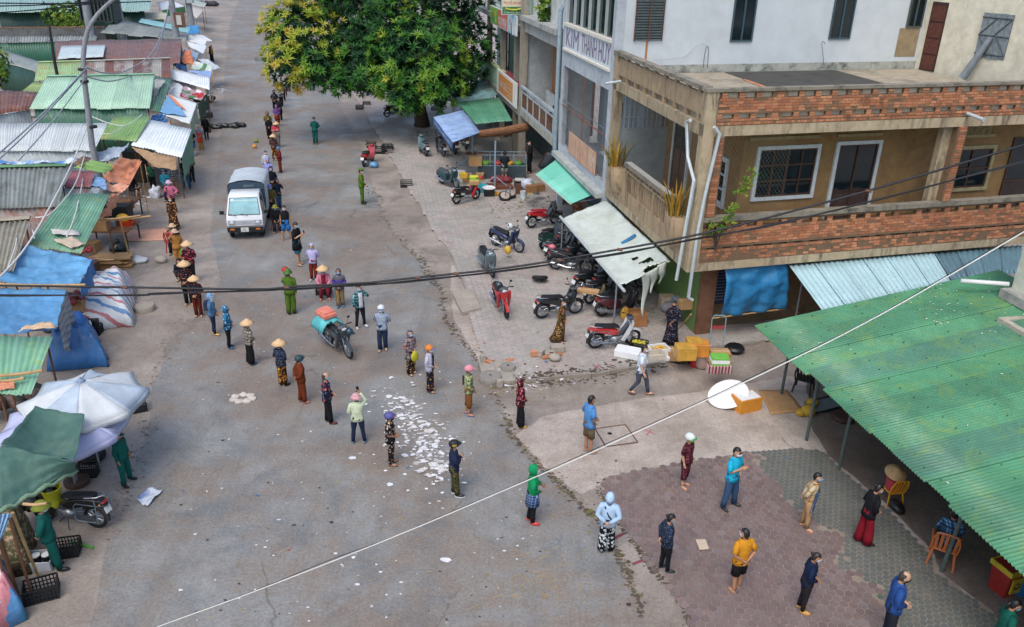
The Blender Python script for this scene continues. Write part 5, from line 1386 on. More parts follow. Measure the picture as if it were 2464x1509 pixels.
def drop(label,a,b_,za,zb,L,mat,seed=0):
 A,B2=gp(*a,za),gp(*b_,zb);c=(A+B2)/2;t=thing('hanging_cloth',label,'cloth',(c.x,c.y,0));m2=MB();n_=(B2-A).cross(UP).normalized()
 m2 .grid(lambda i,j:A.lerp(B2,i)-UP*(L*j*(1+.15*math.sin(i*5+seed)))+n_*(.07*math.sin(i*14+seed)*j+.05*noise.noise(V3((i*5,j*4,seed)))),24,10)
 m2 .done('cloth',mat,t,True,solid=.006);unworld2(t)
drop('green cloth hanging down the street side of the clean white stall roof',L1(1842,1240),L1(1748,1508),2.58,2.2,1.3,plain('#6f9c84',.7,.2),1)
drop('pale green cloth hanging at the outer edge of the faded blue and orange canopy',L1(1890,992),L1(1826,1188),2.45,2.1,.9,plain('#9fb5a2',.7,.2),2)
drop('white cloth hanging under the white sheet roof with the bare pole',L1(2010,745),L1(2008,858),2.55,2.3,.8,plain('#b9c0c4',.7,.15),3)
drop('dark green net hanging at the side of the flowered canopy',L1(1985,890),L1(1900,1010),2.1,1.9,1.2,plain('#33543f',.8,.3),4)
drop('grey striped blanket hanging at the edge of the second blue canopy',L2(640,1272),L2(545,1500),2.15,2.05,1.3,stripes(['#8f9499','#747a82','#9fa4a8'],5,2),5)
drop('blue sheet hanging at the street side of the large blue canopy',L2(888,975),L2(772,1220),2.25,2.0,.55,plain('#3f78b5',.5,.25),6)
tarpthing('tarpaulin','crumpled white and grey sheets at the foot of the lamp pole','tarpaulin',[L1(900,1440),L1(1240,1400),L2(1120,40),L2(700,62)],[2.3,2.2,2.0,2.1],plain('#a9b7c4',.5,.25),ps=False,sag=.1,wr=.22,seed=2)
tarpthing('tarpaulin','dark blue and orange sheets wedged between the faded canopy and white roof','tarpaulin',Q(L1,(1455,1110),(1560,1090),(1640,1190),(1440,1150)),[2.6,2.4,2.2,2.5],stripes(['#2f5f95','#2f5f95','#c97850','#3a6ea5'],.6,0,.5),ps=False,sag=.05,wr=.2,seed=3)
tarpthing('tarpaulin','frayed white sheet over the corner of the slatted green side roof','tarpaulin',Q(L1,(1490,760),(1590,770),(1500,905),(1470,1000)),[3.05,2.95,2.75,2.6],plain('#a8aaa2',.7,.3),ps=False,sag=0,wr=.06,seed=4)
# trees, plants, poles, wires
def leaf_mat(name,stops,tr=.25):
 q=NT(name)
 v=q.n('Attribute',None,attribute_name='tint').outputs['Fac']
 col=q.ramp(v,stops)
 q.set(col,.45,spec=.35)
 tb=q.n('BsdfTranslucent',{'Color':col});mx=q.n('MixShader',{0:tr,1:q.b.outputs[0],2:tb.outputs[0]})
 out=[n for n in q.t.nodes if n.type=='OUTPUT_MATERIAL'][0]
 q.t.links.new(mx.outputs[0],out.inputs[0])
 return q.mat
class Leaves:
 def __init__(s):s.v=[];s.f=[];s.t=[]
 def leaf(s,b,d,nrm,L,w_,tint,droop=.25):
  side=d.cross(nrm).normalized();up=side.cross(d).normalized()
  m_=b+d*L*.45+up*L*.04;tip=b+d*L-up*L*droop
  i=len(s.v)
  s.v+=[tuple(b),tuple(m_+side*w_-up*w_*.35),tuple(tip),tuple(m_-side*w_-up*w_*.35),tuple(m_)]
  s.f+=[(i,i+1,i+4),(i+1,i+2,i+4),(i+2,i+3,i+4),(i+3,i,i+4)];s.t+=[tint]*4
 def rosette(s,p,nd,n,L,w_,tint,spread=.9):
  o=nd.orthogonal().normalized();o2=nd.cross(o);a0=R.random()*6.28
  for i in range(n):
   a=a0+i*2.4;e=spread*R.uniform(.55,1.15)
   d=(nd*math.cos(e)+(o*math.cos(a)+o2*math.sin(a))*math.sin(e)).normalized()
   s.leaf(p,d,nd,L*R.uniform(.7,1.15),w_,min(1,max(0,tint+R.uniform(-.06,.06))),R.uniform(.1,.45))
 def done(s,name,mat,parent=None):
  me=bpy.data.meshes.new(name);me.from_pydata(s.v,[],s.f);me.materials.append(mat)
  at=me.attributes.new('tint','FLOAT','FACE');at.data.foreach_set('value',s.t)
  return link(me,name,parent)
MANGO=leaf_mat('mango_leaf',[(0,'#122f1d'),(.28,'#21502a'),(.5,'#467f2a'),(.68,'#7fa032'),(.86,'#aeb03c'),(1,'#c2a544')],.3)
tb_=gp(1015,303,.1)
t=thing('mango_tree','large spreading mango tree with yellow green new leaves beside the houses','tree',tuple(tb_))
lv=Leaves()
lobes=[(735,100,88,53,.92),(700,60,58,53,1.05),(690,160,52,51,1.0),(760,165,50,51.5,.66),(850,70,105,55,.36),(870,165,62,52,.42),(820,200,26,51,.6),(1000,40,125,57,.26),(930,110,85,54,.32),(1010,140,105,52,.62),(1045,195,66,51,.55),(975,222,46,50.5,.58),(988,246,24,50.5,.55),(1110,110,80,57,.2),(1100,190,46,55,.3),(920,190,40,51.5,.6),(900,-60,130,57,.4),(1080,-50,110,58,.3),(770,-10,60,56,.45),(860,130,80,58,.2),(980,120,110,60,.2)]
limbs=[]
for(x,y,r_,Y,ti)in lobes:
 c=aty(x,y,Y);rr=r_*Y/1980.0*.98;limbs.append(c)
 n=int(72*rr**1.75)+50
 for k in range(n):
  d=V3((R.gauss(0,1),R.gauss(0,1),R.gauss(0,1))).normalized()
  if d.y>.35 and R.random()<.45:continue
  f=R.uniform(.82,1.08)*(1+.5*noise.noise(d*3.0+c))if R.random()<.74 else R.uniform(.45,.8)
  p=c+V3((d.x*rr,d.y*rr,d.z*rr*.92))*f
  if p.z<1.5:continue
  nd=(d+V3((0,0,.55))+V3((R.uniform(-.3,.3),R.uniform(-.3,.3),0))).normalized()
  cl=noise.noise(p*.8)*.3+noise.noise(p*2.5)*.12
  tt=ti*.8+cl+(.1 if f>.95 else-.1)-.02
  if f<.86:tt=min(tt,.18)  # inner leaves get a darker tint, painting in shade between clumps
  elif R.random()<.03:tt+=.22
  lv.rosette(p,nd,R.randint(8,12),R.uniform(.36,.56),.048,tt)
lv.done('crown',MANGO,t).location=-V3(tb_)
BARK=concrete('#4b4038','#2c2622',.6,3,.95)
m_=MB();fork=tb_+V3((-.2,-.3,2.0))
m_.tube([tb_-UP*.1,tb_+UP*.3,tb_+UP*1.1+V3((-.1,0,0)),fork,fork+V3((-.1,0,.7))],[.62,.5,.42,.42,.3],12,jit=.06)
m_.done('trunk',BARK,t,True).location=-V3(tb_)
for c in limbs[::2]:
 m_=MB();mid=fork.lerp(c,.5)+V3((R.uniform(-.4,.4),R.uniform(-.4,.4),.3));m_.tube([fork-UP*.2,mid,c],[.2,.13,.05],7,jit=.06);m_.done('limb',BARK,t,True).location=-V3(tb_)
SHRUB=leaf_mat('shrub_leaf',[(0,'#23411d'),(.5,'#5a7f2c'),(1,'#97a83e')],.3)
def shrub(name,label,c,r,n,cat='plant',L=.22):
 t=thing(name,label,cat,tuple(c));q=Leaves()
 for k in range(n):
  d=V3((R.gauss(0,1),R.gauss(0,1),R.gauss(0,1))).normalized();f=R.uniform(.5,1.1)*(1+.3*noise.noise(d*2+V3(c)))
  p=V3((d.x*r[0],d.y*r[1],d.z*r[2]))*f+V3((0,0,r[2]))
  q.rosette(p,(d+UP*.5).normalized(),6,L,L*.25,.5+noise.noise(p*2)*.6)
 q.done('foliage',SHRUB,t)
 b=MB()
 for k in range(5):b.tube([V3((0,0,-.3)),V3((R.uniform(-.5,.5)*r[0],R.uniform(-.5,.5)*r[1],r[2]*1.2))],.025,5)
 b.done('stems',BARK,t)['kind']='stuff'
 return t
shrub('shrub','bright green shrub growing above the blackened masonry wall',gp(*T(1,1,700,275),2.2),(3.0,1.2,1.3),260,L=.4)
shrub('shrub','green leafy shrub at the left picture edge beside the brown roof',gp(*T(1,1,5,815),1.8),(.8,.8,1.5),160,L=.3)
SNK=leaf_mat('snake_leaf',[(0,'#3c4f1d'),(.35,'#6b6a25'),(.7,'#a8802c'),(1,'#c29a44')],.15)
def snake(label,c,n,hh,sp=.55):
 t=thing('snake_plant',label,'plant',tuple(c))
 for k in range(n):
  a=R.random()*6.28;r0=R.uniform(0,.35);lean=R.uniform(.05,sp);h=hh*R.uniform(.6,1.15)
  b=MB();bs=V3((math.cos(a)*r0,math.sin(a)*r0,0));d=V3((math.cos(a),math.sin(a),0));sd=V3((-math.sin(a),math.cos(a),0))*R.uniform(.8,1.2)
  pts=[bs+d*lean*h*(q/4)**1.6+UP*h*(q/4)*(1-.25*lean*(q/4))for q in range(5)];ws=[.022,.034,.034,.024,.003]
  vs=[]
  for p,w_ in zip(pts,ws):vs+=[p-sd*w_+d*.006,p-d*.004,p+sd*w_+d*.006]
  fs=[]
  for q in range(4):
   for s_ in range(2):fs.append((q*3+s_,q*3+s_+1,q*3+s_+4,q*3+s_+3))
  b.add(vs,fs);o=b.done('leaf',SNK,t)
  tv=R.uniform(.1,1);at=o.data.attributes.new('tint','FLOAT','FACE');at.data.foreach_set('value',[tv]*8)
 return t
snake('yellow edged snake plant in the far planter of the brick balcony',B(-.1,7.15,4.22),44,1.0)
snake('spiky snake plant in the near planter by the drain pipe',B(-.1,1.05,4.22),46,1.05)
t=shrub('balcony_plant','small light green climbing plant at the balcony corner by the drain pipes',B(.75,-.25,3.75),(.28,.2,.35),26,L=.13)
q=Leaves()
for k in range(60):
 f=k/60;p=V3((.25+.55*f**1.3,-.05,.5+1.7*f))+V3((R.uniform(-.16,.16),R.uniform(-.1,.1),R.uniform(-.12,.12)))
 if.42<f<.55:continue
 q.rosette(p,V3((R.uniform(-.5,.5),-.4,.7)).normalized(),4,.13,.032,.6+R.uniform(-.2,.3))
q.done('vine',SHRUB,t)
shrub('potted_plant','yellowing plant in a dark pot on the orange house ledge',B(.05,20.2,8.3),(.25,.25,.55),34,L=.3)
# poles
POLE=concrete('#8d9297','#5f6468',.4,1.5,.8,streak=1)
def pxpole(label,cat,pts,Y,r,mat=POLE,name='utility_pole',n=9,toground=True):
 P=[aty(x,y,Y)for x,y in pts]
 if toground:P=[V3((P[0].x,P[0].y,0))]+P
 c=V3((P[0].x,P[0].y,0));t=thing(name,label,cat,tuple(c));b=MB()
 b.tube([p-c for p in P],r,n);b.done('pole',mat,t,50);return t,P
lp,LP=pxpole('tall grey curved lamp pole standing among the left stalls','lamp pole',[T(1,2,965,210),T(1,1,885,1400),T(1,1,815,800),T(1,1,800,560),T(1,1,812,430),T(1,1,838,310),T(1,1,880,220),T(1,1,945,130),T(1,1,1030,45),T(1,1,1130,-40),T(1,1,1240,-100)],35.5,[.14,.14,.13,.11,.1,.095,.09,.085,.08,.075,.07,.07],name='lamp_pole')
for k_,z in((0,6.1),(1,6.6),(2,4.2)):
 b=MB();p=V3((LP[3].x-LP[0].x,0,z));b.lathe([(.17,-.05),(.17,.05)],9,p);b.done('clamp',DARK,lp)
pxpole('thick concrete pole behind the green shrub','utility pole',[T(1,1,852,215),T(1,1,800,-60)],86,[.4,.38,.3])
pxpole('concrete pole beside the transformer, right of the shrub','utility pole',[T(1,1,1152,178),T(1,1,1112,-60)],94,[.42,.4,.32])
t,P=pxpole('leaning concrete pole carrying a blank white sign panel','utility pole',[T(1,1,1694,340),T(1,1,1638,-60)],84,[.36,.34,.26])
a=aty(*T(1,1,1690,262),83.6);c_=aty(*T(1,1,1768,120),83.6)
b=MB();b.hexa([V3((x,83.5+d,z))-V3(t.location)for d in(-.1,.1)for x,z in((a.x,a.z),(c_.x,a.z),(c_.x,c_.z),(a.x,c_.z))]);sg=b.done('sign_frame',plain('#6b4a3a',.7,.3),t)
b=MB();b.hexa([V3((x,83.35+d,z))-V3(t.location)for d in(-.05,.02)for x,z in((a.x+.25,a.z+.25),(c_.x-.25,a.z+.25),(c_.x-.25,c_.z-.25),(a.x+.25,c_.z-.25))]);b.done('sign_panel',plain('#b9bdb5',.6,.1),sg)
t,P=pxpole('far concrete pole hung with rows of electricity meter boxes','utility pole',[T(1,1,1840,235),T(1,1,1800,-60)],102,[.4,.4,.32])
for i in range(3):
 for j in range(2):
  b=MB();b.box((-.45+j*.8,-.45,4.8+i*1.15),(.7,.5,.9));b.done('meter_box',plain(['#a5adb0','#8f989c','#b5babb'][i],.6,.2),t)
pxpole('thin blackened post tied with white cloth above the dark green wall','post',[T(1,1,520,572),T(1,1,478,280),T(1,1,472,235)],55,[.11,.1,.08,.06],DARK,'wooden_post')
a=aty(*T(1,1,985,240),90);t=thing('transformer','dark finned transformer on a raised stand behind the lamp pole','transformer',(a.x,a.y,0))
TR=plain('#33423f',.6,.25)
b=MB();b.box((0,0,a.z+2.2),(3.6,1.6,3.6));b.done('tank',TR,t)
for i in range(9):b=MB();b.box((-1.6+i*.4,-.95,a.z+2.1),(.12,.3,3.0));b.done('fin',TR,t)
for i in range(3):b=MB();b.lathe([(.16,0),(.24,.2),(.12,.4),(.24,.6),(.1,.8),(.05,1.1)],8,(-1+i,0,a.z+4));b.done('bushing',plain('#4a3a34',.4,.2),t)
for x in(-1.5,1.5):b=MB();b.tube([(x,0,0),(x,0,a.z+.4)],.15,5);b.done('stand_leg',STEEL,t)
# wires
def wire(label,pts,r,mat,name='cable',n=5,cat='cable',nodes=None):
 P=[]
 for i in range(len(pts)-1):
  a,b_=V3(pts[i]),V3(pts[i+1])
  p0=V3(pts[i-1])if i else a;p3=V3(pts[i+2])if i+2<len(pts)else b_
  m=6 if len(pts)>2 else 2
  for k in range(m):
   s=k/m;s2=s*s;s3=s2*s
   P.append(.5*((2*a)+(b_-p0)*s+(2*p0-5*a+4*b_-p3)*s2+(3*a-p0-3*b_+p3)*s3))
 P.append(V3(pts[-1]));q=MB();q.tube(P,r,n)
 return tag(q.done(name,mat,smooth=True),label,cat)
CAB=plain('#15181c',.5,.2);CABG=plain('#8f989f',.5,.15);CABW=plain('#d2d3cd',.5,.1)
def Yp(Y,*pts):return[aty(x,y,Y)for x,y in pts]
def D1(x,y):return T(1,1,x,y)
main=[(-60,686),(0,687),(330,692),(616,696),(716,689),(879,681),(986,670),(1232,643),(1492,600),(1678,565),(1847,524),(2100,456),(2366,378),(2540,326)]
low=[(-60,709),(0,710),(330,711),(375,706),(616,700),(716,694),(879,686),(986,676),(1232,650),(1492,609),(1678,575),(1847,543),(2100,484),(2464,388),(2540,368)]
wire('upper thick black power cable crossing the whole street',Yp(9,*main),.0135,CAB)
wire('lower twisted black power cable crossing the street',Yp(9.05,*low),.011,CAB)
wire('thinner black strand wound along the lower power cable',Yp(9.02,*[(x,y+(3.2 if i%2 else-2.2))for i,(x,y)in enumerate(low)]),.006,CAB)
for i,(x,y)in enumerate(((300,691),(690,691),(1006,668),(1098,658),(1347,625),(1492,600),(2090,459))):
 m_=MB();p=aty(x,y,9);m_.tube([p-V3((.03,0,0)),p+V3((.03,0,-.006))],.018,6)
 tag(m_.done('cable_tie',plain('#6b4637',.7,.2)),'rusty clip on the upper power cable, %s of seven from the left'%('first','second','third','fourth','fifth','sixth','last')[i],'clip','clips along the power cable')
wire('white plastic line slanting across the lower right of the street',Yp(6,(300,1545),(370,1512),(616,1422),(938,1296),(1232,1172),(1450,1077),(1847,894),(2120,757),(2464,558),(2560,500)),.0052,CABW,'rope',cat='rope')
wire('thin dark line strung along the white plastic line',Yp(6.03,(300,1543),(370,1511),(616,1420),(800,1345),(938,1295),(1100,1226),(1232,1170),(1450,1072),(1700,960),(1847,889),(2000,817),(2120,755),(2464,554),(2560,496)),.0032,CAB,'rope',cat='rope')
pl=LP[5]
wire('grey cable swooping from the lamp pole up to the meter pole',[aty(*D1(828,650),35.4),aty(*D1(1020,705),44),aty(*D1(1200,685),52),aty(*D1(1440,530),62),aty(*D1(1560,300),74),aty(*D1(1625,40),84),aty(*D1(1650,-60),88)],.04,CABG)
wire('second grey cable running beside the swooping one',[aty(*D1(828,735),35.4),aty(*D1(1060,780),44),aty(*D1(1300,705),54),aty(*D1(1480,545),64),aty(*D1(1580,270),76),aty(*D1(1632,-10),86)],.035,CABG)
for k,(sx,sy,ex,ey,r)in enumerate(((820,665,-40,1500,.03),(822,672,-40,1560,.026),(815,760,180,1540,.024))):
 wire(['upper of three grey cables dropping from the lamp pole to the left','middle of three grey cables dropping from the lamp pole to the left','lowest of three grey cables dropping from the lamp pole to the left'][k],[aty(*D1(sx,sy),35.3),aty(*D1((sx*2+ex)/3,(sy*2+ey)/3+25),32),aty(*D1((sx+ex*2)/3,(sy+ey*2)/3+25),29),aty(*D1(ex,ey),26)],r,CABG)
for lb,pts,z,r in(('white cable draped from the yellow green roof to the lamp pole',[D1(880,1120),D1(1050,1185),D1(1190,1205),D1(1290,1160),D1(1365,1098)],3.1,.025),('white cable looped over the yellow green roof',[D1(905,1265),D1(1060,1285),D1(1190,1212)],3.0,.02),('white cable crossing the old fibre cement roofs',[D1(850,1180),D1(720,1509),T(1,2,560,330),T(1,2,330,740),T(1,2,160,980),T(1,2,-30,1180)],3.5,.03),('white cable falling onto the green roof with cardboard',[T(1,2,820,-20),T(1,2,790,250),T(1,2,720,560),T(1,2,640,765)],2.75,.025),('white cable curling from the broken fibre cement roof',[T(1,2,340,580),T(1,2,460,560),T(1,2,600,430),T(1,2,730,240),T(1,2,815,-20)],3.0,.025),('white cable hanging over the broken fibre cement roof',[T(1,2,70,1080),T(1,2,150,850),T(1,2,180,660),T(1,2,270,640),T(1,2,310,700),T(1,2,330,780)],2.9,.02)):
 wire(lb,[gp(x,y,z)for x,y in pts],r,CABW)
for k,(a,b_)in enumerate((((-60,60),(1020,5)),((-60,125),(1000,20)),((-60,30),(1450,15)))):
 wire(['lower thin dark wire across the long teal hall roof','middle thin dark wire across the long teal hall roof','upper thin dark wire across the long teal hall roof'][k],[aty(*D1(*a),70),aty(*D1((a[0]+b_[0])/2,(a[1]+b_[1])/2+12),74),aty(*D1(*b_),80)],.05,CAB)
wire('thin wire looped on the white house wall above the terrace',[onpl(T(3,1,x,y),B(0,8.42,0),NF)for x,y in((1360,580),(1500,570),(1660,545),(1750,460),(1830,420),(1890,450))],.008,CABG)
for lb,pts in(('bent reinforcing rods sticking up from the terrace near the louvre',[(1840,650),(1850,540),(1870,455),(1890,470),(1885,560),(1880,650)]),):
 wire(lb,[onpl(T(3,1,x,y),B(0,8.3,0),NF)for x,y in pts],.014,plain('#5a6064',.6,.3),'steel_rod',cat='rod')
wire('single hooked reinforcing rod at the terrace wall',[onpl(T(4,1,x,y),B(0,8.3,0),NF)for x,y in((540,625),(530,520),(520,410),(540,405),(552,425))],.014,plain('#7a858a',.6,.3),'steel_rod',cat='rod')
m_=MB();a=gp(*T(4,1,1870,748),7.44);b_=WP(*T(4,1,2165,360))+nW*.12
m_.tube([a,b_],[.16,.1],9);tag(m_.done('pipe',plain('#7d858c',.6,.25),smooth=50),'grey pipe leaning from the terrace against the plank shutter','pipe')
t=thing('brick_pile','small pile of loose red bricks on the terrace by the wall corner','brick pile',tuple(gp(*T(4,1,1290,590),7.44)))
for i in range(16):
 m_=MB();lvl=0 if i<8 else(1 if i<13 else 2)
 m_.box((0,0,0),(.22,.1,.07));o=m_.done('brick',BRICKS[i%3],t);o.location=(R.uniform(-.55+lvl*.2,.55-lvl*.2),R.uniform(-.25,.25),.04+lvl*.075);o.rotation_euler=(R.uniform(-.1,.1),R.uniform(-.1,.1),R.random()*3)
 # vehicles
def setmat(o,mats):
 for i,m_ in enumerate(mats if isinstance(mats,(list,tuple))else[mats]):
  o.material_slots[i].link='OBJECT';o.material_slots[i].material=m_
_vm={}
def vmesh(key,fn,mats,smooth=40):
 if key not in _vm:
  b=MB();fn(b);_vm[key]=b.mesh(key[-1],mats,smooth)
 return _vm[key]
def paint(c):return plain(c,.3,.12,3,bump=0,coat=.4)
PLATE=plain('#d2d4d0',.5,.1);LAMP=plain('#c9d2d6',.12,.1,bump=0,coat=.6);REDL=plain('#9c2226',.25,.15,bump=0);ORL=plain('#c9702c',.3,.15,bump=0)
SEATM=plain('#1b1c20',.55,.25);GREYP=plain('#4a4e54',.55,.2);ALU=plain('#9aa0a5',.35,.2,metal=.6)
def torus(b,R0,r0,n=20,m_=7,c=(0,0,0),ry=1.1):
 rings=[]
 for i in range(n+1):
  a=2*math.pi*i/n
  rings.append([V3((math.cos(a)*(R0+r0*math.cos(q)),r0*ry*math.sin(q),math.sin(a)*(R0+r0*math.cos(q))))+V3(c)for q in[2*math.pi*k/m_ for k in range(m_)]])
 b.loft(rings,False,False)
def wheel_parts(root,x,Rw,kind,y=0,wide=.042,spokes=True,rimm=CHROME):
 o=link(vmesh((kind,Rw,wide,'wheel'),lambda b:torus(b,Rw-wide,wide,22,8),[TYRE],True),'wheel',root,(x,y,Rw))
 def rim(b):
  torus(b,Rw-wide*2.1,.017,20,5)
  b.tube([(0,-.055,0),(0,.055,0)],.06,9)
  n=16 if spokes else 5
  for i in range(n):
   a=2*math.pi*i/n;d=V3((math.cos(a),0,math.sin(a)));r_=.006 if spokes else.022
   b.tube([d*.05+V3((0,.03*(1 if i%2 else-1),0)),d*(Rw-wide*2.1)],r_,4)
 r_=link(vmesh((kind,Rw,spokes,'rim'),rim,[rimm]),'rim',o)
 return o
def arc(b,c,Rf,w_,a0,a1,n=9):
 rings=[]
 for i in range(n+1):
  a=a0+(a1-a0)*i/n;d=V3((math.cos(a),0,math.sin(a)))
  rings.append([V3(c)+d*Rf+V3((0,-w_,0))-d*.03,V3(c)+d*(Rf+.018)+V3((0,-w_*.5,0)),V3(c)+d*(Rf+.018)+V3((0,w_*.5,0)),V3(c)+d*Rf+V3((0,w_,0))-d*.03,V3(c)+d*(Rf-.008)])
 b.loft(rings)
def motorbike(label,rear,front,kind='cub',body='#22262b',shield=None,rack=False,seat=SEATM,steer=.0,spokes=True,z0=PV,lean=.12,rim=CHROME,plate=True,group='motorbikes parked along the houses',helmet=None):
 ra=gp(*rear,z0)
 if isinstance(front,(int,float)):
  a=rad(front);d=V3((math.cos(a),math.sin(a),0));c=ra+d*.61
 else:
  fr=gp(*front,z0);d=(fr-ra).normalized();a=math.atan2(d.y,d.x);c=(ra+fr)/2
 t=thing('motorbike' if kind=='cub' else 'scooter',label,'motorbike' if kind=='cub' else 'scooter',(c.x,c.y,z0),a,group)
 t.rotation_euler=(lean*.6,0,a)
 BP=paint(body);SP_=paint(shield or body);K=kind
 cub=kind=='cub';Rw=.285 if cub else.245;wd=.04 if cub else.05
 def P(name,fn,mat,smooth=40,parent=t,loc=None,rot=None):
  o=link(vmesh((K,name),fn,[mat],smooth),name,parent,loc,rot);setmat(o,mat);return o
 wheel_parts(t,-.61,Rw,K,0,wd,spokes,rim)
 fk=P('front_fork',lambda b:[b.tube([(.5,s_*.075,.82),(.64,s_*.075,Rw)],.02,6)for s_ in(-1,1)]and b.tube([(.46,0,.98),(.53,0,.72)],.035,7),ALU)
 fw_=wheel_parts(t,.64,Rw,K,0,wd,spokes,rim);fw_.rotation_euler=(0,0,steer)
 P('front_fender',lambda b:arc(b,(.64,0,Rw),Rw+.03,.06 if cub else.08,rad(15),rad(165)),SP_)
 P('rear_fender',lambda b:arc(b,(-.61,0,Rw),Rw+.035,.065,rad(35),rad(190)),DARK)
 if cub:
  P('tail_body',lambda b:b.prism([(-.86,.74),(-.6,.79),(-.1,.70),(.12,.58),(.08,.47),(-.12,.47),(-.45,.57),(-.78,.66)],.24,inset=.18),BP)
  P('spine',lambda b:b.prism([(.0,.60),(.16,.5),(.4,.82),(.5,.84),(.36,.45),(.14,.36),(-.02,.44)],.13,inset=.12),GREYP)
  P('leg_shield',lambda b:[b.prism([(.2,.3),(.3,.27),(.5,.68),(.56,.93),(.49,.96),(.4,.72)],.1,inset=.1,y0=s_*.15,M=Matrix.Rotation(s_*.1,3,'Z'))for s_ in(-1,1)]and b.prism([(.44,.6),(.54,.62),(.58,.94),(.48,.97)],.24,inset=.2),SP_)
  P('seat',lambda b:b.loft([[V3((x,s_*w_,z+dz))for s_,dz in((-1,-.03),(-.8,.04),(0,.055),(.8,.04),(1,-.03),(0,-.06))]for x,w_,z in((-.68,.08,.82),(-.6,.12,.83),(-.25,.125,.78),(0,.11,.77),(.1,.08,.73),(.13,.05,.69))]),seat)
  P('engine',lambda b:[b.ell((.02,0,.3),(.17,.12,.12),10,7),b.tube([(.1,0,.33),(.3,0,.38)],.075,8),b.ell((.02,-.12,.3),(.09,.03,.09),8,5)],ALU)
  P('exhaust',lambda b:b.tube([(.3,-.08,.36),(.2,-.13,.22),(-.15,-.15,.22),(-.35,-.16,.27),(-.86,-.17,.37)],[.018,.018,.02,.045,.05],8),CHROME)
  P('chain_case',lambda b:b.prism([(-.66,.24),(.0,.22),(.02,.3),(-.2,.34),(-.64,.36)],.04,y0=.1),GREYP)
 else:
  P('tail_body',lambda b:b.prism([(-.9,.66),(-.68,.76),(-.1,.70),(.0,.58),(-.04,.32),(-.14,.27),(-.36,.33),(-.7,.52)],.34,inset=.22),BP)
  P('floorboard',lambda b:b.prism([(-.14,.25),(.3,.25),(.38,.33),(.3,.35),(-.1,.35)],.36,inset=.06),GREYP)
  P('leg_shield',lambda b:b.prism([(.26,.3),(.4,.26),(.6,.66),(.62,.9),(.52,1.0),(.44,.84),(.36,.5)],.42,inset=.24),SP_)
  P('seat',lambda b:b.loft([[V3((x,s_*w_,z+dz))for s_,dz in((-1,-.04),(-.8,.05),(0,.07),(.8,.05),(1,-.04),(0,-.07))]for x,w_,z in((-.72,.1,.80),(-.62,.15,.82),(-.3,.155,.78),(-.1,.14,.76),(.02,.09,.73),(.05,.05,.68))]),seat)
  P('engine',lambda b:[b.ell((-.4,.09,.27),(.26,.07,.1),10,7),b.tube([(-.3,0,.35),(-.1,0,.32)],.08,8)],GREYP)
  P('exhaust',lambda b:b.tube([(-.2,-.14,.25),(-.4,-.17,.27),(-.86,-.18,.38)],[.03,.06,.065],8),ALU)
 P('handlebar',lambda b:[b.tube([(.36,s_*.36,1.02),(.42,s_*.2,1.06),(.46,0,1.04)],.014,6)for s_ in(-1,1)]and[b.tube([(.35,s_*.38,1.015),(.385,s_*.26,1.04)],.021,7)for s_ in(-1,1)],DARK).rotation_euler=(0,0,steer*.4)
 P('headlight_cowl',lambda b:b.ell((.48,0,1.03),(.13,.16,.075),12,8),SP_ if not cub else GREYP)
 P('headlight',lambda b:b.ell((.585,0,1.0 if cub else.98),(.035,.09,.055),10,6),LAMP)
 P('dashboard',lambda b:b.ell((.43,0,1.085),(.06,.09,.025),9,5),BLACK)
 for s_ in(-1,1):
  P('mirror' if s_>0 else 'mirror_right',lambda b,s_=s_:[b.tube([(.41,s_*.2,1.06),(.37,s_*.27,1.22)],.007,4),b.ell((.365,s_*.3,1.25),(.02,.055,.04),9,6)],BLACK).name='mirror'
 P('tail_light',lambda b:b.ell((-.88,0,.70),(.04,.09,.035),9,6),REDL)
 for s_ in(-1,1):
  P('indicator' if s_>0 else 'indicator_b',lambda b,s_=s_:b.ell((-.84,s_*.13,.68),(.03,.025,.025),7,5),ORL).name='indicator'
 P('mudflap',lambda b:b.prism([(-.95,.42),(-.92,.42),(-.86,.66),(-.9,.66)],.14),DARK)
 if plate:P('number_plate',lambda b:b.prism([(-.965,.46),(-.955,.46),(-.905,.60),(-.915,.60)],.19),PLATE)
 P('grab_rail',lambda b:b.tube([(-.5,.14,.82),(-.78,.13,.86),(-.9,0,.87),(-.78,-.13,.86),(-.5,-.14,.82)],.012,5),ALU)
 P('kickstand',lambda b:b.tube([(.0,.1,.22),(-.08,.22,.0)],.012,5),DARK)
 P('footpeg',lambda b:b.tube([(.08,-.26,.24),(.08,.26,.24)],.016,5),DARK)
 if rack:
  def rk(b):
   for s_ in(-1,1):
    y=s_*.24
    b.tube([(-.82,y,.34),(-.82,y,.72),(-.36,y,.72),(-.3,y,.66),(-.3,y,.36),(-.36,y,.3),(-.76,y,.3),(-.82,y,.34)],.013,5)
    b.tube([(-.82,y,.72),(-.7,s_*.12,.8)],.01,4);b.tube([(-.3,y,.66),(-.3,s_*.1,.66)],.01,4)
   b.tube([(-.82,-.24,.72),(-.95,0,.6),(-.82,.24,.72)],.012,5)
  P('carrier_rack',rk,plain('#6f8089',.45,.3,metal=.4))
 if helmet:
  b=MB();b.ell((0,0,.12),(.14,.12,.13),12,8);b.ell((.1,0,.07),(.1,.11,.02),9,4);p=t.matrix_basis@V3(helmet[0]);tag(b.done('helmet',plain(helmet[1],.3,.1,coat=.4),smooth=True,loc=p),helmet[2],'helmet')
 return t
G2='motorbikes standing in the shade of the far stalls'
T_=T
motorbike('red scooter seen from behind at the road edge beside black crates',T(2,2,1040,92),78,'scooter','#a12a30',z0=.0,group=G2)
motorbike('dark brown motorbike standing side on under the mango tree',T(2,1,1252,1130),T(2,1,1405,1108),body='#3a2622',group=G2)
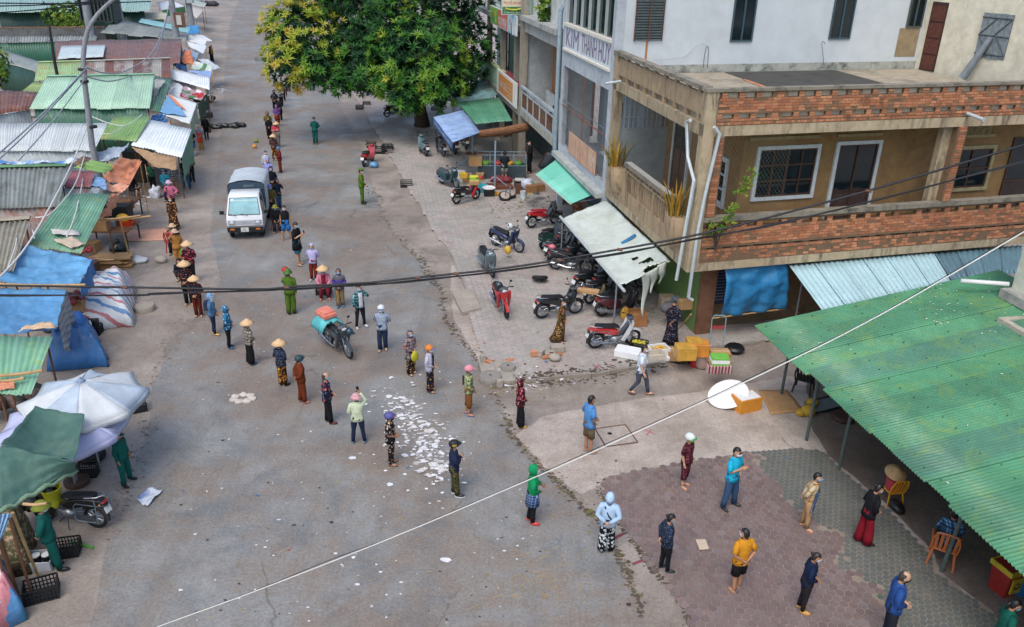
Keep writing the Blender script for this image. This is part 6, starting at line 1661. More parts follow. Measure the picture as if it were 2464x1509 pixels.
motorbike('grey green scooter parked left of the striped canopy',T(2,1,1632,1502),112,'scooter','#5f7a7a',group=G2)
motorbike('black motorbike with side rack by the blue valance',T(2,1,1800,1505),110,rack=True,group=G2)
motorbike('dark scooter half hidden by the blue valance corner',T(2,1,1912,1482),106,'scooter','#2a3036',group=G2)
motorbike('black motorbike deep under the striped canopy',T(2,1,2018,1440),102,body='#202226',group=G2)
motorbike('red and black motorbike glimpsed below the mango leaves',T(2,1,1010,880),T(2,1,1095,938),body='#7d2a30',group=G2)
motorbike('dark green scooter facing the road by the stacked cartons',T(2,2,1808,262),T(2,2,1902,296),'scooter','#24444a','#24444a',seat=GREYP)
motorbike('red fronted black motorbike in front of the turquoise basket',T(2,2,1925,452),T(2,2,2112,405),body='#1f2226',shield='#b3242a',spokes=False,rim=BLACK)
motorbike('navy motorbike with a yellow bag standing alone on the pavement',T(2,2,2305,850),T(3,2,62,915),body='#27365a',shield='#27365a',helmet=((.2,.0,.95),'#cfd6da','white and blue helmet hung on the navy motorbike'))
motorbike('grey scooter facing the camera near the concrete slab',T(2,2,2192,1055),T(2,2,2268,1150),'scooter','#5b6b70','#56666c')
motorbike('red motorbike facing the camera beside the concrete slab',T(2,2,2310,1400),T(2,3,2412,48),body='#b0282c',shield='#b82a2e',helmet=((-.2,0,.78),'#2c3a42','dark grey helmet on the seat of the red motorbike'),spokes=False,rim=BLACK)
motorbike('bright red motorbike with red seat nearest the orange chair',T(3,2,178,682),T(3,2,420,640),body='#b3222c',shield='#2a2c30',seat=plain('#a0202a',.5,.2))
motorbike('black scooter with a dark green crate strapped on behind',T(3,2,298,885),55,'scooter','#20282a')
motorbike('dark grey motorbike with a bare metal side rack',T(3,2,345,992),T(3,2,590,915),body='#3c444a',rack=True)
motorbike('black motorbike with red engine cover under the torn awning pole',T(3,2,432,1078),T(3,2,690,1112),body='#22252a',shield='#22252a')
motorbike('black motorbike carrying a yellow and white shopping bag',T(3,2,622,1312),T(3,2,915,1240),body='#202a30')
motorbike('old motorbike with folded cardboard tied on its rack',T(3,2,722,1418),T(3,2,1010,1330),body='#2c3236',rack=True)
motorbike('maroon scooter with a yellow bag on its hook',T(3,2,850,1532),T(3,2,1195,1500),'scooter','#4e2228','#231d20')
motorbike('black motorbike with chrome wheels behind the woman in the long flowered dress',T(3,2,285,1548),T(3,2,605,1502),body='#23272c',shield='#23272c',helmet=((.2,-.15,.6),'#1e2226','black helmet hung from the black motorbike with chrome wheels'))
motorbike('dusty motorbike in the shade beneath the hole of the torn awning',T(3,2,1000,1180),T(3,2,1205,1240),body='#2a3238')
motorbike('red and white motorbike with a wire side rack at the front kerb',T(3,3,792,328),T(3,3,1150,288),body='#b32a26',shield='#c9cccd',rack=True,lean=.1)
lb=motorbike('old motorbike loaded with turquoise sheets standing alone in the road',T(2,3,712,285),T(2,3,888,418),body='#39434a',shield='#39434a',rack=True,z0=0,group=None,helmet=((.55,.16,.72),'#1d3f4e','dark blue helmet hanging on the loaded motorbike'))
motorbike('worn black motorbike with luggage rack by the green canvas shelter',T(1,4,838,538),T(1,4,555,500),body='#262423',rack=True,z0=0,group=None)
motorbike('black and red motorbike between the blue canopy and blue tarpaulin heap',T(1,3,742,218),T(1,3,520,190),body='#8f2226',z0=0,group=None)
b=MB()
b.grid(lambda i,j:V3((-.95+.75*i,-.38+.76*j,.92+.12*math.sin(math.pi*i)*math.sin(math.pi*j)+.09*noise.noise(V3((i*5,j*5,1)))-.25*abs(2*j-1)**4)),14,14)
o=b.done('folded_sheet',plain('#58b4b8',.5,.25,4),None,True,loc=lb.location,solid=.05);o.rotation_euler=lb.rotation_euler
tag(o,'turquoise plastic sheet bundled on the loaded motorbike','plastic sheet')
b=MB();b.box((-.6,.02,1.1),(.62,.46,.16));b.box((-.6,.02,1.2),(.5,.4,.08))
o=b.done('folded_cloth',plain('#d8806c',.7,.2,4),loc=lb.location);o.rotation_euler=lb.rotation_euler;q=o.modifiers.new('b','BEVEL');q.width=.04;q.segments=2
tag(o,'coral folded cloth on top of the turquoise bundle','cloth')
# small truck
c0=gp(594,577,0)
t=thing('pickup_truck','small white pickup truck with grey canvas cover parked by the queue','truck',(c0 .x,c0 .y,0),rad(-79),s=1.05)
WP_=plain('#d6dbdd',.3,.06,2,bump=0,coat=.5)
def TP(name,fn,mat,smooth=40,parent=t):
 b=MB();fn(b);return b.done(name,mat,parent,smooth)
cab=[(0,.36),(.02,.62),(.0,.84),(-.07,1.0),(-.43,1.7),(-.55,1.78),(-1.2,1.79),(-1.34,1.7),(-1.4,1.0),(-1.4,.42)]
def cabfn(b):
 rings=[]
 for y,k in((-.7,.0),(-.69,.35),(-.66,1)):
  pass
 secs=[(-.7,.97),(-.64,1.0),(.64,1.0),(.7,.97)]
 for y,s_ in secs:
  rings.append([V3((-.7+(x+.7)*s_,y*(1-.16*max(0,(z-1.0))/.78),.5+(z-.5)*(s_ if z>1.5 else 1)))for x,z in cab])
 b.loft(rings)
TP('cab',cabfn,WP_)
def slope(b,y0,y1,s0,s1,off,th):
 def pt(s_,y,o):
  x=-.07+(-.43+.07)*s_;z=1.0+.7*s_;n_=V3((.7,0,.36)).normalized();return V3((x,y*(1-.16*(z-1.0)/.78),z))+n_*o
 b.hexa([pt(s0,y0,off),pt(s0,y1,off),pt(s1,y1,off),pt(s1,y0,off),pt(s0,y0,off+th),pt(s0,y1,off+th),pt(s1,y1,off+th),pt(s1,y0,off+th)])
TP('windscreen_seal',lambda b:slope(b,-.63,.63,.03,.95,.0,.012),BLACK)
TP('windscreen',lambda b:slope(b,-.6,.6,.06,.92,.012,.006),glass('#7fb0b6',.06))  # pale teal in the glass colour stands in for a reflection
TP('sun_strip',lambda b:slope(b,-.59,.59,.76,.82,.018,.003),plain('#a9c9cb',.3,.1))
for y in(-.3,.15):TP('wiper',lambda b,y=y:b.tube([(.0,y,1.02),(-.04,y-.28,1.1)],.012,5),BLACK)
TP('sticker',lambda b:slope(b,-.55,-.45,.78,.88,.019,.003),WHITE)
TP('grille',lambda b:b.box((.02,0,.75),(.03,.62,.12)),plain('#a9aeb2',.4,.1))
TP('front_band',lambda b:b.box((.012,0,.74),(.02,1.32,.2)),plain('#b9bfc2',.4,.1))
text('badge','S',V3((.037,-.04,.715)),V3((0,1,0)),UP,.07,CHROME,t)
for s_ in(-1,1):
 TP('headlight',lambda b,s_=s_:[b.box((.025,s_*.5,.75),(.05,.24,.17))],plain('#8f989d',.35,.1))
 TP('lamp_glass',lambda b,s_=s_:b.ell((.05,s_*.5,.75),(.02,.095,.07),10,6),LAMP)
 TP('indicator',lambda b,s_=s_:b.box((.075,s_*.5,.48),(.03,.17,.06)),ORL)
 TP('mirror',lambda b,s_=s_:[b.tube([(-.15,s_*.7,1.05),(-.1,s_*.85,1.12)],.015,5),b.box((-.1,s_*.86,1.14),(.05,.17,.14))],BLACK)
 TP('side_window',lambda b,s_=s_:b.hexa([V3((x,s_*(.7-.16*.7*(z-1)/.78+o),z))for o in(-.02,.012)for x,z in((-.3,1.04),(-1.15,1.04),(-1.12,1.6),(-.52,1.6))]),glass('#20343a'))
 TP('door_handle',lambda b,s_=s_:b.box((-1.1,s_*.7,.88),(.12,.03,.03)),BLACK)
 TP('side_skirt',lambda b,s_=s_:b.box((-.7,s_*.68,.38),(1.0,.04,.06)),GREYP)
TP('bumper',lambda b:b.prism([(-.1,.32),(.06,.34),(.075,.56),(.03,.61),(-.1,.6)],1.4,inset=.05),plain('#1c2226',.5,.2))
pl=TP('number_plate',lambda b:b.box((.085,-.02,.46),(.012,.3,.18)),PLATE)
text('plate_text','77C',V3((.093,-.09,.475)),V3((0,1,0)),UP,.055,BLACK,pl);text('plate_text','394 87',V3((.093,-.145,.395)),V3((0,1,0)),UP,.055,BLACK,pl)
for x in(-.45,-2.85):
 for s_ in(-1,1):o=wheel_parts(t,x,.28,'truck',s_*.6,.075,False,plain('#9aa0a4',.4,.2,metal=.3))
TP('chassis',lambda b:b.box((-1.85,0,.4),(3.1,.9,.16)),BLACK)
TP('cargo_bed',lambda b:[b.box((-2.52,s_*.69,.7),(2.14,.05,.34))for s_ in(-1,1)]+[b.box((-3.58,0,.7),(.04,1.4,.34)),b.box((-2.52,0,.54),(2.14,1.4,.05))],WP_)
CV=plain('#b3bdc4',.65,.12,2.5);CVN=plain('#2c4254',.6,.25,3)
def canv(b):
 rings=[]
 for k in range(9):
  x=-1.44-k*.268;sg_=.025*math.sin(k*math.pi/2+.4);
  rings.append([V3((x,y,z+(sg_ if z>1.6 else 0)+noise.noise(V3((x*3,y*3,z)))*.015))for y,z in((-.74,.62),(-.75,1.2),(-.74,1.88),(-.66,1.98),(-.3,2.06),(0,2.09),(.3,2.06),(.66,1.98),(.74,1.88),(.75,1.2),(.74,.62))])
 b.loft(rings,False,False);b.f=[f for i,f in enumerate(b.f)if i%11!=10];b.m=b.m[:len(b.f)]
TP('canvas_cover',canv,CV,60)
def face(b,x):
 b.add([V3((x,y,z))for y,z in((-.73,.88),(-.73,1.87),(-.65,1.96),(0,2.07),(.65,1.96),(.73,1.87),(.73,.88))],[tuple(range(7))])
 b.add([V3((x+.03,y,z))for y,z in((-.73,.88),(-.73,1.87),(-.65,1.96),(0,2.07),(.65,1.96),(.73,1.87),(.73,.88))],[tuple(range(6,-1,-1))])
TP('canvas_front',lambda b:face(b,-1.46),CVN);TP('canvas_back',lambda b:face(b,-3.58),CVN)
TP('canvas_window',lambda b:b.box((-1.42,.12,1.86),(.012,.42,.1)),plain('#51636a',.4,.3))
TP('canvas_fold',lambda b:b.tube([(-1.41,-.68,1.62),(-1.4,-.1,1.72),(-1.4,.66,1.72)],.025,5),CVN)
# crates, boxes, stools and other goods
_cr=None
def crate_mesh(L=.56,Wd=.38,H=.3):
 b=MB()
 for z in(0,H*.33,H*.62,H-.02):
  th=.035 if z in(0,H-.02)else.018
  for s_ in(-1,1):
   b.box((0,s_*Wd/2,z+th/2),(L,.016,th));b.box((s_*L/2,0,z+th/2),(.016,Wd,th))
 for i in range(10):
  x=-L/2+L*i/9
  for s_ in(-1,1):b.box((x,s_*Wd/2,H/2),(.03 if i in(0,9)else.02,.013,H))
 for i in range(7):
  y=-Wd/2+Wd*i/6
  for s_ in(-1,1):b.box((s_*L/2,y,H/2),(.013,.02,H))
 for i in range(8):b.box((0,-Wd/2+Wd*(i+.5)/8,.012),(L,.026,.012))
 for i in range(8):b.box((-L/2+L*(i+.5)/8,0,.01),(.022,Wd,.012))
 return b.mesh('crate',[plain('#191b1d',.5,.25)])
CRM=crate_mesh()
def crate(label,p,rz,s=1.0,z=0,rot=None,mat=None,group='plastic crates',sz=(1,1,1)):
 g_=gp(p[0],p[1],z);o=link(CRM,'plastic_crate',None,(g_.x,g_.y,z),rot or(0,0,rz),(s*sz[0],s*sz[1],s*sz[2]))
 if mat:setmat(o,mat)
 return tag(o,label,'crate',group)
crate('black crate tipped on its rim beside the white umbrella',T(1,3,1315,925),.5,.9,0,(0,0,.5))
crate('black crate of bottles under the lavender umbrella edge',T(1,4,850,40),.1,.85)
crate('black crate lined with a clear plastic bag behind the standing green uniform',T(1,4,640,800),.25,.95)
crate('empty black crate nearest the lower left corner',T(1,4,410,1210),.45,1.05)
crate('black crate standing in front of the striped sheet',T(1,3,895,185),.1,.95)
crate('black crate leaning upright behind the one at the striped sheet',T(1,3,870,92),0,.9,.25,(1.15,0,.1))
crate('black crate left of a pair at the kerb below the mango tree',T(2,1,998,1050),.3)
crate('black crate right of the pair at the kerb below the mango tree',T(2,1,1065,1016),.1)
crate('black crate in the shade right of the mango trunk',T(2,1,1722,1070),0)
crate('black crate left in the row behind the red scooter',T(2,1,1180,1472),.15,1.2)
crate('black crate right in the row behind the red scooter',T(2,1,1265,1452),.05,1.2)
crate('small black crate topmost of the row behind the red scooter',T(2,1,1264,1425),.1,.9,.38)
crate('black crate tucked against the red scooter front',T(2,1,1110,1415),.2,1)
crate('black crate alone on the pavement right of the policeman with a baton',T(2,2,1445,284),.12,1.05)
crate('grey crate on the far road beside the mango tree',T(2,1,30,588),.1,1.15,mat=plain('#7d8384',.6,.2))
crate('black crate on the far road next to the grey one',T(2,1,100,586),.1,1.1)
crate('black crate behind the hooded person in pale grey',T(1,1,2000,1128),.1,1)
crate('black crate on the ground under the dark fridge boxes by the white stack',T(3,2,78,285),.1,1.0,PV)
crate('black crate strapped on the red motorbike near the orange chair',T(3,2,430,575),.1,.8,.75)
crate('dark green crate strapped behind the black scooter',T(3,2,325,800),.6,.9,.72,mat=plain('#1f4038',.5,.3))
crate('black crate full of yellow fruit at the front kerb',T(3,3,1215,338),-.35,.95,PV)
def cyl(b,p,r,h,n=14):b.lathe([(r,0),(r*1.03,h*.95),(r,h)],n,p)
def single(name,label,cat,fn,mat,p,z=0,rz=0,smooth=40,group=None,bevel=0,s=1):
 g_=gp(p[0],p[1],z);b=MB();fn(b);o=b.done(name,mat,None,smooth,(g_.x,g_.y,z));o.rotation_euler=(0,0,rz);o.scale=(s,s,s)
 if bevel:q=o.modifiers.new('bevel','BEVEL');q.width=bevel;q.segments=2
 return tag(o,label,cat,group)
def carton(label,p,d,rz=0,z=0,col=CARD,tape='#c9ae84',name='carton',group='cartons and boxes',lid=None,band=None,open_=False,cat='box'):
 g_=gp(p[0],p[1],z);t=thing(name,label,cat,(g_.x,g_.y,z),rz,group);x,y,h=d
 b=MB()
 if open_:
  for s_ in(-1,1):b.box((s_*(x/2-.01),0,h/2),(.02,y,h));b.box((0,s_*(y/2-.01),h/2),(x-.04,.02,h))
  b.box((0,0,.01),(x-.02,y-.02,.02))
 else:b.box((0,0,h/2),(x,y,h),taper=.985)
 o=b.done('box',col,t);q=o.modifiers.new('bevel','BEVEL');q.width=.008;q.segments=1
 if tape and not open_:
  b=MB();b.box((0,0,h+.002),(x*1.0,.06,.004));b.box((x/2+.002,0,h*.85),(.004,.06,h*.28));b.done('tape',plain(tape,.4,.1),t)
 if lid:
  b=MB();b.box((0,0,h+.025),(x*1.03,y*1.04,.05));b.done('lid',lid,t)
 if band:
  b=MB();b.box((0,0,h*.5),(x*1.006,y*1.008,h*.45));b.done('printed_band',band,t)
 return t
FOAM=plain('#dfe2e2',.7,.06,12);YEL=plain('#cfa23c',.5,.15);GRNB=plain('#7fbf3a',.5,.15);YGB=stripes(['#86c23c','#c9c83a','#7ab83a'],6,2)
WD=plain('#8a6440',.8,.3,5)
C2=lambda x,y:T(2,2,x,y);C3=lambda x,y:T(3,2,x,y);C3b=lambda x,y:T(3,3,x,y);C4b=lambda x,y:T(4,3,x,y);C4d=lambda x,y:T(4,4,x,y)
# grocery stall under the green canopy
for i,nm in enumerate(('bottom','middle','top')):carton('%s lime green and yellow carton of the stack of three by the steel post'%nm,C2(2095,262),(.42,.36,.42),.1,PV+.42*i,YGB,None)
carton('brown carton with open side left of the lime stack',C2(2032,235),(.5,.4,.42),.15,PV)
carton('white carton with round dark emblem behind the scooter',C2(1968,200),(.48,.38,.4),.2,PV,WHITE,None,band=None)
carton('yellow plastic box on the white carton',C2(1990,196),(.34,.3,.26),.3,PV+.4,plain('#d8b23c',.4,.15),None)
carton('small brown carton topmost of the lime stack',C2(2095,262),(.4,.3,.16),.4,PV+1.26)
carton('brown carton at the right of the lime stack',C2(2150,215),(.45,.4,.35),-.1,PV)
single('red_bag','red plastic bag lying on the brown carton right of the lime stack','bag',lambda b:b.ell((0,0,.06),(.16,.12,.08),10,6,fn=lambda p:p*(1+.25*noise.noise(p*9))),plain('#b3262c',.4,.2),C2(2160,205),PV+.35)
def tub(b,r=.3,h=.3,n=16):b.loft([[V3((math.cos(a)*rr,math.sin(a)*rr*.75,z))for a in[6.283*i/n for i in range(n)]]for rr,z in((r*.82,0),(r,h),(r*.94,h),(r*.78,.04))],True,True)
def basket(b):
 tub(b,.42,.34)
 for i in range(22):
  a=6.283*i/22;b.tube([(math.cos(a)*.36,math.sin(a)*.27,.02),(math.cos(a)*.44,math.sin(a)*.33,.34)],.012,4)
single('plastic_basket','turquoise plastic basket behind the red fronted motorbike','basket',basket,plain('#3fb0bd',.45,.15),C2(2150,330),PV,.2)
t=thing('ice_tub','black square tub with a round white lid in front of the steel post','tub',tuple(gp(*C2(2238,368),PV)),.1)
b=MB();b.box((0,0,.19),(.55,.48,.38),taper=.9);b.done('tub',BLACK,t);b=MB();b.lathe([(.33,.38),(.34,.42),(.3,.43),(.28,.40)],20);b.done('lid',WHITE,t,40)
t=thing('fruit_bag','bag of yellow fruit on the ground beside the ice tub','fruit',tuple(gp(*C2(2312,366),PV)))
for i in range(9):b=MB();b.ell((0,0,0),(.06,.06,.055),8,6);o=b.done('fruit',plain('#cf9c3c',.5,.2),t,True);o.location=(R.uniform(-.12,.12),R.uniform(-.08,.08),.06+(.08 if i>5 else 0))
def umb_base(b,r=.3):torus(b,r*.72,r*.28,18,7)
for lb,p,z,m_ in(('tyre umbrella base filled with pale concrete, leaning',C2(2390,378),PV,(.5,.2)),('tyre umbrella base lying flat behind the leaning one',C2(2440,372),PV,(0,0))):
 t=thing('umbrella_base',lb,'umbrella base',tuple(gp(*p,z+(.16 if m_[0]else.08))));t.rotation_euler=(m_[0],m_[1],0)
 b=MB();b.lathe([(.2,-.08),(.3,-.05),(.31,.05),(.24,.08)],18);b.done('tyre',TYRE,t,40);b=MB();b.lathe([(.235,.06),(.23,.085)],16);b.done('concrete_fill',LM,t);b=MB();b.tube([(0,0,.05),(0,0,.5)],.03,7);b.done('tube',STEEL,t)
def bucket(b):b.lathe([(.15,0),(.18,.36),(.19,.38),(.17,.38),(.16,.05)],16)
single('bucket','white plastic bucket by the wooden fruit crates','bucket',bucket,plain('#c9d0d0',.5,.1),C3(112,398),PV)
single('pot','grey metal pot in front of the wooden crates','pot',lambda b:b.lathe([(.13,0),(.17,.16),(.19,.2),(.16,.18),(.12,.03)],14),STEEL,C3(228,355),PV)
def woodcrate(label,p,z,rz=0):
 g_=gp(*p,z);t=thing('wooden_crate',label,'crate',tuple(g_),rz,'wooden fruit crates');
 for i in range(3):
  for s_ in(-1,1):
   b=MB();b.box((0,s_*.18,.06+i*.1),(.5,.02,.085));b.done('slat',WD,t);b=MB();b.box((s_*.25,0,.06+i*.1),(.02,.36,.085));b.done('slat',WD,t)
 b=MB();b.box((0,0,.02),(.5,.36,.02));b.done('base',WD,t);b=MB();b.box((0,0,.31),(.5,.36,.02));b.done('top_board',WD,t)
for lb,p,z,r_ in(('wooden crate topmost of the pile by the turquoise awning',C3(188,330),PV+.92,.1),('wooden crate middle of the pile by the turquoise awning',C3(180,332),PV+.6,.05),('wooden crate right of the yellow box, upper',C3(250,320),PV+.5,.2),('wooden crate right of the yellow box, on the ground',C3(265,322),PV,.25)):woodcrate(lb,p,z,r_)
carton('orange yellow carton with green rim under the wooden crates',C3(188,338),(.55,.42,.4),.05,PV,YEL,None,lid=GRNB)
carton('white topped dark box at the left of the wooden crates',C3(78,275),(.5,.42,.3),.05,PV+.32,BLACK,None,lid=plain('#b9bdb5',.6,.15))
single('bag_heap','heap of clear plastic bags on top of the fruit crates','bags',lambda b:[b.ell((R.uniform(-.4,.4),R.uniform(-.1,.1),.2),(.3,.25,.26),12,8,fn=lambda p:p*(1+.3*noise.noise(p*6)))for _ in range(3)],plain('#b3b9c6',.3,.15),C3(150,290),PV+1.0)
single('carton_stand','reddish brown box on the ground left of the yellow carton','box',lambda b:b.box((0,0,.25),(.5,.4,.5)),plain('#5c3a30',.7,.3),C3(80,345),PV,bevel=.01)
t=thing('display_counter','glass fronted counter with vegetables under the green canopy','counter',tuple(gp(*C2(2360,190),PV)),rad(4))
b=MB();b.box((0,0,.35),(2.6,.8,.7));b.done('base',plain('#3a4a50',.6,.3),t)
b=MB()
for i in range(5):b.box((-1.3+i*.65,-.38,1.0),(.03,.03,.6));b.box((-1.3+i*.65,.38,1.0),(.03,.03,.6))
for y in(-.38,.38):b.box((0,y,1.3),(2.6,.03,.03));b.box((0,y,.72),(2.6,.03,.03))
b.done('frame',plain('#7f98a6',.4,.2),t)['kind']='stuff'
for c,x in(('#6da33a',-.9),('#a8322e',-.2),('#cf9a3a',.4),('#5c8f3a',.9)):
 b=MB();b.ell((x,-.05,.78),(.26,.26,.14),10,6,fn=lambda p:p*(1+.2*noise.noise(p*9)));b.done('produce_heap',plain(c,.6,.35,14),t,True)
t=thing('table','low table holding a big brown carton behind the lime stack','table',tuple(gp(*C2(2110,80),PV)),.1)
b=MB();b.box((0,0,.7),(1.1,.7,.04));b.done('tabletop',WOODM,t)
for sx in(-.5,.5):
 for sy in(-.3,.3):b=MB();b.tube([(sx,sy,0),(sx,sy,.7)],.025,5);b.done('leg',STEEL,t)
carton('big brown carton on the low table',C2(2105,78),(.7,.5,.5),.1,PV+.72)
mound_mat=plain('#7d2d36',.7,.4,9)
single('onion_sacks','red net sacks piled behind the steel post','sacks',lambda b:[b.ell((R.uniform(-.6,.6),R.uniform(-.2,.2),.14),(.32,.24,.18),10,7,fn=lambda p:p*(1+.2*noise.noise(p*7)))for _ in range(5)],mound_mat,C2(2330,240),PV)
single('timber_pile','reddish timber strips stacked on the pavement behind the steel post','timber',lambda b:[b.box((R.uniform(-.06,.06),-.4+.09*(i%10),.03+.05*(i//10)),(1.4,.08,.045))for i in range(26)],plain('#6b3f30',.8,.35,5),C2(2330,290),PV,.1)
def plank(label,a,b_,w_,mat):
 m_=MB();m_.tube([a,b_],[(w_,w_*.3)]*2,4);tag(m_.done('plank',mat),label,'plank')
plank('brown board leaning against the white house wall',gp(*C3(270,90),PV),gp(*C3(345,-40),1.9),.12,WD)
plank('blue grey metal sheet leaning beside the brown board',gp(*C3(310,100),PV),gp(*C3(390,-30),2.0),.3,plain('#5f7b94',.5,.2))
single('blue_ball','shiny blue plastic bag bundle lying on the road by the red scooter','bag',lambda b:b.ell((0,0,.16),(.28,.24,.18),12,8,fn=lambda p:p*(1+.18*noise.noise(p*7))),plain('#5b8fb4',.25,.3),C2(1135,100),0,smooth=True)
def chair(label,p,z,rz,mat,arms=True,s=1.0,cat='chair',group=None):
 g_=gp(*p,z);t=thing('plastic_chair',label,cat,tuple(g_),rz,group,s)
 b=MB();b.grid(lambda i,j:V3(((i-.5)*.46,(j-.5)*.44,.42+.02*(2*i-1)**2+.015*(j-.5))),8,6);b.done('seat',mat,t,True,solid=.025)
 for i in range(5):
  b=MB();x=-.18+.09*i;b.tube([(x,.2,.44),(x*1.05,.27,.7),(x*1.1,.33,.92)],[(.03,.008)]*3,6,ref=(1,0,0));b.done('back_slat',mat,t)
 b=MB();b.tube([(-.24,.2,.42),(-.26,.28,.7),(-.2,.34,.93),(0,.36,.97),(.2,.34,.93),(.26,.28,.7),(.24,.2,.42)],.022,6);b.done('back_frame',mat,t,50)
 for sx in(-1,1):
  for sy in(-1,1):b=MB();b.tube([(sx*.21,sy*.19,.42),(sx*.26,sy*.26,0)],[(.03,.02),(.022,.016)],6);b.done('leg',mat,t)
  if arms:b=MB();b.tube([(sx*.25,-.22,.4),(sx*.27,-.2,.62),(sx*.27,.0,.66),(sx*.26,.27,.66)],[.022,.03,.03,.022],6);b.done('arm',mat,t,50)
 return t
ORC=plain('#b3683a',.4,.15);REDP=plain('#b3262e',.4,.15);YELC=plain('#d99a24',.4,.15)
chair('orange brown plastic armchair by the torn white awning',C3(650,590),PV,rad(35),ORC,s=1.05)
chair('black plastic chair in the shade at the corner of the green market roof',C4b(335,740),.0,rad(150),BLACK)
def stool(label,p,z,mat,h=.42):
 g_=gp(*p,z);t=thing('plastic_stool',label,'stool',tuple(g_));b=MB();b.box((0,0,h),(.28,.28,.03));b.done('seat',mat,t)
 for sx in(-1,1):
  for sy in(-1,1):b=MB();b.tube([(sx*.12,sy*.12,h),(sx*.16,sy*.16,0)],.018,5);b.done('leg',mat,t)
 return t
 # along the front kerb
carton('parcel wrapped in brown tape by the maroon scooter',C3b(1190,95),(.62,.5,.5),.2,PV,plain('#a9764a',.35,.25,4),'#8a5f3c')
carton('white foam box lid lying on the kerb',C3b(1112,395),(.78,.5,.22),-.35,PV,FOAM,None)
carton('white foam box with holes by the man walking',C3b(1400,425),(.62,.42,.42),.3,PV,FOAM,None,open_=True)
single('mango_heap','yellow mangoes showing in the foam box with holes','fruit',lambda b:[b.ell((R.uniform(-.22,.22),R.uniform(-.13,.13),.3+R.uniform(0,.06)),(.06,.05,.045),8,5)for _ in range(16)],YEL,C3b(1400,425),PV,.3)['kind']='stuff'
carton('long white foam tray laid across the foam box',C3b(1372,425),(.75,.5,.12),.3,PV+.46,FOAM,None)
carton('dirty open foam box topmost of the foam boxes',C3b(1375,422),(.55,.38,.2),.35,PV+.58,plain('#c2b8a8',.7,.15),None,open_=True)
carton('brown carton with handle slots beside the yellow bales',C3b(1552,425),(.46,.4,.32),-.2,PV)
single('yellow_fruit','yellow fruit heaped in the black crate at the kerb','fruit',lambda b:[b.ell((R.uniform(-.2,.2),R.uniform(-.13,.13),.2+R.uniform(0,.06)),(.05,.05,.045),7,5)for _ in range(22)],plain('#b9b02c',.5,.3),C3b(1215,338),PV,-.35)['kind']='stuff'
BALE=plain('#c79a44',.3,.3,3)
for lb,p,z,d,m_ in(('yellow carton at the bottom left of the wrapped bales',C3b(1660,420),PV,(.62,.45,.4),YEL),('clear wrapped yellow bale on the yellow carton',C3b(1660,418),PV+.4,(.6,.45,.42),BALE),('pale plastic wrapped bale right of the yellow carton',C3b(1788,395),PV,(.5,.45,.42),plain('#b59a92',.3,.2)),('orange wrapped bale at the back on the right',C3b(1800,385),PV+.42,(.5,.45,.42),plain('#cf8a3c',.3,.3,3)),('golden wrapped bale between the other bales',C3b(1740,370),PV+.42,(.45,.45,.45),BALE)):
 carton(lb,p,d,R.uniform(-.1,.15),z,m_,None,'wrapped_bale','wrapped bales of goods',cat='bale')
t=thing('hand_truck','steel hand truck with red cords standing behind the stacked cartons','trolley',tuple(gp(*C3b(1960,425),.0)),.05)
b=MB();b.tube([(-.22,.12,.1),(-.22,.22,1.3),(-.16,.23,1.4),(.16,.23,1.4),(.22,.22,1.3),(.22,.12,.1)],.018,6);b.done('handle_frame',plain('#7f9ea8',.4,.2),t,50)
b=MB();b.box((0,-.08,.04),(.48,.4,.03));b.done('foot_plate',STEEL,t)
for z in(.95,1.0,1.06):b=MB();b.tube([(-.22,.2,z),(0,.17,z+R.uniform(-.03,.03)),(.22,.2,z)],.012,5);b.done('red_cord',REDP,t)
for s_ in(-1,1):b=MB();torus(b,.08,.035,14,6);o=b.done('wheel',TYRE,t,True);o.location=(s_*.25,.2,.115);o.rotation_euler=(0,0,1.57)
carton('brown carton on the hand truck with printed mark',C3b(1985,470),(.6,.42,.42),.05,.24,CARD)
carton('bottom red and white banded pack under the brown carton',C3b(1975,540),(.75,.45,.26),.05,.0,stripes(['#c9b9b9','#8f2c3c','#c9c0c0','#b5474f'],5,0),None)
carton('lower green and white carton on the hand truck',C3b(1990,470),(.5,.36,.2),.06,.86,WHITE,None,band=plain('#4f9f3c',.5,.2))
carton('upper green and white carton on the hand truck',C3b(1990,470),(.5,.36,.24),.02,1.07,plain('#6fb54a',.5,.15),None,band=WHITE)
single('yellow_parcels','yellow paper parcels squeezed on the brown carton of the hand truck','parcels',lambda b:[b.box((-.2+.2*i,0,.06),(.2,.26,.12),rz=R.uniform(-.4,.4))for i in range(3)],YEL,C3b(1995,470),.68,bevel=.02)
single('sack','pinkish filled sack standing at the kerb','sack',lambda b:b.lathe([(.14,0),(.21,.08),(.22,.4),(.19,.6),(.08,.72),(.03,.78)],14),plain('#b39a92',.4,.2,5),C3b(1820,512),0,smooth=True)
single('bottle','large red bottle standing beside the pinkish sack','bottle',lambda b:b.lathe([(.12,0),(.13,.05),(.13,.36),(.11,.42),(.06,.47),(.06,.52)],14),plain('#b0242a',.35,.15),C3b(1750,500),0,smooth=50)
ST=concrete('#a39b8f','#6f675c',.5,4,.9)
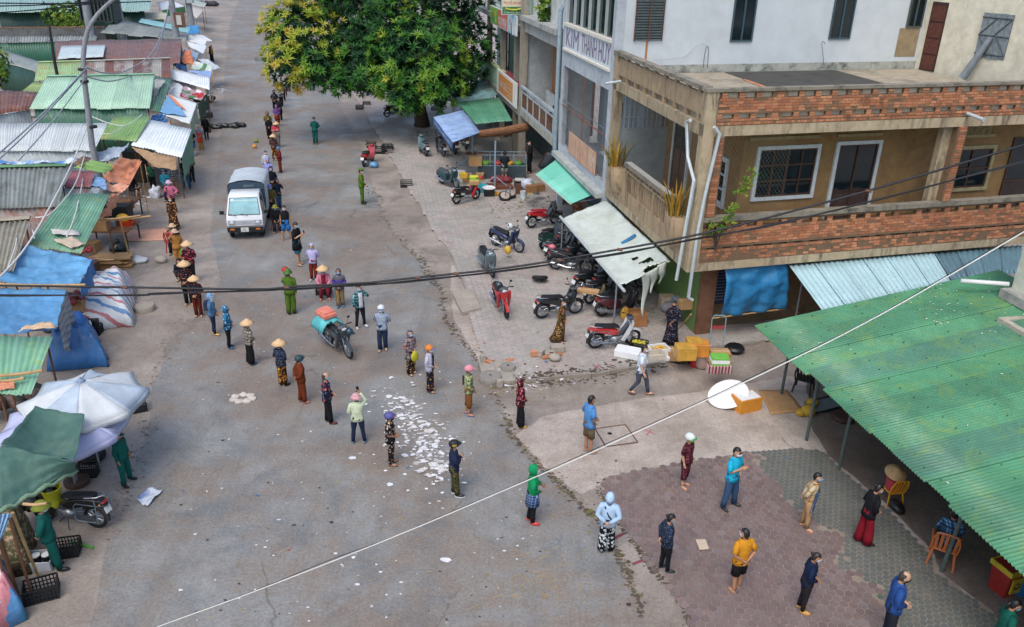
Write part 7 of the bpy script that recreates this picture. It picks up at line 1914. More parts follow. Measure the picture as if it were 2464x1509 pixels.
for lb,p,d,r_,m_ in(('red hollow brick at the left of the loose blocks',C3b(212,400),(.2,.14,.18),.3,BRICKS[2]),('grey hollow block next to the red brick',C3b(265,395),(.26,.2,.2),-.5,ST),('flat grey paver among the loose blocks',C3b(360,385),(.34,.24,.1),.2,ST),('broken red brick in front of the flat paver',C3b(322,422),(.2,.12,.08),.4,BRICKS[0]),('second broken red brick beside the round stone',C3b(382,398),(.16,.12,.1),.1,BRICKS[1]),('third broken red brick at the right of the loose blocks',C3b(463,395),(.14,.1,.09),.1,BRICKS[1]),('long pale concrete block behind the loose bricks',C3b(435,350),(.42,.3,.2),.15,ST)):
 single('block',lb,'block',lambda b:b.box((0,0,d[2]/2),d),m_,p,PV,r_,group='loose bricks and blocks on the pavement',bevel=.012)
single('stone','rounded pale stone among the loose bricks','stone',lambda b:b.ell((0,0,.1),(.2,.17,.12),12,8,fn=lambda p:p*(1+.12*noise.noise(p*6))),ST,C3b(412,440),PV,smooth=True)
K3=lambda x,y:T(2,3,x,y)
for lb,p,d,r_ in(('square concrete slab at the left of the rubble heap',K3(2225,540),(.46,.38,.12),.2),('pale slab at the right front of the rubble heap',K3(2405,635),(.44,.5,.14),.1),('broken slab in the middle of the rubble heap',K3(2310,545),(.34,.34,.1),.5),('slab at the back of the rubble heap',K3(2330,490),(.38,.3,.1),.1),('red brick at the back left of the rubble heap',K3(2252,470),(.3,.14,.1),-.3),('red brick at the back right of the rubble heap',K3(2440,465),(.28,.14,.12),.3)):
 single('block',lb,'block',lambda b:b.box((0,0,d[2]/2),d),BRICKS[0]if 'red' in lb else ST,p,0,r_,group='rubble at the pavement corner',bevel=.02)
for lb,p,rr,z in(('round concrete umbrella base on a tyre in the rubble',K3(2252,640),.34,.0),('flat round concrete disc behind the umbrella base',K3(2420,545),.24,.0)):
 t=thing('umbrella_base',lb,'umbrella base',tuple(gp(*p,z)));b=MB();b.lathe([(rr,0),(rr*1.04,.1),(rr,.16),(rr*.95,.2)],20);b.done('disc',concrete('#8f8a82','#5a554d',.5,3),t,40);b=MB();b.lathe([(.04,.18),(.04,.204)],8);b.done('hole',BLACK,t)
for lb,p in(('small square concrete post stub in front of the rubble',K3(2340,700)),('small concrete post stub left of the rubble heap',K3(2180,455))):
 single('post_stub',lb,'post',lambda b:b.box((0,0,.13),(.17,.17,.26),taper=1.1),ST,p,0,.3,bevel=.03)
t=thing('umbrella_base','wheel shaped umbrella base lying on its tyre among the scooters','umbrella base',tuple(gp(*C3(268,1195),PV)),.3);t.rotation_euler=(-.35,.1,.3);t.location.z+=.16
b=MB();torus(b,.24,.07,20,8);o=b.done('tyre',TYRE,t,True);o.rotation_euler=(1.57,0,0);b=MB();b.lathe([(.18,-.03),(.19,.03)],14);b.done('hub',plain('#4a4440',.8,.3),t);b=MB();b.tube([(0,-.02,-.05),(0,-.1,-.34)],.03,6);b.done('axle',plain('#6b6660',.6,.3),t)
# right foreground
t=thing('round_tabletop','white oval tabletop leaning on an orange foam box','tabletop',tuple(gp(*C3b(2040,915),.0)))
nrm=V3((-.35,-.55,.75)).normalized();Mx=V3((0,0,1)).rotation_difference(nrm).to_matrix()
b=MB();b.lathe([(.52,-.012),(.55,0),(.52,.012)],28,M=Mx@Matrix.Diagonal((1.05,.8,1)));o=b.done('board',WHITE,t,40);o.location=(.12,.25,.36)
t=carton('orange foam box with white inside by the green roof',C3b(2240,905),(.72,.5,.42),rad(22),.0,plain('#d08a2c',.6,.15),None,open_=False)
b=MB();b.box((0,0,.425),(.64,.42,.01));b.done('inner_foam',FOAM,t)
def flat(name,label,cat,px4,z,mat,wob=.02):
 if isinstance(z,tuple):
  A_,B2,C2_,_=z[1];n_=(B2-A_).cross(C2_-A_).normalized();n_=n_ if n_.z>0 else-n_
  P_=[onpl(p,A_+n_*z[2],n_)for p in px4]
 else:P_=[gp(*p,z)for p in px4]
 c=sum(P_,V3())/4;b=MB()
 b.grid(lambda i,j:P_[0].lerp(P_[1],i).lerp(P_[3].lerp(P_[2],i),j)-c+V3((0,0,.012+wob*(noise.noise(V3((i*3,j*3,c.x)))+.4))),8,8)
 return tag(b.done(name,mat,None,True,tuple(c),solid=.006),label,cat)
flat('cardboard','flat brown cardboard sheet on the ground by the green roof','cardboard',[C4b(-90,730),C4b(185,735),C4b(350,935),C4b(30,970)],.01,CARD)
flat('cardboard','beige cardboard square lying on the hexagonal paving','cardboard',[T(3,4,1762,668),T(3,4,1862,665),T(3,4,1898,765),T(3,4,1803,770)],.03,plain('#c2b09a',.8,.1),.004)
flat('plastic_sheet','flattened orange plastic sheet beside the seated woman','plastic sheet',[T(1,2,1230,705),T(1,2,1620,680),T(1,2,1640,800),T(1,2,1190,812)],.005,plain('#cf9c80',.6,.2,3),.008)
flat('plastic_bag','crumpled clear plastic bag with blue print on the road','bag',[T(1,4,1420,180),T(1,4,1570,200),T(1,4,1415,362),T(1,4,1305,300)],.02,stripes(['#c3ccd6','#aab6cc','#6f80b3','#cdd6de'],1.1,0,1.5,sm='LINEAR'),.08)
flat('cardboard','pale cardboard lying on the long green roof','cardboard',[T(1,2,515,805),T(1,2,705,770),T(1,2,822,845),T(1,2,680,886)],('pl',PG,.05),plain('#cdb9a2',.8,.12),.05)
flat('paper_sheet','torn white paper sheet on the long green roof','paper',[T(1,2,490,695),T(1,2,760,715),T(1,2,770,760),T(1,2,510,745)],('pl',PG,.04),plain('#c9c6c0',.8,.2,5),.05)
flat('cardboard','big brown cardboard sheet draped by the second blue canopy','cardboard',[T(1,3,220,145),T(1,3,420,85),T(1,3,570,130),T(1,3,180,190)],2.1,plain('#cdb08e',.8,.12),.12)
for lb,p,s_ in(('larger yellow jackfruit by the roof post',C4b(378,975),1.1),('round yellow fruit behind the roof post',C4b(418,890),.9),('small cut yellow fruit beside the larger jackfruit',C4b(312,978),.75)):
 single('jackfruit',lb,'fruit',lambda b:b.ell((0,0,.15),(.2,.16,.15),12,9,fn=lambda p:p*(1+.06*noise.noise(p*26))),plain('#b3912e',.8,.35,26),p,0,s=s_)
single('umbrella_base','rusty round umbrella base under the green roof','umbrella base',lambda b:b.lathe([(.3,0),(.34,.06),(.3,.14),(.1,.16),(.05,.14)],18),plain('#4a3228',.8,.35),C4b(722,1005),0)
t=thing('low_table','black framed low table turned up under the green roof','table',tuple(gp(*C4b(560,900),0)),.2)
for a,b_ in(((-.5,-.3,.05),(.5,-.3,.25)),((-.5,.3,.05),(.5,.3,.25)),((-.5,-.3,.05),(-.5,.3,.05)),((.5,-.3,.25),(.5,.3,.25))):b=MB();b.tube([a,b_],.025,5);b.done('rail',BLACK,t)
b=MB();b.box((0,0,.12),(.9,.5,.02),M=Matrix.Rotation(-.2,3,'Y'));b.done('top',plain('#5c6a6c',.4,.2),t)
yc=chair('yellow plastic chair carrying a red basket and a straw hat',C4d(1170,300),0,rad(190),YELC,arms=False,s=.8)
loc=yc.location
t=thing('shopping_basket','red woven shopping basket on the yellow chair','basket',(loc.x,loc.y,.35));b=MB();b.lathe([(.17,0),(.2,.3),(.21,.34),(.18,.33),(.15,.03)],14);b.done('basket',stripes(['#a32e38','#b84852'],22,2),t,40);b=MB();b.tube([(-.2,0,.33),(-.12,0,.5),(.12,0,.5),(.2,0,.33)],.015,5);b.done('handle',REDP,t)
b=MB();b.lathe([(.25,0),(.24,.01),(.12,.09),(.01,.18)],18,M=Matrix.Rotation(.35,3,'X'));tag(b.done('conical_hat',plain('#c9a572',.7,.15),None,40,(loc.x,loc.y+.05,.78)),'conical straw hat lying on the red basket of the yellow chair','hat')
single('bag','black bag in a wooden box beside the yellow chair','bag',lambda b:b.ell((0,0,.18),(.17,.22,.14),12,8,fn=lambda p:p*(1+.3*noise.noise(p*7))),BLACK,C4d(1230,410),-.03,smooth=True)
t=thing('waste_bin','red waste bin lined with a yellow bag under the green roof','bin',tuple(gp(*C4d(2250,1160),0)),.35)
b=MB();b.box((0,0,.35),(.46,.46,.7),taper=.8);b.done('body',plain('#8f2420',.5,.2),t)
YB=plain('#b3a02c',.4,.2)
b=MB()
for s_ in(-1,1):b.box((s_*.24,0,.66),(.03,.52,.12));b.box((0,s_*.24,.66),(.45,.03,.12))
b.box((0,0,.6),(.42,.42,.01));b.done('bag_lining',YB,t)
b=MB();b.box((0,-.235,.33),(.26,.03,.36));b.done('bag_flap',YB,t)
for k_ in range(3):
 b=MB();a=k_*2.094+.5;b.tube([(math.cos(a)*.075,-.256,.33+math.sin(a)*.075),(math.cos(a+1.3)*.085,-.256,.33+math.sin(a+1.3)*.085),(math.cos(a+1.75)*.05,-.256,.33+math.sin(a+1.75)*.05)],.012,4);b.done('recycling_mark',BLACK,t)
single('barrel','blue plastic barrel behind the waste bin','barrel',lambda b:b.lathe([(.3,0),(.33,.1),(.33,.8),(.28,.9),(.1,.92)],18),plain('#1f5f8f',.4,.2),C4d(2400,1130),0)
# left side goods
single('basin','round grey stump with green leaves by the striped sheet','stump',lambda b:b.lathe([(.33,0),(.34,.16),(.31,.2),(.05,.19)],18),ST,T(1,2,1395,1470),0)
single('stone','pale broken stone on the road left of the queue','stone',lambda b:b.ell((0,0,.12),(.26,.2,.15),10,7,fn=lambda p:p*(1+.25*noise.noise(p*5))),ST,T(1,2,1552,1010),0)
single('plastic_bag','whitish plastic bag at the foot of the bamboo prop','bag',lambda b:b.ell((0,0,.1),(.5,.28,.14),14,8,fn=lambda p:p*(1+.35*noise.noise(p*5))),plain('#c3cacd',.35,.1),T(1,2,1300,1010),0,smooth=True)
single('rubbish_bag','tied black rubbish bag beside the market table','bag',lambda b:[b.ell((0,0,.26),(.36,.3,.28),14,9,fn=lambda p:p*(1+.14*noise.noise(p*7))),b.tube([(0,0,.5),(.03,0,.62)],[.05,.1],7)],plain('#16211f',.25,.3),T(1,2,1145,935),0,smooth=True)
single('sack','white open sack standing near the sweeping man','sack',lambda b:b.ell((0,0,.22),(.3,.2,.36),16,12,fn=lambda p:V3((p.x,p.y,max(p.z,-.2)))*(1+.55*noise.noise(p*6))),plain('#c3c8d3',.5,.1),T(1,2,1505,388),0,smooth=True)
t=thing('cardboard_stack','stack of flattened cardboard by the bamboo prop','cardboard',tuple(gp(*T(1,2,1090,1040),0)))
for i in range(12):
 b=MB();b.box((R.uniform(-.15,.15),R.uniform(-.08,.08),.03+i*.035),(1.5+R.uniform(-.3,.2),.8+R.uniform(-.2,.1),.025),rz=.15+R.uniform(-.15,.15));b.done('cardboard_sheet',CARD,t)
t=thing('market_table','bare market table of planks under the bamboo pole','table',tuple(gp(*T(1,2,1080,830),0)),.05)
for i in range(5):b=MB();b.box((0,-.6+i*.3,.74),(2.0,.27,.04));b.done('plank',WOODM,t)
for sx in(-.9,.9):
 for sy in(-.65,.65):b=MB();b.tube([(sx,sy,0),(sx,sy,.74)],.035,5);b.done('leg',DARK,t)
mt=t.location
for lb,o,d,m_ in(('brown carton at the front of the market table',(-.15,-.45,.76),(.7,.45,.4),CARD),('carton of small bright packets on the market table',(-.1,.1,.76),(.75,.4,.22),plain('#8f9aa0',.6,.25))):
 tt=thing('carton',lb,'box',(mt.x+o[0],mt.y+o[1],o[2]),.05,'cartons and boxes');b=MB();b.box((0,0,d[2]/2),d);q_=b.done('box',m_,tt)
b=MB();tub(b,.34,.22);tag(b.done('basin',plain('#c23a22',.4,.15),None,40,(mt.x+.62,mt.y+.2,.76)),'red orange plastic basin on the market table','basin')
b=MB();b.ell((0,0,0),(.28,.2,.2),10,7,fn=lambda p:p*(1+.25*noise.noise(p*6)));tag(b.done('bag',plain('#d0a02c',.35,.25),None,True,(mt.x+.55,mt.y+.22,1.05)),'yellow plastic bag standing in the red basin','bag')
t=thing('market_table','dark table end loaded with black boxes by the orange tarpaulin','table',tuple(gp(*T(1,2,1190,600),0)),.05)
b=MB();b.box((0,0,.74),(1.1,1.9,.05));b.done('tabletop',WOODM,t)
for sx in(-.5,.5):
 for sy in(-.9,.9):b=MB();b.tube([(sx,sy,0),(sx,sy,.74)],.035,5);b.done('leg',DARK,t)
single('speaker_box','large black box on the dark table','box',lambda b:b.box((0,0,.32),(1.0,.6,.64)),plain('#1b1d20',.6,.25),T(1,2,1150,598),.77,.05,bevel=.02)
single('wooden_box','pale wooden box behind the large black one','box',lambda b:b.box((0,0,.2),(.6,.45,.4)),WD,T(1,2,1212,500),.5,.05,bevel=.01)
t=thing('umbrella_base','rusty wheel rim umbrella base below the green canvas','umbrella base',tuple(gp(*T(1,4,745,130),0)));b=MB();b.lathe([(.26,0),(.29,.04),(.29,.12),(.2,.14),(.12,.1)],18);b.done('rim',plain('#4a372c',.8,.35),t,40);b=MB();b.tube([(0,0,.08),(0,0,.5)],.035,7);b.done('tube',STEEL,t)
t=carton('white carton with jars near the camouflage sheet',T(1,4,400,915),(.55,.42,.24),.12,0,plain('#c3c8cc',.6,.1),None,open_=True)
for i,(x,y)in enumerate(((-.08,.02),(.12,.03))):b=MB();b.lathe([(.085,.02),(.09,.2),(.08,.24)],14,(x,y,0));j_=b.done('jar',BLACK,t,40);b=MB();b.lathe([(.086,.24),(.086,.26)],14,(x,y,0));b.done('jar_lid',WHITE,t)
single('bucket','yellow bucket behind the man in green uniform and olive hat','bucket',bucket,plain('#b3b02c',.4,.2),T(1,4,520,330),.45,s=1.2)
single('broom','green handled broom on the ground beside the lined crate','broom',lambda b:b.tube([(-.3,.1,.03),(.25,-.06,.03)],.03,6),plain('#4f8f3c',.5,.2),T(1,4,800,735),0)
single('tyre','old tyre lying under the lavender umbrella edge','tyre',lambda b:b.lathe([(.2,0),(.32,.03),(.34,.1),(.3,.17),(.2,.18),(.18,.1)],20),TYRE,T(1,3,885,1385),0)
single('manhole_rubble','ring of whitish rubble round an open drain in the road','rubble',lambda b:[b.ell((math.cos(i*.9)*.26,math.sin(i*.9)*.2,.03),(.13,.11,.06),8,5,fn=lambda p:p*(1+.3*noise.noise(p*9+V3((i,0,0)))))for i in range(7)],plain('#c0b8ae',.9,.25,9),T(1,3,2335,815),0)['kind']='stuff'
single('rubbish_heap','heap of black bags and rubbish on the far road edge','rubbish',lambda b:[b.ell((R.uniform(-1.2,1.2),R.uniform(-.4,.4),.12),(R.uniform(.15,.35),R.uniform(.15,.3),R.uniform(.1,.22)),8,6,fn=lambda p:p*(1+.3*noise.noise(p*6)))for _ in range(16)],plain('#1c1e20',.35,.4),T(1,1,2150,1225),0)['kind']='stuff'
single('rubbish_bag','single black bag beside the far rubbish heap','bag',lambda b:b.ell((0,0,.12),(.26,.22,.16),10,7,fn=lambda p:p*(1+.2*noise.noise(p*6))),plain('#1c1e20',.35,.4),T(1,1,2278,1210),0,smooth=True)
for lb,p,c in(('green coconut on the road by the queue',T(2,1,5,1370),'#7a8a3a'),('orange fruit on the road by the queue',T(1,1,2445,1425),'#c9903c')):
 single('coconut',lb,'fruit',lambda b:b.ell((0,0,.12),(.15,.14,.13),10,7),plain(c,.5,.2),p,0,smooth=True)
single('cloth_bundle','pale blue and white cloth bundle hanging by the drain pipe','cloth',lambda b:[b.ell((x,0,z),(.14,.12,.34),9,7,fn=lambda p:p*(1+.3*noise.noise(p*5+V3((x*9,z,0)))))for x,z in((0,1.9),(.22,1.5),(.05,1.1),(.3,.95))],plain('#7d96a3',.6,.3),T(3,2,1615,1440),PV,smooth=True)['kind']='stuff'
for i,(lb,x)in enumerate((('dark folded umbrella pole bundle left, tied with red cord',1755),('dark folded umbrella pole bundle right, by the brick column',1815))):
 single('folded_umbrella',lb,'umbrella',lambda b:b.tube([(0,0,.05),(0,0,1.1),(.02,0,2.2),(.02,0,2.5)],[.1,.15,.12,.03],9,jit=.1),plain('#24423c',.6,.3),T(3,3,x,30),PV,smooth=True)
carton('pale box with clothes heaped on it behind the woman in black',T(3,2,1480,1480),(.5,.45,.6),.1,PV,plain('#b5a58c',.7,.2))
single('clothes_heap','grey clothes heaped on the pale box','clothes',lambda b:b.ell((.15,.05,.1),(.42,.3,.2),12,8,fn=lambda p:p*(1+.35*noise.noise(p*5))),plain('#5f6064',.8,.3),T(3,2,1500,1480),PV+.6,smooth=True)
carton('brown carton on the ledge by the drain pipe',T(3,2,1660,1450),(.42,.34,.3),.2,PV+.75)
carton('stand of blue and white checked bags behind the woman in black',T(3,2,1640,1530),(.8,.5,.7),.2,PV,plaid('#9fb0bd','#4f7396','#b5585c',8),None,'checked_bag',cat='bag')
bamboo(T(3,3,1570,170)and gp(*T(3,3,1570,170),PV),gp(*T(3,3,1720,0),1.3),.022,'wooden stick leaning beside the woman in black')
single('umbrella_base','black round stand on the platform behind the hand truck','umbrella base',lambda b:b.lathe([(.3,0),(.32,.05),(.26,.12),(.05,.14)],18),BLACK,T(3,3,2140,335),PV)
for lb,p,z,c,sz in(('yellow plastic bag hanging on the maroon scooter',T(3,2,1085,1500),.45,'#c9982c',(.14,.1,.26)),('yellow and white bag on the black motorbike',T(3,2,860,1255),.55,'#c9b87a',(.16,.12,.2)),('yellow bag of shopping on the navy motorbike',T(2,2,2420,890),.62,'#cfa840',(.15,.12,.18)),('red bag tied low on the navy motorbike',T(2,2,2420,900),.32,'#c03a34',(.14,.1,.14)),('pink bag in the dark green crate',T(3,2,388,860),.98,'#c9707a',(.15,.12,.1))):
 single('plastic_bag',lb,'bag',lambda b:b.ell((0,0,0),sz,10,8,fn=lambda q_:q_*(1+.2*noise.noise(q_*9))),plain(c,.35,.25),p,PV+z,smooth=True)
t=carton('flattened cardboard tied on the rack of the old motorbike',T(3,2,735,1300),(.75,.34,.1),rad(-12),PV+.78,CARD)
# more clutter along the left stalls
def heap(b,n,rx,ry,r0,seed=0):
 for k in range(n):b.ell((R.uniform(-rx,rx),R.uniform(-ry,ry),r0*R.uniform(.5,1.2)),(r0*R.uniform(.7,1.2),r0*R.uniform(.6,1),r0*R.uniform(.5,.9)),8,6,fn=lambda p:p*(1+.3*noise.noise(p*8+V3((k,seed,0)))))
for lb,nm,cat,p,z,d,m_ in(('brown carton in the dark opening left of the striped sheet','carton','box',T(1,2,750,1480),.5,(.6,.5,.45),CARD),('carton pushed under the long green roof edge','carton','box',T(1,2,900,900),0,(.5,.45,.4),CARD),('dark green box behind the carton at the striped sheet','box','box',T(1,3,640,60),0,(.6,.6,.9),plain('#1f3a2c',.6,.3)),('low wooden bench end under the large blue canopy','bench','bench',T(1,2,850,1150),0,(.5,.9,.5),WOODM),('white foam box below the white stall canopy','foam_box','box',T(1,1,1850,1160),0,(.6,.45,.4),FOAM),('stack of pale cartons under the white sheet roof with bare pole','carton','box',T(1,1,1960,900),0,(.8,.8,.9),plain('#a89f94',.7,.2)),('dark cupboard in the shade of the tan cloth','cupboard','cupboard',T(1,2,1340,230),0,(1.1,.6,1.6),plain('#3a3a34',.7,.3)),('table with folded cloth behind the checked shirt under the tan cloth','table','table',T(1,2,1580,250),0,(1.0,.7,.8),plain('#5a6068',.6,.3))):
 carton(lb,p,d,R.uniform(-.2,.2),z,m_,None,nm,None,cat=cat)
for lb,p,z,rx,ry,r0,c in(('heap of red and grey packets under the second blue canopy edge',T(1,2,690,1385),.9,.4,.3,.14,'#8f3a3c'),('clothes heap at the edge of the large blue canopy',T(1,2,905,1020),.2,.35,.2,.16,'#7d5a5c'),('dark bags piled under the red flowered canopy',T(1,1,1990,985),0,.8,.4,.3,'#26282c'),('rags hanging low under the white umbrella on the left',T(1,3,200,870),.4,.6,.4,.25,'#5a4a44'),('pile of dark sacks in front of the lavender umbrella',T(1,3,60,900),.2,.7,.5,.3,'#2c2e2a'),('scrap heap below the canvas shelter',T(1,4,280,330),.5,.4,.3,.2,'#24282a'),('red packets spilling by the cardboard stack',T(1,2,815,925),.5,.25,.15,.13,'#a8404a'),('pale laundry heap by the rusty brown roof',T(1,1,180,1150),.6,.8,.4,.3,'#aab0b0'),('blue plastic bags piled under the clean white stall roof',T(1,1,1800,1490),0,.6,.3,.22,'#9aa9bd'),('bundle of dark goods at the foot of the market roof posts on the left street',T(1,1,2010,60),0,1.2,.6,.5,'#2c2e33')):
 single('goods_heap',lb,'goods',lambda b:heap(b,9,rx,ry,r0,len(lb)),plain(c,.6,.45,7),p,z)['kind']='stuff'
def bicycle(label,p,a):
 g_=gp(*p,PV);t=thing('bicycle',label,'bicycle',tuple(g_),rad(a));t.rotation_euler=(.15,0,rad(a))
 for x in(-.5,.52):wheel_parts(t,x,.31,'bike',0,.02)
 FR=plain('#5c6a6c',.4,.2,metal=.3)
 for nm,pts,r in(('frame',[(-.5,0,.31),(-.12,0,.3),(.36,0,.72),(-.2,0,.72),(-.12,0,.3)],.016),('seat_stay',[(-.5,0,.31),(-.2,0,.72),(-.22,0,.86)],.012),('fork',[(.52,0,.31),(.36,0,.76),(.33,0,.95)],.014),('handlebar',[(.2,.26,.98),(.34,.1,.96),(.34,-.1,.96),(.2,-.26,.98)],.012)):
  b=MB();b.tube(pts,r,6);b.done(nm,FR,t)
 b=MB();b.ell((-.24,0,.89),(.13,.07,.035),9,6);b.done('saddle',BLACK,t,True)
bicycle('old bicycle standing in the shade under the torn awning end',T(3,2,1310,1265),62)
motorbike('second dark motorbike packed behind the one with the red engine cover',T(3,2,560,1040),T(3,2,790,980),body='#2c3238')
motorbike('scooter squeezed between the cardboard laden motorbike and the awning pole',T(3,2,800,1330),T(3,2,1090,1250),'scooter','#23292e')
motorbike('dark motorbike in the tight row between the bare rack motorbike and the awning',T(3,2,480,900),T(3,2,700,850),body='#30363c')
motorbike('black motorbike deepest in the row under the torn awning',T(3,2,900,1110),T(3,2,1110,1140),body='#1f2428')
# people
SKIN=[plain(c,.55,.12,8,bump=0)for c in('#b58a6c','#a87a5c','#bf977a')]
EYE=plain('#1c1512',.3,.1,bump=0);LIP=plain('#8f5548',.5,.1,bump=0)
HAIRB=plain('#141214',.45,.3,30);HAIRG=plain('#3a3432',.5,.4,30);HAIRBR=plain('#2e211b',.45,.4,30)
MB_=plain('#7fb9dd',.7,.1,20);MW_=plain('#d5dade',.7,.08,20);MK_=plain('#1c1d22',.7,.2,20);MDB=plain('#27407f',.7,.2,20)
STRAW=plain('#d0ae82',.7,.12,18)
MASKS={'b':MB_,'w':MW_,'k':MK_,'d':MDB,'g':plain('#7fae3c',.7,.2,12)}
ARMS={'down':((.205,.03,1.09),(.215,-.04,.86)),'front':((.235,.03,1.10),(.055,-.165,.95)),'low':((.22,.02,1.09),(.06,-.145,.85)),'back':((.25,.09,1.11),(.045,.155,.94)),'cross':((.225,-.04,1.10),(-.05,-.205,1.13)),'cross2':((.225,-.05,1.09),(-.06,-.19,1.17)),'hip':((.34,.06,1.13),(.185,-.05,1.0)),'phone':((.22,-.1,1.11),(.06,-.30,1.26)),'ear':((.27,-.13,1.22),(.125,-.09,1.46)),'face':((.21,-.14,1.17),(.05,-.16,1.40)),'up':((.25,-.19,1.32),(.09,-.27,1.56)),'fwd':((.215,-.07,1.1),(.2,-.22,.97)),'bwd':((.225,.15,1.12),(.235,.2,.91)),'hold':((.235,.0,1.09),(.13,-.25,1.04)),'knee':((.22,-.07,1.1),(.11,-.3,1.0)),'side':((.24,0,1.1),(.28,-.12,.88))}
def head_pt(p):
 x,y,z=p
 t=max(0,-z/.118)
 x*=1-.34*t**1.6;
 if y<0:y*=1-.06*t
 else:y*=1-.28*t**1.5
 if y<0:
  y-=.024*math.exp(-((x/.013)**2)-(((z+.012)/.026)**2))
  y+=.010*(math.exp(-(((abs(x)-.030)/.016)**2)-(((z-.018)/.014)**2)))
  y-=.007*math.exp(-((x/.022)**2)-(((z+.058)/.014)**2))
 return V3((x,y,z))
def foot_ell(b,a,d,r,k=0,lift=0):
 Mx=Matrix.Rotation(math.atan2(d.y,d.x)+math.pi/2,3,'Z')
 def fn(p):
  if p.z<0:p.z*=.6
  p.x*=1+.25*max(0,-p.y/r[1]);return p
 b.ell(a+d*.065+V3((0,0,-.045+lift)),r,10,6,k,fn,Mx)
_people=[]
def person(label,foot,head,face,arms='down',top=None,bot=None,hat=None,mask='b',hair='short',shoes=('flip','#3a3a3c'),legs='stand',kind='shirt',pants='straight',sl='long',extra=(),z0=0.0,h=None,lean=0,yaw=0,nod=0,fat=1.06,group=None,bald=False,haircol=None,dz=None,sw=0):
 f_=gp(foot[0],foot[1],z0)
 add={'cone':.07,'helmet':.035,'pith':.04,'hood':.02,'cap':.02,'bucket':.03,'peaked':.04}.get(hat[0]if hat else None,.0)
 if h is None:
  lo,hi=.5,2.4
  for _ in range(30):
   m_=(lo+hi)/2
   if px(f_+UP*m_)[1]>head[1]:lo=m_
   else:hi=m_
  h=min(1.78,max(1.44,lo-add*.8))
 s=h/1.65
 rz=rad(face+90)
 t=thing('person',label,'person',(f_.x,f_.y,f_.z),rz,group,s)
 t.scale=(s,s,s)
 rr=random.Random(len(_people)*7+3);sk=SKIN[len(_people)%3]
 sit=legs=='sit';cr=legs=='crouch'
 off=(-.44 if dz is None else dz)if sit else(-.66 if cr else 0)
 ln=rad(lean+(28 if cr else 0));piv=V3((0,0,.92))
 Rl=Matrix.Rotation(-ln,3,'X')if False else Matrix.Rotation(ln,3,'X')
 base=V3((0,.12 if cr else(.0),off))
 def TT(p):return Rl@(V3(p)-piv)+piv+base
 pel=TT((0,0,.92));belly=TT((0,0,1.06));chest=TT((0,0,1.24));nb=TT((0,.01,1.385));nk=TT((0,-.005,1.46))
 A=arms if isinstance(arms,tuple)else(arms,arms)
 el,wr,shd={},{},{}
 for sd,nm in((1,A[0]),(-1,A[1])):
  e,w_=ARMS[nm]
  if nm=='cross' and sd<0:e,w_=ARMS['cross2']
  el[sd]=TT((e[0]*sd*(1+(fat-1)*.6),e[1],e[2]));wr[sd]=TT((w_[0]*sd,w_[1],w_[2]+(.012 if sd>0 else 0)));shd[sd]=TT((.155*sd,.005,1.335))
 hipv,kn,an,td={},{},{},{}
 for sd in(1,-1):
  hipv[sd]=V3((.085*sd,0,.86))+base
  q=rr.uniform(-.05,.05)
  if legs=='walk':
   yy=-.27 if sd>0 else.26
   an[sd]=V3((.07*sd,yy,.08 if sd>0 else.15));kn[sd]=V3((.08*sd,yy*.45-.08,.47));hipv[sd]=hipv[sd]+V3((0,yy*.1,0))
  elif legs=='wide':
   an[sd]=V3((.17*sd,q,.08));kn[sd]=V3((.13*sd,q*.5-.02,.47))
  elif sit:
   k_=rr.uniform(-.03,.05);sz_=.86+base.z
   an[sd]=V3((.12*sd+.02*sd,-.36+k_-(.0),.08));kn[sd]=V3((.13*sd,-.40,max(.42,sz_+.02)))
  elif cr:
   an[sd]=V3((.12*sd,-.03,.08));kn[sd]=V3((.17*sd,-.28,.46));hipv[sd]=V3((.09*sd,.12,.24))
  else:
   an[sd]=V3((.088*sd,(.035+q)*(1 if sd>0 else-1),.08));kn[sd]=V3((.088*sd,an[sd].y*.5-.015,.47))
  td[sd]=V3((.22*sd,-1,0)).normalized()
 vs=[pel,belly,chest,nb,nk];rs=[(.125*fat,.1*fat),(.115*fat,.088*fat),(.125,.09),(.062,.058),(.05,.05)];es=[(0,1),(1,2),(2,3),(3,4)]
 for sd in(1,-1):
  i=len(vs);vs+=[shd[sd],el[sd],wr[sd]];rs+=[(.055,.052),(.042*fat**.5,.04),(.028,.026)];es+=[(2,i),(i,i+1),(i+1,i+2)]
  i=len(vs);vs+=[hipv[sd],kn[sd],an[sd]];rs+=[(.085,.085),(.056,.056),(.04,.04)];es+=[(0,i),(i,i+1),(i+1,i+2)]
 me=bpy.data.meshes.new('body');me.from_pydata([tuple(v)for v in vs],es,[])
 ob=bpy.data.objects.new('body_tmp',me);COL.objects.link(ob)
 mo=ob.modifiers.new('skin','SKIN');mo.use_smooth_shade=True
 for i,d in enumerate(me.skin_vertices[0].data):d.radius=rs[i];d.use_root=i==0
 ob.modifiers.new('sub','SUBSURF').levels=1
 ex=MB()
 Mh=Rl.copy()if False else(Matrix.Rotation(rad(yaw),3,'Z')@Matrix.Rotation(rad(nod)+ln*.3,3,'X'))
 hc=nk+Mh@V3((0,-.012,.085))+V3((0,0,0))
 def HP(p):return hc+Mh@V3(p)
 ex.ell(hc,(.079,.100,.120),18,14,0,head_pt,Mh)
 for sd in(1,-1):
  ex.ell(HP((.078*sd,.008,.0)),(.012,.022,.032),6,5,0,None,Mh)
  ex.ell(HP((.030*sd,-.082,.018)),(.014,.008,.007),7,5,1,None,Mh)
  ex.ell(HP((.031*sd,-.088,.042)),(.019,.006,.004),6,4,1,None,Mh)
 ex.ell(HP((0,-.088,-.058)),(.022,.008,.008),8,4,2,None,Mh)
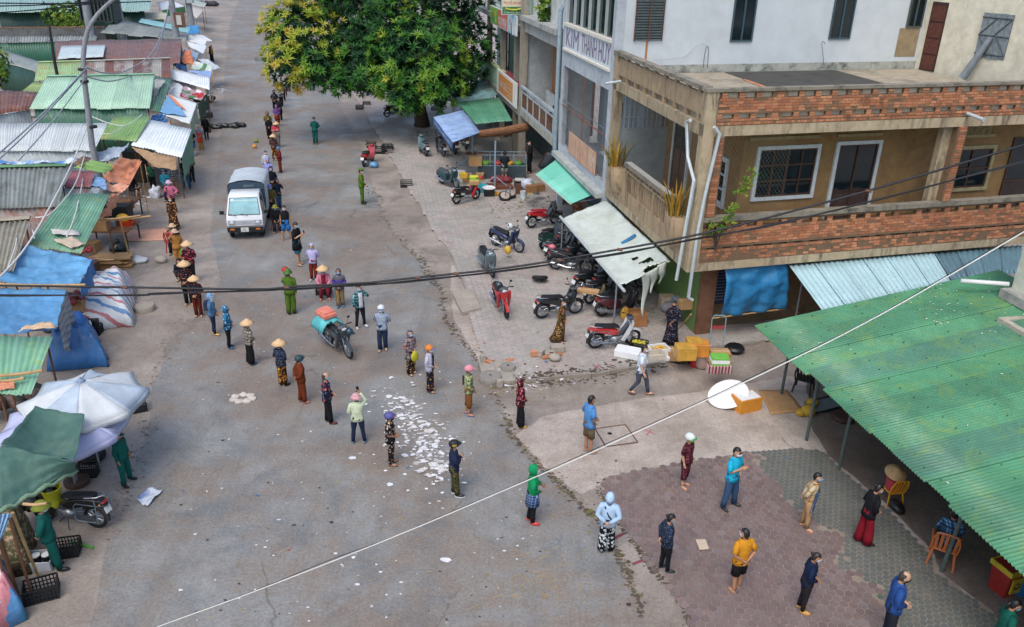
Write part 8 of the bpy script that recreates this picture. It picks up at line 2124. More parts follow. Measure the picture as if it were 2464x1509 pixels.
 ex.tube([nb-V3((0,0,.02)),nk,hc-V3((0,0,.04))],[.052,.048,.05],10,0)
 for sd in(1,-1):
  d=(wr[sd]-el[sd]).normalized();inw=(V3((-sd,-.3,0))-d*V3((-sd,-.3,0)).dot(d)).normalized();sidev=d.cross(inw).normalized()
  def hpnt(a,b_,c_):return wr[sd]+d*a+sidev*b_+inw*c_
  rings=[[hpnt(a,math.cos(q)*w_,math.sin(q)*th)for q in[6.283*i/8 for i in range(8)]]for a,w_,th in((-.02,.026,.024),(.02,.034,.019),(.06,.041,.016),(.088,.039,.013))]
  ex.loft(rings,True,True,0)
  for fi in range(4):
   o_=-.030+.020*fi;L=(.062,.074,.07,.055)[fi];cv=.35+.12*fi
   ex.tube([hpnt(.075,o_,.0),hpnt(.09+L*.45,o_*1.1,L*.18*cv),hpnt(.09+L*.8,o_*1.1,L*.62*cv)],[.0095,.009,.006],5,0)
  ex.tube([hpnt(.015,-.03,.005),hpnt(.05,-.055,.018),hpnt(.08,-.055,.03)],[.012,.011,.008],5,0)
  foot_ell(ex,an[sd],td[sd],(.04,.115,.05),0)
 _people.append((t,ob,ex,sk))
 def wrk(b,amt,fr=9):
  o=rr.uniform(0,99)
  b.v=[tuple(V3(v)+V3((noise.noise(V3(v)*fr+V3((o,0,0))),noise.noise(V3(v)*fr+V3((0,o,0))),0))*amt)for v in b.v]
 N_=16
 def ring(c,rx,ry,tt=True,y=0):
  P_=[]
  for i in range(N_):
   a=6.283*i/N_;ca,sa=math.cos(a),math.sin(a)
   e=.86;P_.append((math.copysign(abs(ca)**e,ca)*rx,math.copysign(abs(sa)**e,sa)*ry+y,c))
  return[TT(p)if tt else V3(p)for p in P_]
 fx=fat
 b=MB()
 prof=[(1.0,.158,.116),(1.04,.157,.115),(1.15,.170,.122),(1.25,.182,.122),(1.33,.176,.102),(1.385,.118,.08),(1.425,.066,.06)]
 hem={'shirt':[(.80,.182,.134),(.90,.176,.127)],'crop':[(.92,.172,.124)],'long':[(.62,.20,.155),(.78,.186,.138),(.9,.176,.127)],'dress':[(.10,.27,.25),(.35,.235,.2),(.6,.208,.165),(.8,.185,.138),(.92,.17,.124)],'tank':[(.84,.176,.128),(.92,.17,.122)]}[kind]
 rings=[]
 for z,rx,ry in hem+prof:
  if kind=='dress' and z<.8:
   w2=1+.05*math.sin(z*9);P_=ring(z,rx*w2,ry*w2,False)
   P_=[p+V3((math.cos(i*2.4)*.018*(1-z),math.sin(i*2.9)*.022*(1-z)+sw*(1-z/.9)**2*.35,0))for i,p in enumerate(P_)]
   P_=[p+base for p in P_]if not(sit or cr)else P_
   rings.append(P_)
  else:rings.append(ring(z,rx*fx,ry*fx))
 if sit or cr:rings=[r_ for r_,(z,_,_)in zip(rings,hem+prof)if z>=.8]
 b.loft(rings,True,False)
 if sl!='none':
  for sd in(1,-1):
   st=TT((.10*sd,0,1.335));sh=TT((.163*sd,.004,1.325));e,w_=el[sd],wr[sd]
   if sl=='long':pts=[st,sh,sh.lerp(e,.5),e,e.lerp(w_,.5),e.lerp(w_,.93)];rd=[.062,.068,.062,.056,.05,.043]
   elif sl=='wide':pts=[st,sh,sh.lerp(e,.5),e,e.lerp(w_,.5),e.lerp(w_,.85)];rd=[.062,.072,.07,.07,.07,.066]
   else:pts=[st,sh,sh.lerp(e,.45),sh.lerp(e,.85)];rd=[.062,.07,.068,.066]
   b.tube(pts,[r_*fx**.6 for r_ in rd],10)
 wrk(b,.017,11)
 b.done('top' if kind!='dress' else 'dress',top,t,True)
 if bot is not None:
  b=MB()
  hip_c=[(1.01,.156,.115),(.94,.168,.124),(.86,.175,.13),(.79,.165,.125)]
  if not(sit or cr):b.loft([ring(z,rx*fx*.985,ry*fx*.985)for z,rx,ry in hip_c],True,True)
  else:b.loft([ring(z,rx*fx*.985,ry*fx*.985)for z,rx,ry in hip_c[:3]]+[[V3((p[0],p[1],0))+V3((0,-.02,base.z+.79))for p in ring(.79,.17,.15,False)]],True,True)
  kr,ar={'straight':(.078,.066),'wide':(.098,.108),'slim':(.064,.05),'shorts':(.092,.09),'capri':(.08,.075),'baggy':(.095,.075)}[pants]
  for sd in(1,-1):
   hp=hipv[sd]+V3((0,0,.03));k_,a_=kn[sd],an[sd]-V3((0,0,.015))
   mid=hp.lerp(k_,.5)
   if pants=='shorts':pts=[hp,mid,hp.lerp(k_,.95)];rd=[.1,.096,.092]
   elif pants=='capri':pts=[hp,mid,k_,k_.lerp(a_,.42)];rd=[.1,.092,.08,.076]
   else:pts=[hp,mid,k_,k_.lerp(a_,.5),k_.lerp(a_,.95)];rd=[.1,.09,kr,(kr+ar)/2,ar]
   b.tube(pts,[r_*fx**.5 for r_ in rd],11)
  wrk(b,.016,10)
  b.done('trousers' if pants not in('shorts',)else 'shorts',bot,t,True)
 sn,scol=shoes
 for sd in(1,-1):
  b=MB();lift=an[sd].z-.08
  if sn=='shoe':
   foot_ell(b,an[sd],td[sd],(.046,.128,.058),0,.004)
  else:
   c=an[sd]+td[sd]*.065+V3((0,0,-.068));Mx=Matrix.Rotation(math.atan2(td[sd].y,td[sd].x)+math.pi/2,3,'Z')
   b.lathe([(1,-.009),(1.03,.0),(1,.009)],12,c,M=Mx@Matrix.Diagonal((.05,.13,1)))
   b.tube([c+Mx@V3((-.045,-.0,.0)),c+Mx@V3((-.015,-.045,.055)),c+Mx@V3((.015,-.045,.055)),c+Mx@V3((.045,0,.0))],.011,5)
  b.done('shoe' if sn=='shoe' else 'sandal',plain(scol,.55,.15),t,True)
  if sn=='shoe' and len(shoes)>1 and scol in('#2b2d33',):
   c=an[sd]+td[sd]*.065+V3((0,0,-.07));Mx=Matrix.Rotation(math.atan2(td[sd].y,td[sd].x)+math.pi/2,3,'Z')
   q=MB();q.lathe([(1,-.008),(1.02,.012)],12,c,M=Mx@Matrix.Diagonal((.05,.132,1)));q.done('sole',WHITE,t,40)
 hm=haircol or HAIRB
 if hair and not(hat and hat[0]=='hood'):
  b=MB();b.ell(hc+Mh@V3((0,.006,.008)),(.085,.104,.122),18,14,0,lambda p:V3((p.x*(1-.2*max(0,-p.z/.122)),p.y,p.z)),Mh)
  inv=Mh.transposed();keep=[]
  for f in b.f:
   c=inv@(sum((V3(b.v[i])for i in f),V3())/len(f)-hc)
   lim=.058 if bald else(.05 if hair!='fringe' else.035)
   if bald:ok=(c.y>.0 and c.z<.085)or c.y>.07
   else:ok=c.z>lim+max(0,-c.y)*.1 or(c.y>(.012 if c.z>-.02 else.035)and c.z>(-.085 if hair in('short','fringe')else-.13))
   if ok:keep.append(f)
  b.f=keep;b.m=[0]*len(keep)
  if hair=='bun':b.ell(HP((0,.115,.065)),(.045,.04,.042),10,7,0)
  if hair=='tail':b.tube([HP((0,.1,.03)),HP((0,.125,-.05)),HP((0,.11,-.17))],[.03,.035,.012],8)
  if hair=='long':b.tube([HP((0,.055,-.02)),HP((0,.07,-.12)),HP((0,.075,-.22))],[(.08,.045),(.085,.04),(.06,.02)],10,ref=tuple(Mh@V3((1,0,0))))
  b.done('hair',hm,t,True)
 if mask:
  b=MB()
  def mk(i,j):
   a=rad(-72+144*i);z=-.092+.085*j;bul=math.sin(math.pi*j)*math.cos(a)**2
   p=head_pt((math.sin(a)*.079*math.sqrt(max(.05,1-(z/.13)**2)),-math.cos(a)*.098*math.sqrt(max(.05,1-(z/.13)**2)),z))
   return HP(V3((p.x*1.04,p.y*1.0-.008-.012*bul,z)))
  b.grid(mk,10,5);b.done('mask',MASKS[mask],t,True,solid=.004)
  b=MB()
  for sd in(1,-1):b.tube([HP((.074*sd,-.04,-.02)),HP((.086*sd,.01,.0)),HP((.082*sd,.02,-.02)),HP((.07*sd,-.04,-.06))],.003,3)
  b.done('ear_loop',MASKS[mask],t)
 if hat:
  hk,hcol=hat[0],hat[1];hm2=hcol if not isinstance(hcol,str)else plain(hcol,.6,.15,8)
  b=MB();M2=Mh
  if hk=='cone':b.lathe([(.245,.03),(.25,.035),(.16,.105),(.08,.165),(.012,.215),(.002,.218)],26,hc+Mh@V3((0,0,0)),M=M2@Matrix.Rotation(rad(rr.uniform(-5,5)),3,'X'));nm='conical_hat'
  elif hk=='helmet':
   b.ell(HP((0,.008,.045)),(.125,.145,.118),16,10,0,lambda p:V3((p.x,p.y,max(p.z,-.05))),M2)
   b.ell(HP((0,-.125,.05)),(.085,.055,.01),12,5,0,None,M2);nm='helmet'
  elif hk=='cap':b.ell(HP((0,.0,.05)),(.096,.115,.088),14,9,0,lambda p:V3((p.x,p.y,max(p.z,-.015))),M2);b.ell(HP((0,-.135,.045)),(.07,.065,.008),12,5,0,None,M2);nm='cap'
  elif hk=='bucket':b.lathe([(.165,.005),(.17,.0),(.108,.05),(.1,.10),(.075,.128),(.01,.135)],18,hc,M=M2);nm='sun_hat'
  elif hk=='pith':b.lathe([(.165,.015),(.168,.022),(.118,.05),(.11,.1),(.085,.145),(.045,.165),(.01,.168)],20,hc,M=M2@Matrix.Diagonal((.92,1.12,1)));nm='sun_helmet'
  elif hk=='peaked':
   b.lathe([(.1,.045),(.1,.085),(.142,.11),(.138,.125),(.05,.14),(.01,.142)],20,hc,M=M2@Matrix.Rotation(.12,3,'X'));b.ell(HP((0,-.115,.048)),(.075,.05,.008),12,5,0,None,M2);nm='peaked_cap'
  elif hk=='hood':
   b.ell(HP((0,.018,.005)),(.108,.128,.142),18,14,0,lambda p:p,M2)
   inv=Mh.transposed();b.f=[f for f in b.f if not((lambda c:c.y<-.045 and-.10<c.z<.085 and abs(c.x)<.078)(inv@(sum((V3(b.v[i])for i in f),V3())/len(f)-hc)))]
   b.m=[0]*len(b.f);b.tube([nb-V3((0,0,.02)),nk,HP((0,.02,-.07))],[.085,.085,.095],12);nm='hood'
  b.done(nm,hm2,t,True)
  if hk=='helmet' and len(hat)>2:
   q=MB();q.ell(HP((0,-.122,.052)),(.09,.062,.014),12,5,0,None,M2);q.done('visor',plain(hat[2],.3,.1),t,True)
  if hk=='helmet' and len(hat)>3:
   for kz,wz in((.075,.10),(.05,.075)):
    q=MB();q.tube([HP((sx,yy,kz))for sx,yy in((-.118,.06),(-.124,.02),(-.122,-.02),(-.118,-.02-wz*.3))],[(.009,.004)]*4,4,ref=(0,0,1));q.done('yellow_print',plain('#d0a82c',.5,.1),t)
  if hk=='peaked':q=MB();q.lathe([(.102,.05),(.102,.07)],18,hc,M=M2@Matrix.Rotation(.12,3,'X'));q.done('cap_band',plain('#8f2a2c',.6,.1),t,40)
 for e in extra:
  k_=e[0]
  if k_=='strap':
   b=MB();b.tube([TT((-.1,.125,1.0)),TT((0,.135,1.15)),TT((.09,.10,1.34)),TT((.1,0,1.38)),TT((.07,-.12,1.25)),TT((-.08,-.13,1.02)),TT((-.14,0,.97)),TT((-.1,.125,1.0))],[(.02,.006)]*8,5);b.done('bag_strap',BLACK,t)
  elif k_=='pack':b=MB();b.box(TT((0,.18,1.2)),(.26,.12,.34));b.done('backpack',plain(e[1],.7,.2),t)
  elif k_=='sidebag':b=MB();b.box(TT((.0,.165,1.2)),(.05,.05,.3));b.done('shoulder_bag',plain(e[1],.7,.2),t)
  elif k_=='apron':
   b=MB();b.grid(lambda i,j:TT(((i-.5)*.30*(1+.2*j),-.148-.02*math.cos((i-.5)*3)+.1*abs(i-.5)**2*2,1.2-.62*j)),8,8);b.done('apron',e[1],t,True,solid=.006)
  elif k_=='wrap':
   b=MB();b.loft([ring(z,r_*1.05,r2*1.08)for z,r_,r2 in((.58,.2,.16),(.75,.188,.142),(.93,.175,.13))],False,False);b.done('wrap_skirt',e[1],t,True,solid=.006)
  elif k_=='open':
   b=MB();b.grid(lambda i,j:TT(((i-.5)*.16,-.128-.012*math.cos((i-.5)*3),1.40-.58*j-(.0)))+V3((0,-.006+.02*(1-j)*(1 if j<.15 else 0),0)),6,8);b.done('inner_shirt',e[1],t,True,solid=.006)
  elif k_=='glasses':b=MB();b.box(HP((0,-.099,.018)),(.12,.012,.03),M=Mh);b.done('sunglasses',BLACK,t)
  elif k_=='shield':
   b=MB();b.grid(lambda i,j:HP((math.sin(rad(-80+160*i))*.13,-math.cos(rad(-80+160*i))*.15,.08-.26*j)),10,4);b.done('face_shield',filmy('#c3d2dc',.4),t,True,solid=.003)
  elif k_=='stripe':
   pass
 Mw=t.matrix_basis
 def held(name,lab,cat,mat,fn,at,smooth=True):
  b=MB();fn(b);o=b.done(name,mat,None,smooth);o.matrix_basis=Matrix.Translation(Mw@V3(at))@Matrix.Rotation(rz,4,'Z');tag(o,lab,cat)
 for e in extra:
  sd=e[2]if len(e)>2 and isinstance(e[2],int)else-1
  if e[0]=='phone':
   hd=wr[sd]+(wr[sd]-el[sd]).normalized()*.09+V3((0,0,.03));held('phone',e[1],'phone',BLACK,lambda b:b.box((0,0,0),(.075,.012,.15)),hd,False)
  elif e[0]=='bag':
   hd=wr[sd]+(wr[sd]-el[sd]).normalized()*.09;held('carrier_bag',e[1],'bag',plain(e[3],.35,.25),lambda b:b.ell((0,0,-.14),(.14,.08,.17),12,9,fn=lambda p:p*(1+.2*noise.noise(p*8))),hd)
  elif e[0]=='baton':
   hd=wr[sd]+(wr[sd]-el[sd]).normalized()*.08;held('baton',e[1],'baton',stripes(['#d3d5d5','#1d1e20'],7,2),lambda b:b.tube([(0,0,.1),(.02,-.05,-.42)],.018,7),hd)
  elif e[0]=='mega':
   hd=TT((.12,-.24,1.5));held('megaphone',e[1],'megaphone',plain('#b3262c',.4,.15),lambda b:b.lathe([(.04,-.12),(.06,0),(.11,.14),(.125,.16),(.08,.1)],14,M=Matrix.Rotation(rad(80),3,'X')),hd)
  elif e[0]=='stick':
   hd=wr[sd];held('stick',e[1],'stick',BAMBOO,lambda b:b.tube([(0,-.1,.5),(0,-.12,-.98)],.018,6),hd)
 return t
def build_bodies():
 dg=bpy.context.evaluated_depsgraph_get()
 for t,ob,ex,sk in _people:
  src=bpy.data.meshes.new_from_object(ob.evaluated_get(dg))
  b=MB();b.add([v.co for v in src.vertices],[list(p.vertices)for p in src.polygons],0)
  n=len(b.v);b.v+=ex.v;b.f+=[[i+n for i in f]for f in ex.f];b.m+=ex.m
  b.done('body',[sk,EYE,LIP],t,True)
  bpy.data.objects.remove(ob);bpy.data.meshes.remove(src)
c=cloth
Gq='people standing in the long queue';Gp='people waiting on the paved corner'
BLK=c('#17181c');NVY=c('#1f2a44');JEAN=c('#34506f');POL=c('#4f6b22');UNI=c('#11564f')
FB=floral('#17151a',['#b58a4a','#c9a45c','#7d5a35'],16,.42);FBW=floral('#16161a',['#c9c3bb','#b08a6a','#8f8578'],16,.42)
FRED=floral('#3a1a20',['#b5404a','#c9707a','#1c1c22','#8f2c38'],16,.5);FNAV=floral('#1a1c2c',['#a8322e','#c99a3c','#5f7a45'],14,.4)
FBR=floral('#3a241c',['#c9913c','#8f5a2c','#d0b080'],13,.42);FDK=floral('#17151c',['#a84a3c','#c98a6a','#4f4a5c'],18,.38)
FOR=floral('#20180f',['#b5792c','#8f5c26','#c9953c'],11,.55);DOT=dots('#172238','#9fb3c9',50,.25)
CAMO_M=camo(['#2a3320','#4f5a2f','#1a1c16','#6b5438'],13)
ZB=floral('#14161c',['#c9d0d3','#b5bcc0'],13,.5);BUT=floral('#2f6f93',['#c3d5df','#1f4a66'],18,.36)
PLW=plaid('#b9c3cf','#7f8fa6','#3c4a66',9);PLG=plaid('#9fae8a','#2f5a48','#c9b04f',8);PLR=plaid('#5a2430','#2a1620','#7d3a48',11);PLB=plaid('#5f93bd','#17202c','#17202c',7)
PLK=plaid('#c9bfae','#1c1a20','#1c1a20',9);PLY=plaid('#c99a55','#b5b09a','#6b5f55',7);PLM=plaid('#a89c94','#3a3c50','#8f4a44',8);PLN=plaid('#33507d','#1f3050','#8fa3c0',14);PLBW=plaid('#c3c9d0','#1c2430','#1c2430',9)
BRN=c('#6b3018');MAR=c('#6f1f26');TAN=c('#a8763c');LAV=c('#b3aed6')
E_=lambda*a:T(*a)
def P(col,row,hx,hy,fx,fy,label,face,**k):
 hd=T(col,row,hx,hy);ft=T(k.pop('fc',col),k.pop('fr',row),fx,fy)
 return person(label,ft,hd,face,**k)
 # near queue, centre
P(2,3,230,255,262,690,'woman in conical hat, dark blue shirt and brown patterned trousers',62,arms='front',top=DOT,bot=FOR,hat=('cone',STRAW),mask=None,hair='short',shoes=('shoe','#1c1d20'),group=Gq)
P(2,3,412,400,452,850,'woman in rust brown pyjama suit with dark teal helmet, hands behind',35,arms='back',top=BRN,bot=BRN,hat=('helmet','#1f3d45'),mask='b',hair='short',shoes=('flip','#7d4a55'),group=Gq)
P(2,3,655,570,700,1045,'older man in navy and red patterned shirt and black trousers',15,arms='front',top=floral('#1c2236',['#b5604a','#8f3c44','#4f6a8f'],12,.5),bot=BLK,mask='b',hair='short',bald=True,haircol=HAIRG,shoes=('shoe','#5a1f2a'),group=Gq)
P(2,3,1035,812,990,1235,'woman in pink sun hat and cream jacket filming with a phone, seen from behind',100,arms=('front','up'),top=c('#c3cfb0'),bot=NVY,hat=('bucket',plain('#c99a9c',.7,.2,20)),mask=None,hair='short',shoes=('shoe','#4f7a93'),pants='slim',extra=(('phone','phone held up by the woman in the cream jacket',-1),),group=Gq,legs='wide')
P(2,3,1275,950,1300,1440,'woman in purple helmet and cream flowered black outfit holding her belly',5,arms='front',top=FBW,bot=FBW,hat=('helmet','#4f4f8f','#7d4a6a'),mask='k',hair='bun',sl='short',shoes=('flip','#4a3a34'),fat=1.12,group=Gq)
P(2,3,1442,160,1490,572,'person in checked hooded jacket with flowered trousers hugging a yellow bag',-40,arms='front',top=PLM,bot=FB,hat=('hood',PLM),mask='b',shoes=('flip','#5a3a30'),kind='long',pants='wide',extra=(('bag','yellow plastic bag hugged by the person in the checked hood',1,'#b5b02c'),),group=Gq)
P(2,3,1675,300,1672,738,'woman in orange helmet, pale grey cardigan and dark flowered trousers',-15,arms='front',top=c('#b3b3c3'),bot=FNAV,hat=('helmet','#d07a2c','#3c6fb5'),mask='w',shoes=('flip','#2c2426'),pants='wide',extra=(('open',FNAV),),group=Gq)
P(2,3,2065,495,2045,965,'person in pink helmet, green checked shirt and brown short trousers',5,arms='low',top=PLG,bot=c('#7d5026'),hat=('helmet','#d08a94'),mask='w',pants='capri',shoes=('flip','#3c4a7d'),extra=(('sidebag','#1c1d20'),),group=Gq)
P(2,3,1898,1215,1905,1735,'woman in black cap helmet with yellow print, navy jacket and camouflage trousers',8,arms='cross',top=NVY,bot=CAMO_M,hat=('helmet','#15181b','#20262c',1),mask='w',hair='long',haircol=HAIRBR,shoes=('shoe','#2b2d33'),group=Gq)
P(3,3,78,625,75,1080,'woman in red flowered hooded top and black trousers with yellow shoes',10,arms='front',top=FRED,bot=BLK,hat=('hood',FRED),mask='w',shoes=('shoe','#b58a44'),pants='wide',group=Gq)
P(3,3,750,788,725,1330,'man in blue short sleeved shirt and khaki shorts seen from behind',25,arms=('front','low'),top=c('#4f86bd'),bot=c('#6b5c44'),mask=None,sl='short',pants='shorts',shoes=('flip','#6f7a80'),group=Gp)
P(3,3,1268,300,1215,770,'man in white shirt and grey trousers walking right while phoning',-12,arms=('ear','side'),top=c('#c9d3dd'),bot=c('#454a57'),mask='w',sl='short',legs='walk',shoes=('flip','#5a3a2c'),pants='slim',extra=(('phone','phone at the ear of the man in the white shirt',1),),group=None,lean=4)
P(3,2,448,1372,465,265,'woman in long brown flowered dress striding past the motorbikes',-20,fr=3,arms=('low','down'),top=floral('#2c1f16',['#8f7a3c','#6b4a2c','#a8905c','#7d3c34'],26,.6),kind='dress',mask='w',hair='bun',shoes=('flip','#1c1a1c'),z0=PV,sw=.5)
P(3,2,1508,1385,1520,285,'woman in long black flowered dress by the drain pipe, dark mask',250,fr=3,arms=('front','low'),top=floral('#14161f',['#7d4a55','#4f5a7d','#8f8a94'],24,.35),kind='dress',mask='k',hair='bun',shoes=('shoe','#5a2a26'),z0=PV)
P(3,3,1708,1150,1648,1655,'woman in white and green helmet, maroon checked suit and red slippers',-40,arms=('down','down'),top=PLR,bot=PLR,hat=('helmet','#cfd8d3','#2f9a4a'),mask='g',sl='short',pants='capri',shoes=('flip','#b5453c'),group=Gp)
P(3,3,2160,1285,2075,1850,'man in cyan polo shirt, jeans and sunglasses with arms folded',-48,arms='cross',top=c('#1fa8c9'),bot=JEAN,mask='w',sl='short',shoes=('shoe','#2a2a2e'),extra=(('glasses',),),legs='wide',group=Gp,fat=1.05)
P(3,4,182,-45,190,505,'person in green hooded jacket with a checked cloth round the waist',5,arms=('fwd','front'),top=c('#128a55'),bot=BLK,hat=('hood',c('#128a55')),mask='w',pants='slim',shoes=('shoe','#c23a3c'),extra=(('wrap',PLN),),group=Gq)
P(3,4,982,225,900,780,'woman in pale blue hooded top with black shoulder strap, hands behind',78,arms='back',top=c('#a8c3dd'),bot=ZB,hat=('hood',c('#a8c3dd')),mask=None,shoes=('flip','#3a2c2a'),pants='wide',extra=(('strap',),),group=Gq,fat=1.08)
P(3,4,1520,430,1455,965,'woman with a bun in navy dotted blouse, hands behind her back',10,arms='back',top=DOT,bot=BLK,mask='b',hair='bun',shoes=('shoe','#1f2d33'),pants='slim',group=Gq,nod=12)
P(3,4,2265,575,2150,1160,'man in orange T-shirt and black shorts with hands clasped behind',110,arms='back',top=c('#c98a24'),bot=BLK,mask='w',sl='short',pants='shorts',shoes=('flip','#6b5a50'),group=Gp,yaw=25,fat=1.08)
P(4,4,462,25,345,555,'woman in yellow checked jacket and blue checked apron leaning forward',-25,arms='back',top=PLY,bot=c('#a88560'),mask='b',hair='short',shoes=('flip','#b5453c'),pants='slim',kind='crop',extra=(('apron',PLN),),group=Gp,lean=6)
P(4,4,1030,140,900,705,'woman in black hooded jacket and dark red trousers by the yellow chair',5,arms='front',top=BLK,bot=c('#7d1524'),mask='w',hair='bun',pants='wide',shoes=('shoe','#2a2022'),group=Gp,nod=15,lean=5)
P(4,4,405,795,320,1350,'woman with a bun in dark navy jacket and tan shoes',-12,arms='front',top=c('#14233f'),bot=c('#231f24'),mask='w',hair='bun',haircol=HAIRBR,pants='slim',shoes=('shoe','#c29044'),group=Gp,nod=12,lean=4)
P(4,4,1295,975,1120,1640,'balding man in blue work shirt at the bottom edge',-15,arms='front',top=c('#274a86'),bot=c('#22262f'),mask='k',haircol=HAIRG,bald=True,shoes=('shoe','#1c1d20'),group=Gp,nod=15,fat=1.08,h=1.68)
P(4,4,2270,1200,2150,1880,'woman in dark green T-shirt in the lower right corner',-10,arms='low',top=c('#12584a'),bot=BLK,mask='b',hair='tail',sl='short',group=Gp,h=1.58,nod=15)
chair('orange brown plastic chair under the green market roof',C4d(1655,880),0,rad(150),ORC,s=1.0)
P(4,4,1840,470,1668,868,'man in blue and black checked shirt sitting on the orange chair under the roof',60,arms='knee',top=PLB,bot=BLK,hat=('cap','#22262c'),mask='w',legs='sit',shoes=('shoe','#1c1d20'),h=1.7,dz=-.38,lean=6)
# middle
P(2,2,1197,1425,1222,345,'man in white helmet and grey checked shirt with hands behind',272,fr=3,arms='back',top=PLW,bot=c('#22304a'),hat=('helmet','#cdd4da','#3c6a9c'),mask='w',shoes=('flip','#5a3a2c'),group=Gq)
P(2,2,940,1232,1005,125,'young man in open checked jacket over white T-shirt touching his ear',-50,fr=3,arms=('ear','down'),top=plaid('#35707a','#1f4a5a','#8fb0a8',9),bot=c('#1c222c'),mask='b',shoes=('shoe','#c3c6c6'),pants='slim',legs='wide',extra=(('open',c('#c9ccd0')),),group=Gq)
P(2,2,320,1080,345,1510,'policeman in green uniform and sun helmet raising a red megaphone, from behind',100,arms=('face','down'),top=POL,bot=POL,hat=('pith','#3c6b22'),mask=None,pants='baggy',shoes=('shoe','#1c1d20'),extra=(('mega','red megaphone held by the policeman seen from behind'),))
P(2,2,1012,110,1022,450,'policeman in green uniform and peaked cap holding a striped baton',5,arms=('down','fwd'),top=POL,bot=POL,hat=('peaked','#4f7a26'),mask='w',shoes=('shoe','#15161a'),extra=(('baton','black and white baton in the policeman hand',-1),))
P(2,1,572,1125,575,1385,'man in teal green uniform walking alone down the road',262,arms='back',top=UNI,bot=UNI,hat=('cap','#11564f'),mask='w',shoes=('shoe','#6b6560'))
P(2,1,540,640,540,872,'second man in teal green uniform partly behind the mango leaves',90,arms='down',top=UNI,bot=UNI,hat=('cap','#11564f'),mask=None,shoes=('shoe','#1c1d20'))
P(2,2,557,838,560,1180,'woman in lavender hooded top and brown trousers facing the camera',270,arms='back',top=LAV,bot=c('#70281c'),hat=('hood',LAV),mask=None,shoes=('shoe','#b5b5ae'),group=Gq)
P(2,2,388,628,410,1035,'boy in black T-shirt and blue denim shorts looking at his phone',-20,arms=('front','phone'),top=BLK,bot=c('#3f7f96'),mask='b',hair='fringe',haircol=HAIRBR,sl='short',pants='shorts',shoes=('flip','#4a3f3a'),kind='long',extra=(('phone','phone in the hands of the boy in black',-1),),group=Gq)
P(2,2,270,468,300,800,'man in black sleeveless top and bright blue shorts',275,arms='down',top=BLK,bot=c('#2a6fb0'),mask='w',sl='none',kind='tank',pants='shorts',shoes=('flip','#8f989c'),legs='wide',group=Gq,fat=1.1)
stool('red plastic stool under the seated woman in the olive hat',T(2,2,195,690),0,REDP)
P(2,2,183,460,205,705,'woman in olive hat and black top sitting on the red stool',290,arms='knee',top=BLK,bot=dots('#1c1f26','#6b7078',40,.3),hat=('bucket','#7d7a2c'),mask='b',legs='sit',h=1.58,group=Gq)
P(2,2,160,288,165,590,'person in olive brown jacket and violet cap',280,arms='front',top=c('#4f4a2a'),bot=c('#33302a'),hat=('cap','#5f66a8'),mask='b',group=Gq,h=1.6)
P(2,2,188,208,225,500,'person in dark navy hoodie with a hand at the face',-45,arms=('face','front'),top=c('#182438'),bot=JEAN,hat=('hood',c('#182438')),mask='k',shoes=('shoe','#3c4a6b'),group=Gq)
P(2,2,175,102,170,400,'person in black hoodie behind the navy one',290,arms='front',top=c('#141a26'),bot=c('#6b4a24'),hat=('hood',c('#141a26')),mask='b',group=Gq,h=1.6)
P(2,2,138,40,138,300,'person in periwinkle hoodie with brown trousers',280,arms='front',top=c('#8f93cf'),bot=c('#8a5524'),hat=('hood',c('#8f93cf')),mask=None,group=Gq,h=1.52)
P(2,1,115,1462,115,195,'man in pale shirt and white mask beside the truck',300,fr=2,arms='down',top=c('#b9bcc9'),bot=c('#231f22'),mask='w',shoes=('shoe','#3a302c'),group=Gq)
P(2,1,237,1405,240,150,'person in dark red suit with blue grey hat',200,fr=2,arms='front',top=MAR,bot=c('#6b2a1c'),hat=('bucket','#4a6a8f'),mask=None,shoes=('shoe','#4a4a44'),group=Gq)
P(2,1,182,1318,185,30,'woman in conical hat and brown speckled blouse at the middle of the queue',275,fr=2,arms='front',top=floral('#3c2a2a',['#6b5a55','#8f4a44','#2c2c33'],26,.45),bot=FOR,hat=('cone',STRAW),mask='k',group=Gq)
P(2,1,205,1300,215,1420,'person in conical hat behind the brown speckled blouse',285,arms='front',top=c('#8f9a94'),bot=c('#6b6560'),hat=('cone',STRAW),mask=None,group=Gq,h=1.52)
P(2,1,188,1200,205,1420,'woman in pink red jacket and white mask',275,arms='cross',top=c('#b5404f'),bot=c('#7f7f80'),mask='w',hair='tail',group=Gq,h=1.58)
P(2,1,155,1145,140,1345,'person all in black with blue mask',280,arms='front',top=BLK,bot=BLK,hat=('hood',BLK),mask='b',kind='long',group=Gq)
P(2,1,130,1075,130,1315,'woman in grey flowered headscarf and mustard top',270,arms='front',top=c('#6b5a20'),bot=floral('#17161c',['#6b7080','#4a4f66'],24,.35),hat=('hood',floral('#3f5566',['#9fb5c3','#26323c'],24,.4)),mask=None,group=Gq,h=1.6)
P(2,1,190,1010,212,1215,'woman in purple hood and red skirt',285,arms='front',top=c('#6b4a8f'),bot=c('#7a2c24'),hat=('hood',c('#7a5aa0')),mask=None,group=Gq,extra=(('wrap',c('#8f3428')),))
P(2,1,212,965,236,1165,'person in long dark flowered coat in the far queue',290,arms='front',top=floral('#16181f',['#4f5a6b','#33405a'],24,.35),bot=BLK,mask=None,hair='long',kind='long',group=Gq,h=1.6)
P(2,1,190,865,192,1090,'person in black and white patterned jacket in the far queue',280,arms='front',top=floral('#15171c',['#8f979f','#6b737c'],20,.36),bot=BLK,hat=('hood',BLK),mask='d',group=Gq)
P(2,1,222,830,248,1025,'woman in grey T-shirt and black trousers with folded arms',300,arms='cross',top=c('#6f7a82'),bot=BLK,mask='b',hair='tail',sl='short',group=Gq)
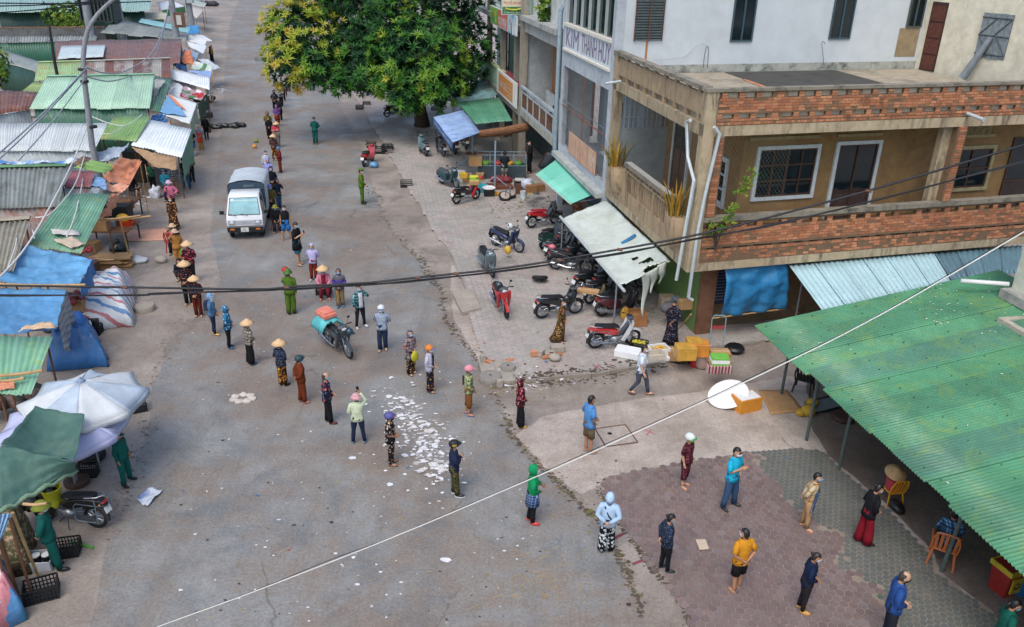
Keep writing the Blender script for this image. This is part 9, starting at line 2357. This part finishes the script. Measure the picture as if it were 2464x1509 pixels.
P(2,1,222,770,266,975,'person in dark blue jacket with hands on hips',270,arms='hip',top=c('#16243a'),bot=BLK,hat=('hood',c('#16243a')),mask='d',group=Gq)
P(2,1,275,735,285,925,'person in white top at the far end of the queue under the leaves',285,arms='cross',top=c('#b9b4b0'),bot=c('#4a2f2c'),mask=None,hat=('bucket','#b5a890'),group=Gq)
P(2,1,318,725,318,885,'person in ochre clothes at the very end of the queue',285,arms='front',top=c('#7d5f3c'),bot=c('#4f3a24'),mask=None,group=Gq)
b=crate('black crate used as a seat by the woman in pink',T(2,2,655,1310),.1,.95)
P(2,2,630,1058,660,1335,'woman in conical hat and pink jacket sitting on a crate',285,arms='knee',top=c('#c97f90'),bot=c('#6f1a2c'),hat=('cone',STRAW),mask='b',legs='sit',h=1.58,dz=-.48,shoes=('flip','#c24a4a'),extra=(('open',c('#7d1f35')),),group=Gq)
P(2,2,782,1095,815,1440,'person in grey and violet hoodie with patterned trousers',280,arms='front',top=stripes(['#55525c','#4a3a8f','#55525c'],2.2,2),bot=plaid('#4a4038','#a87a35','#8f9a8a',14),hat=('hood',c('#55525c')),mask='b',pants='baggy',shoes=('shoe','#3a6f9c'),group=Gq)
# left line, near to far
P(1,3,2370,60,2415,480,'woman in conical hat, black and cream checked shirt and black trousers',40,arms='front',top=PLK,bot=BLK,hat=('cone',STRAW),mask='k',shoes=('shoe','#2f4a6b'),pants='wide',group=Gq)
P(1,3,2170,-65,2212,325,'person in blue hooded jacket with white butterfly print',10,arms='front',top=BUT,bot=c('#17161a'),hat=('hood',BUT),mask='k',shoes=('shoe','#2f4f73'),pants='slim',group=Gq)
P(1,3,2020,-195,2065,195,'person in steel blue hood with clear face shield and backpack',5,arms='low',top=c('#4f7393'),bot=NVY,hat=('hood',c('#6f97ba')),mask='b',shoes=('shoe','#c9a05c'),pants='slim',extra=(('shield',),('pack','#22304a')),group=Gq)
P(1,2,1880,1178,1915,1530,'woman in conical hat, dark flowered blouse and brown trousers',275,arms='front',top=FDK,bot=c('#5a2418'),hat=('cone',STRAW),mask='k',shoes=('flip','#7a4a44'),group=Gq)
P(1,2,1852,990,1825,1415,'woman in conical hat and dark floral smock further back',275,arms='front',top=FDK,bot=BLK,hat=('cone',STRAW),mask=None,kind='long',shoes=('flip','#a89070'),group=Gq,h=1.58)
P(1,2,1838,920,1850,1200,'woman in conical hat and reddish flowered top behind two other hats',275,arms='front',top=FRED,bot=BLK,hat=('cone',STRAW),mask=None,group=Gq,h=1.56)
P(1,2,1760,985,1755,1180,'person in dark navy crouching beside the queue',280,arms='knee',top=c('#182030'),bot=c('#3c3a3c'),hat=('hood',c('#182030')),mask=None,legs='crouch',h=1.6)
P(1,2,1695,690,1728,1050,'woman in ochre suit shading her eyes with one arm',-70,arms=('down','up'),top=TAN,bot=TAN,hat=('bucket','#c9a590'),mask='k',sl='short',shoes=('shoe','#2a2426'),extra=(('bag','green carrier bag held by the woman in ochre',1,'#5f9a35'),),group=Gq,pants='straight')
chair('red plastic chair of the woman in the straw hat',T(1,2,1680,905),0,rad(175),REDP,arms=False,s=.95)
P(1,2,1678,605,1690,905,'woman in straw sun hat and black yellow flowered blouse sitting on a red chair',285,arms='knee',top=FB,bot=BLK,hat=('bucket','#c9a884'),mask='d',legs='sit',h=1.58,dz=-.42,group=Gq)
P(1,2,1655,390,1680,690,'woman in long dark red dress with golden flowers and white mask',275,arms='down',top=FBR,kind='dress',hat=('hood',FBR),mask='w',group=Gq)
P(1,2,1643,275,1665,540,'woman in pink jacket and pink hat holding a phone',272,arms=('hip','phone'),top=c('#c9708f'),bot=BLK,hat=('bucket','#cfa8bd'),mask='w',hair='short',extra=(('phone','phone held by the woman in pink',-1),),group=Gq,h=1.56)
P(1,2,1615,178,1620,420,'person in dark blue helmet and teal jacket',275,arms=('face','front'),top=c('#1f6f86'),bot=NVY,hat=('helmet','#26364f'),mask='b',group=Gq,h=1.56)
P(1,2,1680,70,1695,372,'person in black and white checked shirt and beige trousers under the tan cloth',280,arms='front',top=PLBW,bot=c('#8f765c'),mask='b',group=Gq,h=1.62,extra=(('sidebag','#1c1d20'),))
P(1,2,1768,5,1800,305,'man in black T-shirt and blue jeans at the stall corner',275,arms='down',top=BLK,bot=JEAN,hat=('helmet','#20242c'),mask='k',sl='short',shoes=('shoe','#5a3a2a'),legs='wide',group=Gq)
P(1,2,1828,0,1850,240,'person in black standing close behind the man in jeans',290,arms='front',top=BLK,bot=c('#20242c'),mask='k',shoes=('shoe','#1c1d20'),group=Gq)
P(1,1,1845,1240,1860,1495,'man in black T-shirt and blue shorts reading by the stall',-60,arms='front',top=BLK,bot=c('#3f6f9f'),mask='w',sl='short',pants='shorts',group=Gq)
P(1,1,1912,1205,1938,1445,'woman in grey patterned jacket with an orange red apron',275,arms='front',top=floral('#6b6f80',['#b5b9c3','#4a4c5c'],22,.4),bot=c('#a87a3c'),hat=('hood',c('#a8a5a8')),mask='b',extra=(('apron',c('#c23f28')),),group=Gq)
P(1,1,1965,1110,1990,1345,'person in black jacket and leggings turning away with a brown bag',120,arms=('low','down'),top=BLK,bot=BLK,mask=None,hair='short',pants='slim',extra=(('bag','small brown bag carried by the person in black',-1,'#4a3526'),),group=Gq)
P(1,1,1917,1020,1922,1225,'hooded person in pale grey raincoat and trousers',270,arms='down',top=c('#a8a3ad'),bot=c('#9c98a3'),hat=('hood',c('#b5b0b5')),mask=None,kind='long',group=Gq)
P(1,1,2030,437,2048,595,'person in tan shirt standing by the far stalls',200,arms='hip',top=c('#8f7440'),bot=BLK,mask=None,group=Gq)
P(1,1,2002,455,2030,590,'person in black next to the tan shirt by the far stalls',200,arms='front',top=BLK,bot=BLK,hat=('hood',BLK),mask=None,group=Gq)
P(1,2,1455,45,1480,320,'man in green T-shirt and cap sweeping under the stall roof',275,arms=('up','hold'),top=c('#23594a'),bot=BLK,hat=('cap','#8a6f70'),mask=None,sl='short',extra=(('stick','broom stick in the hands of the man in green',-1),))
stool('low stool under the person sitting below the orange tarpaulin',T(1,2,1285,380),0,DARK,.34)
P(1,2,1262,190,1285,385,'person in black sitting beneath the orange tarpaulin edge with bare shins',-20,arms='knee',top=BLK,bot=c('#22262c'),mask=None,legs='sit',pants='shorts',h=1.62)
# green uniforms at the left
P(1,3,1135,1140,1222,1625,'man in teal green uniform and cap standing by the umbrellas',-12,arms='down',top=UNI,bot=UNI,hat=('cap','#11564f'),mask=None,shoes=('shoe','#15161a'),legs='wide')
P(1,4,455,310,545,955,'man in teal green uniform and olive sun helmet beside the camouflage sheet',25,arms='back',top=UNI,bot=UNI,hat=('pith','#6f7a1c'),mask='w',shoes=('shoe','#15161a'))
# under the sheds
P(2,1,2385,1455,2385,240,'man in dark T-shirt and grey shorts at the vegetable counter, seen from behind',95,fr=2,arms='front',top=c('#1f2730'),bot=c('#8a8f84'),mask=None,sl='short',pants='shorts',shoes=('flip','#3a3a3c'),z0=PV)
P(3,1,160,1290,170,1660,'shopkeeper in black with white mask in the dark shop below the white house',190,arms='front',top=BLK,bot=BLK,mask='w',z0=PV)
build_bodies()
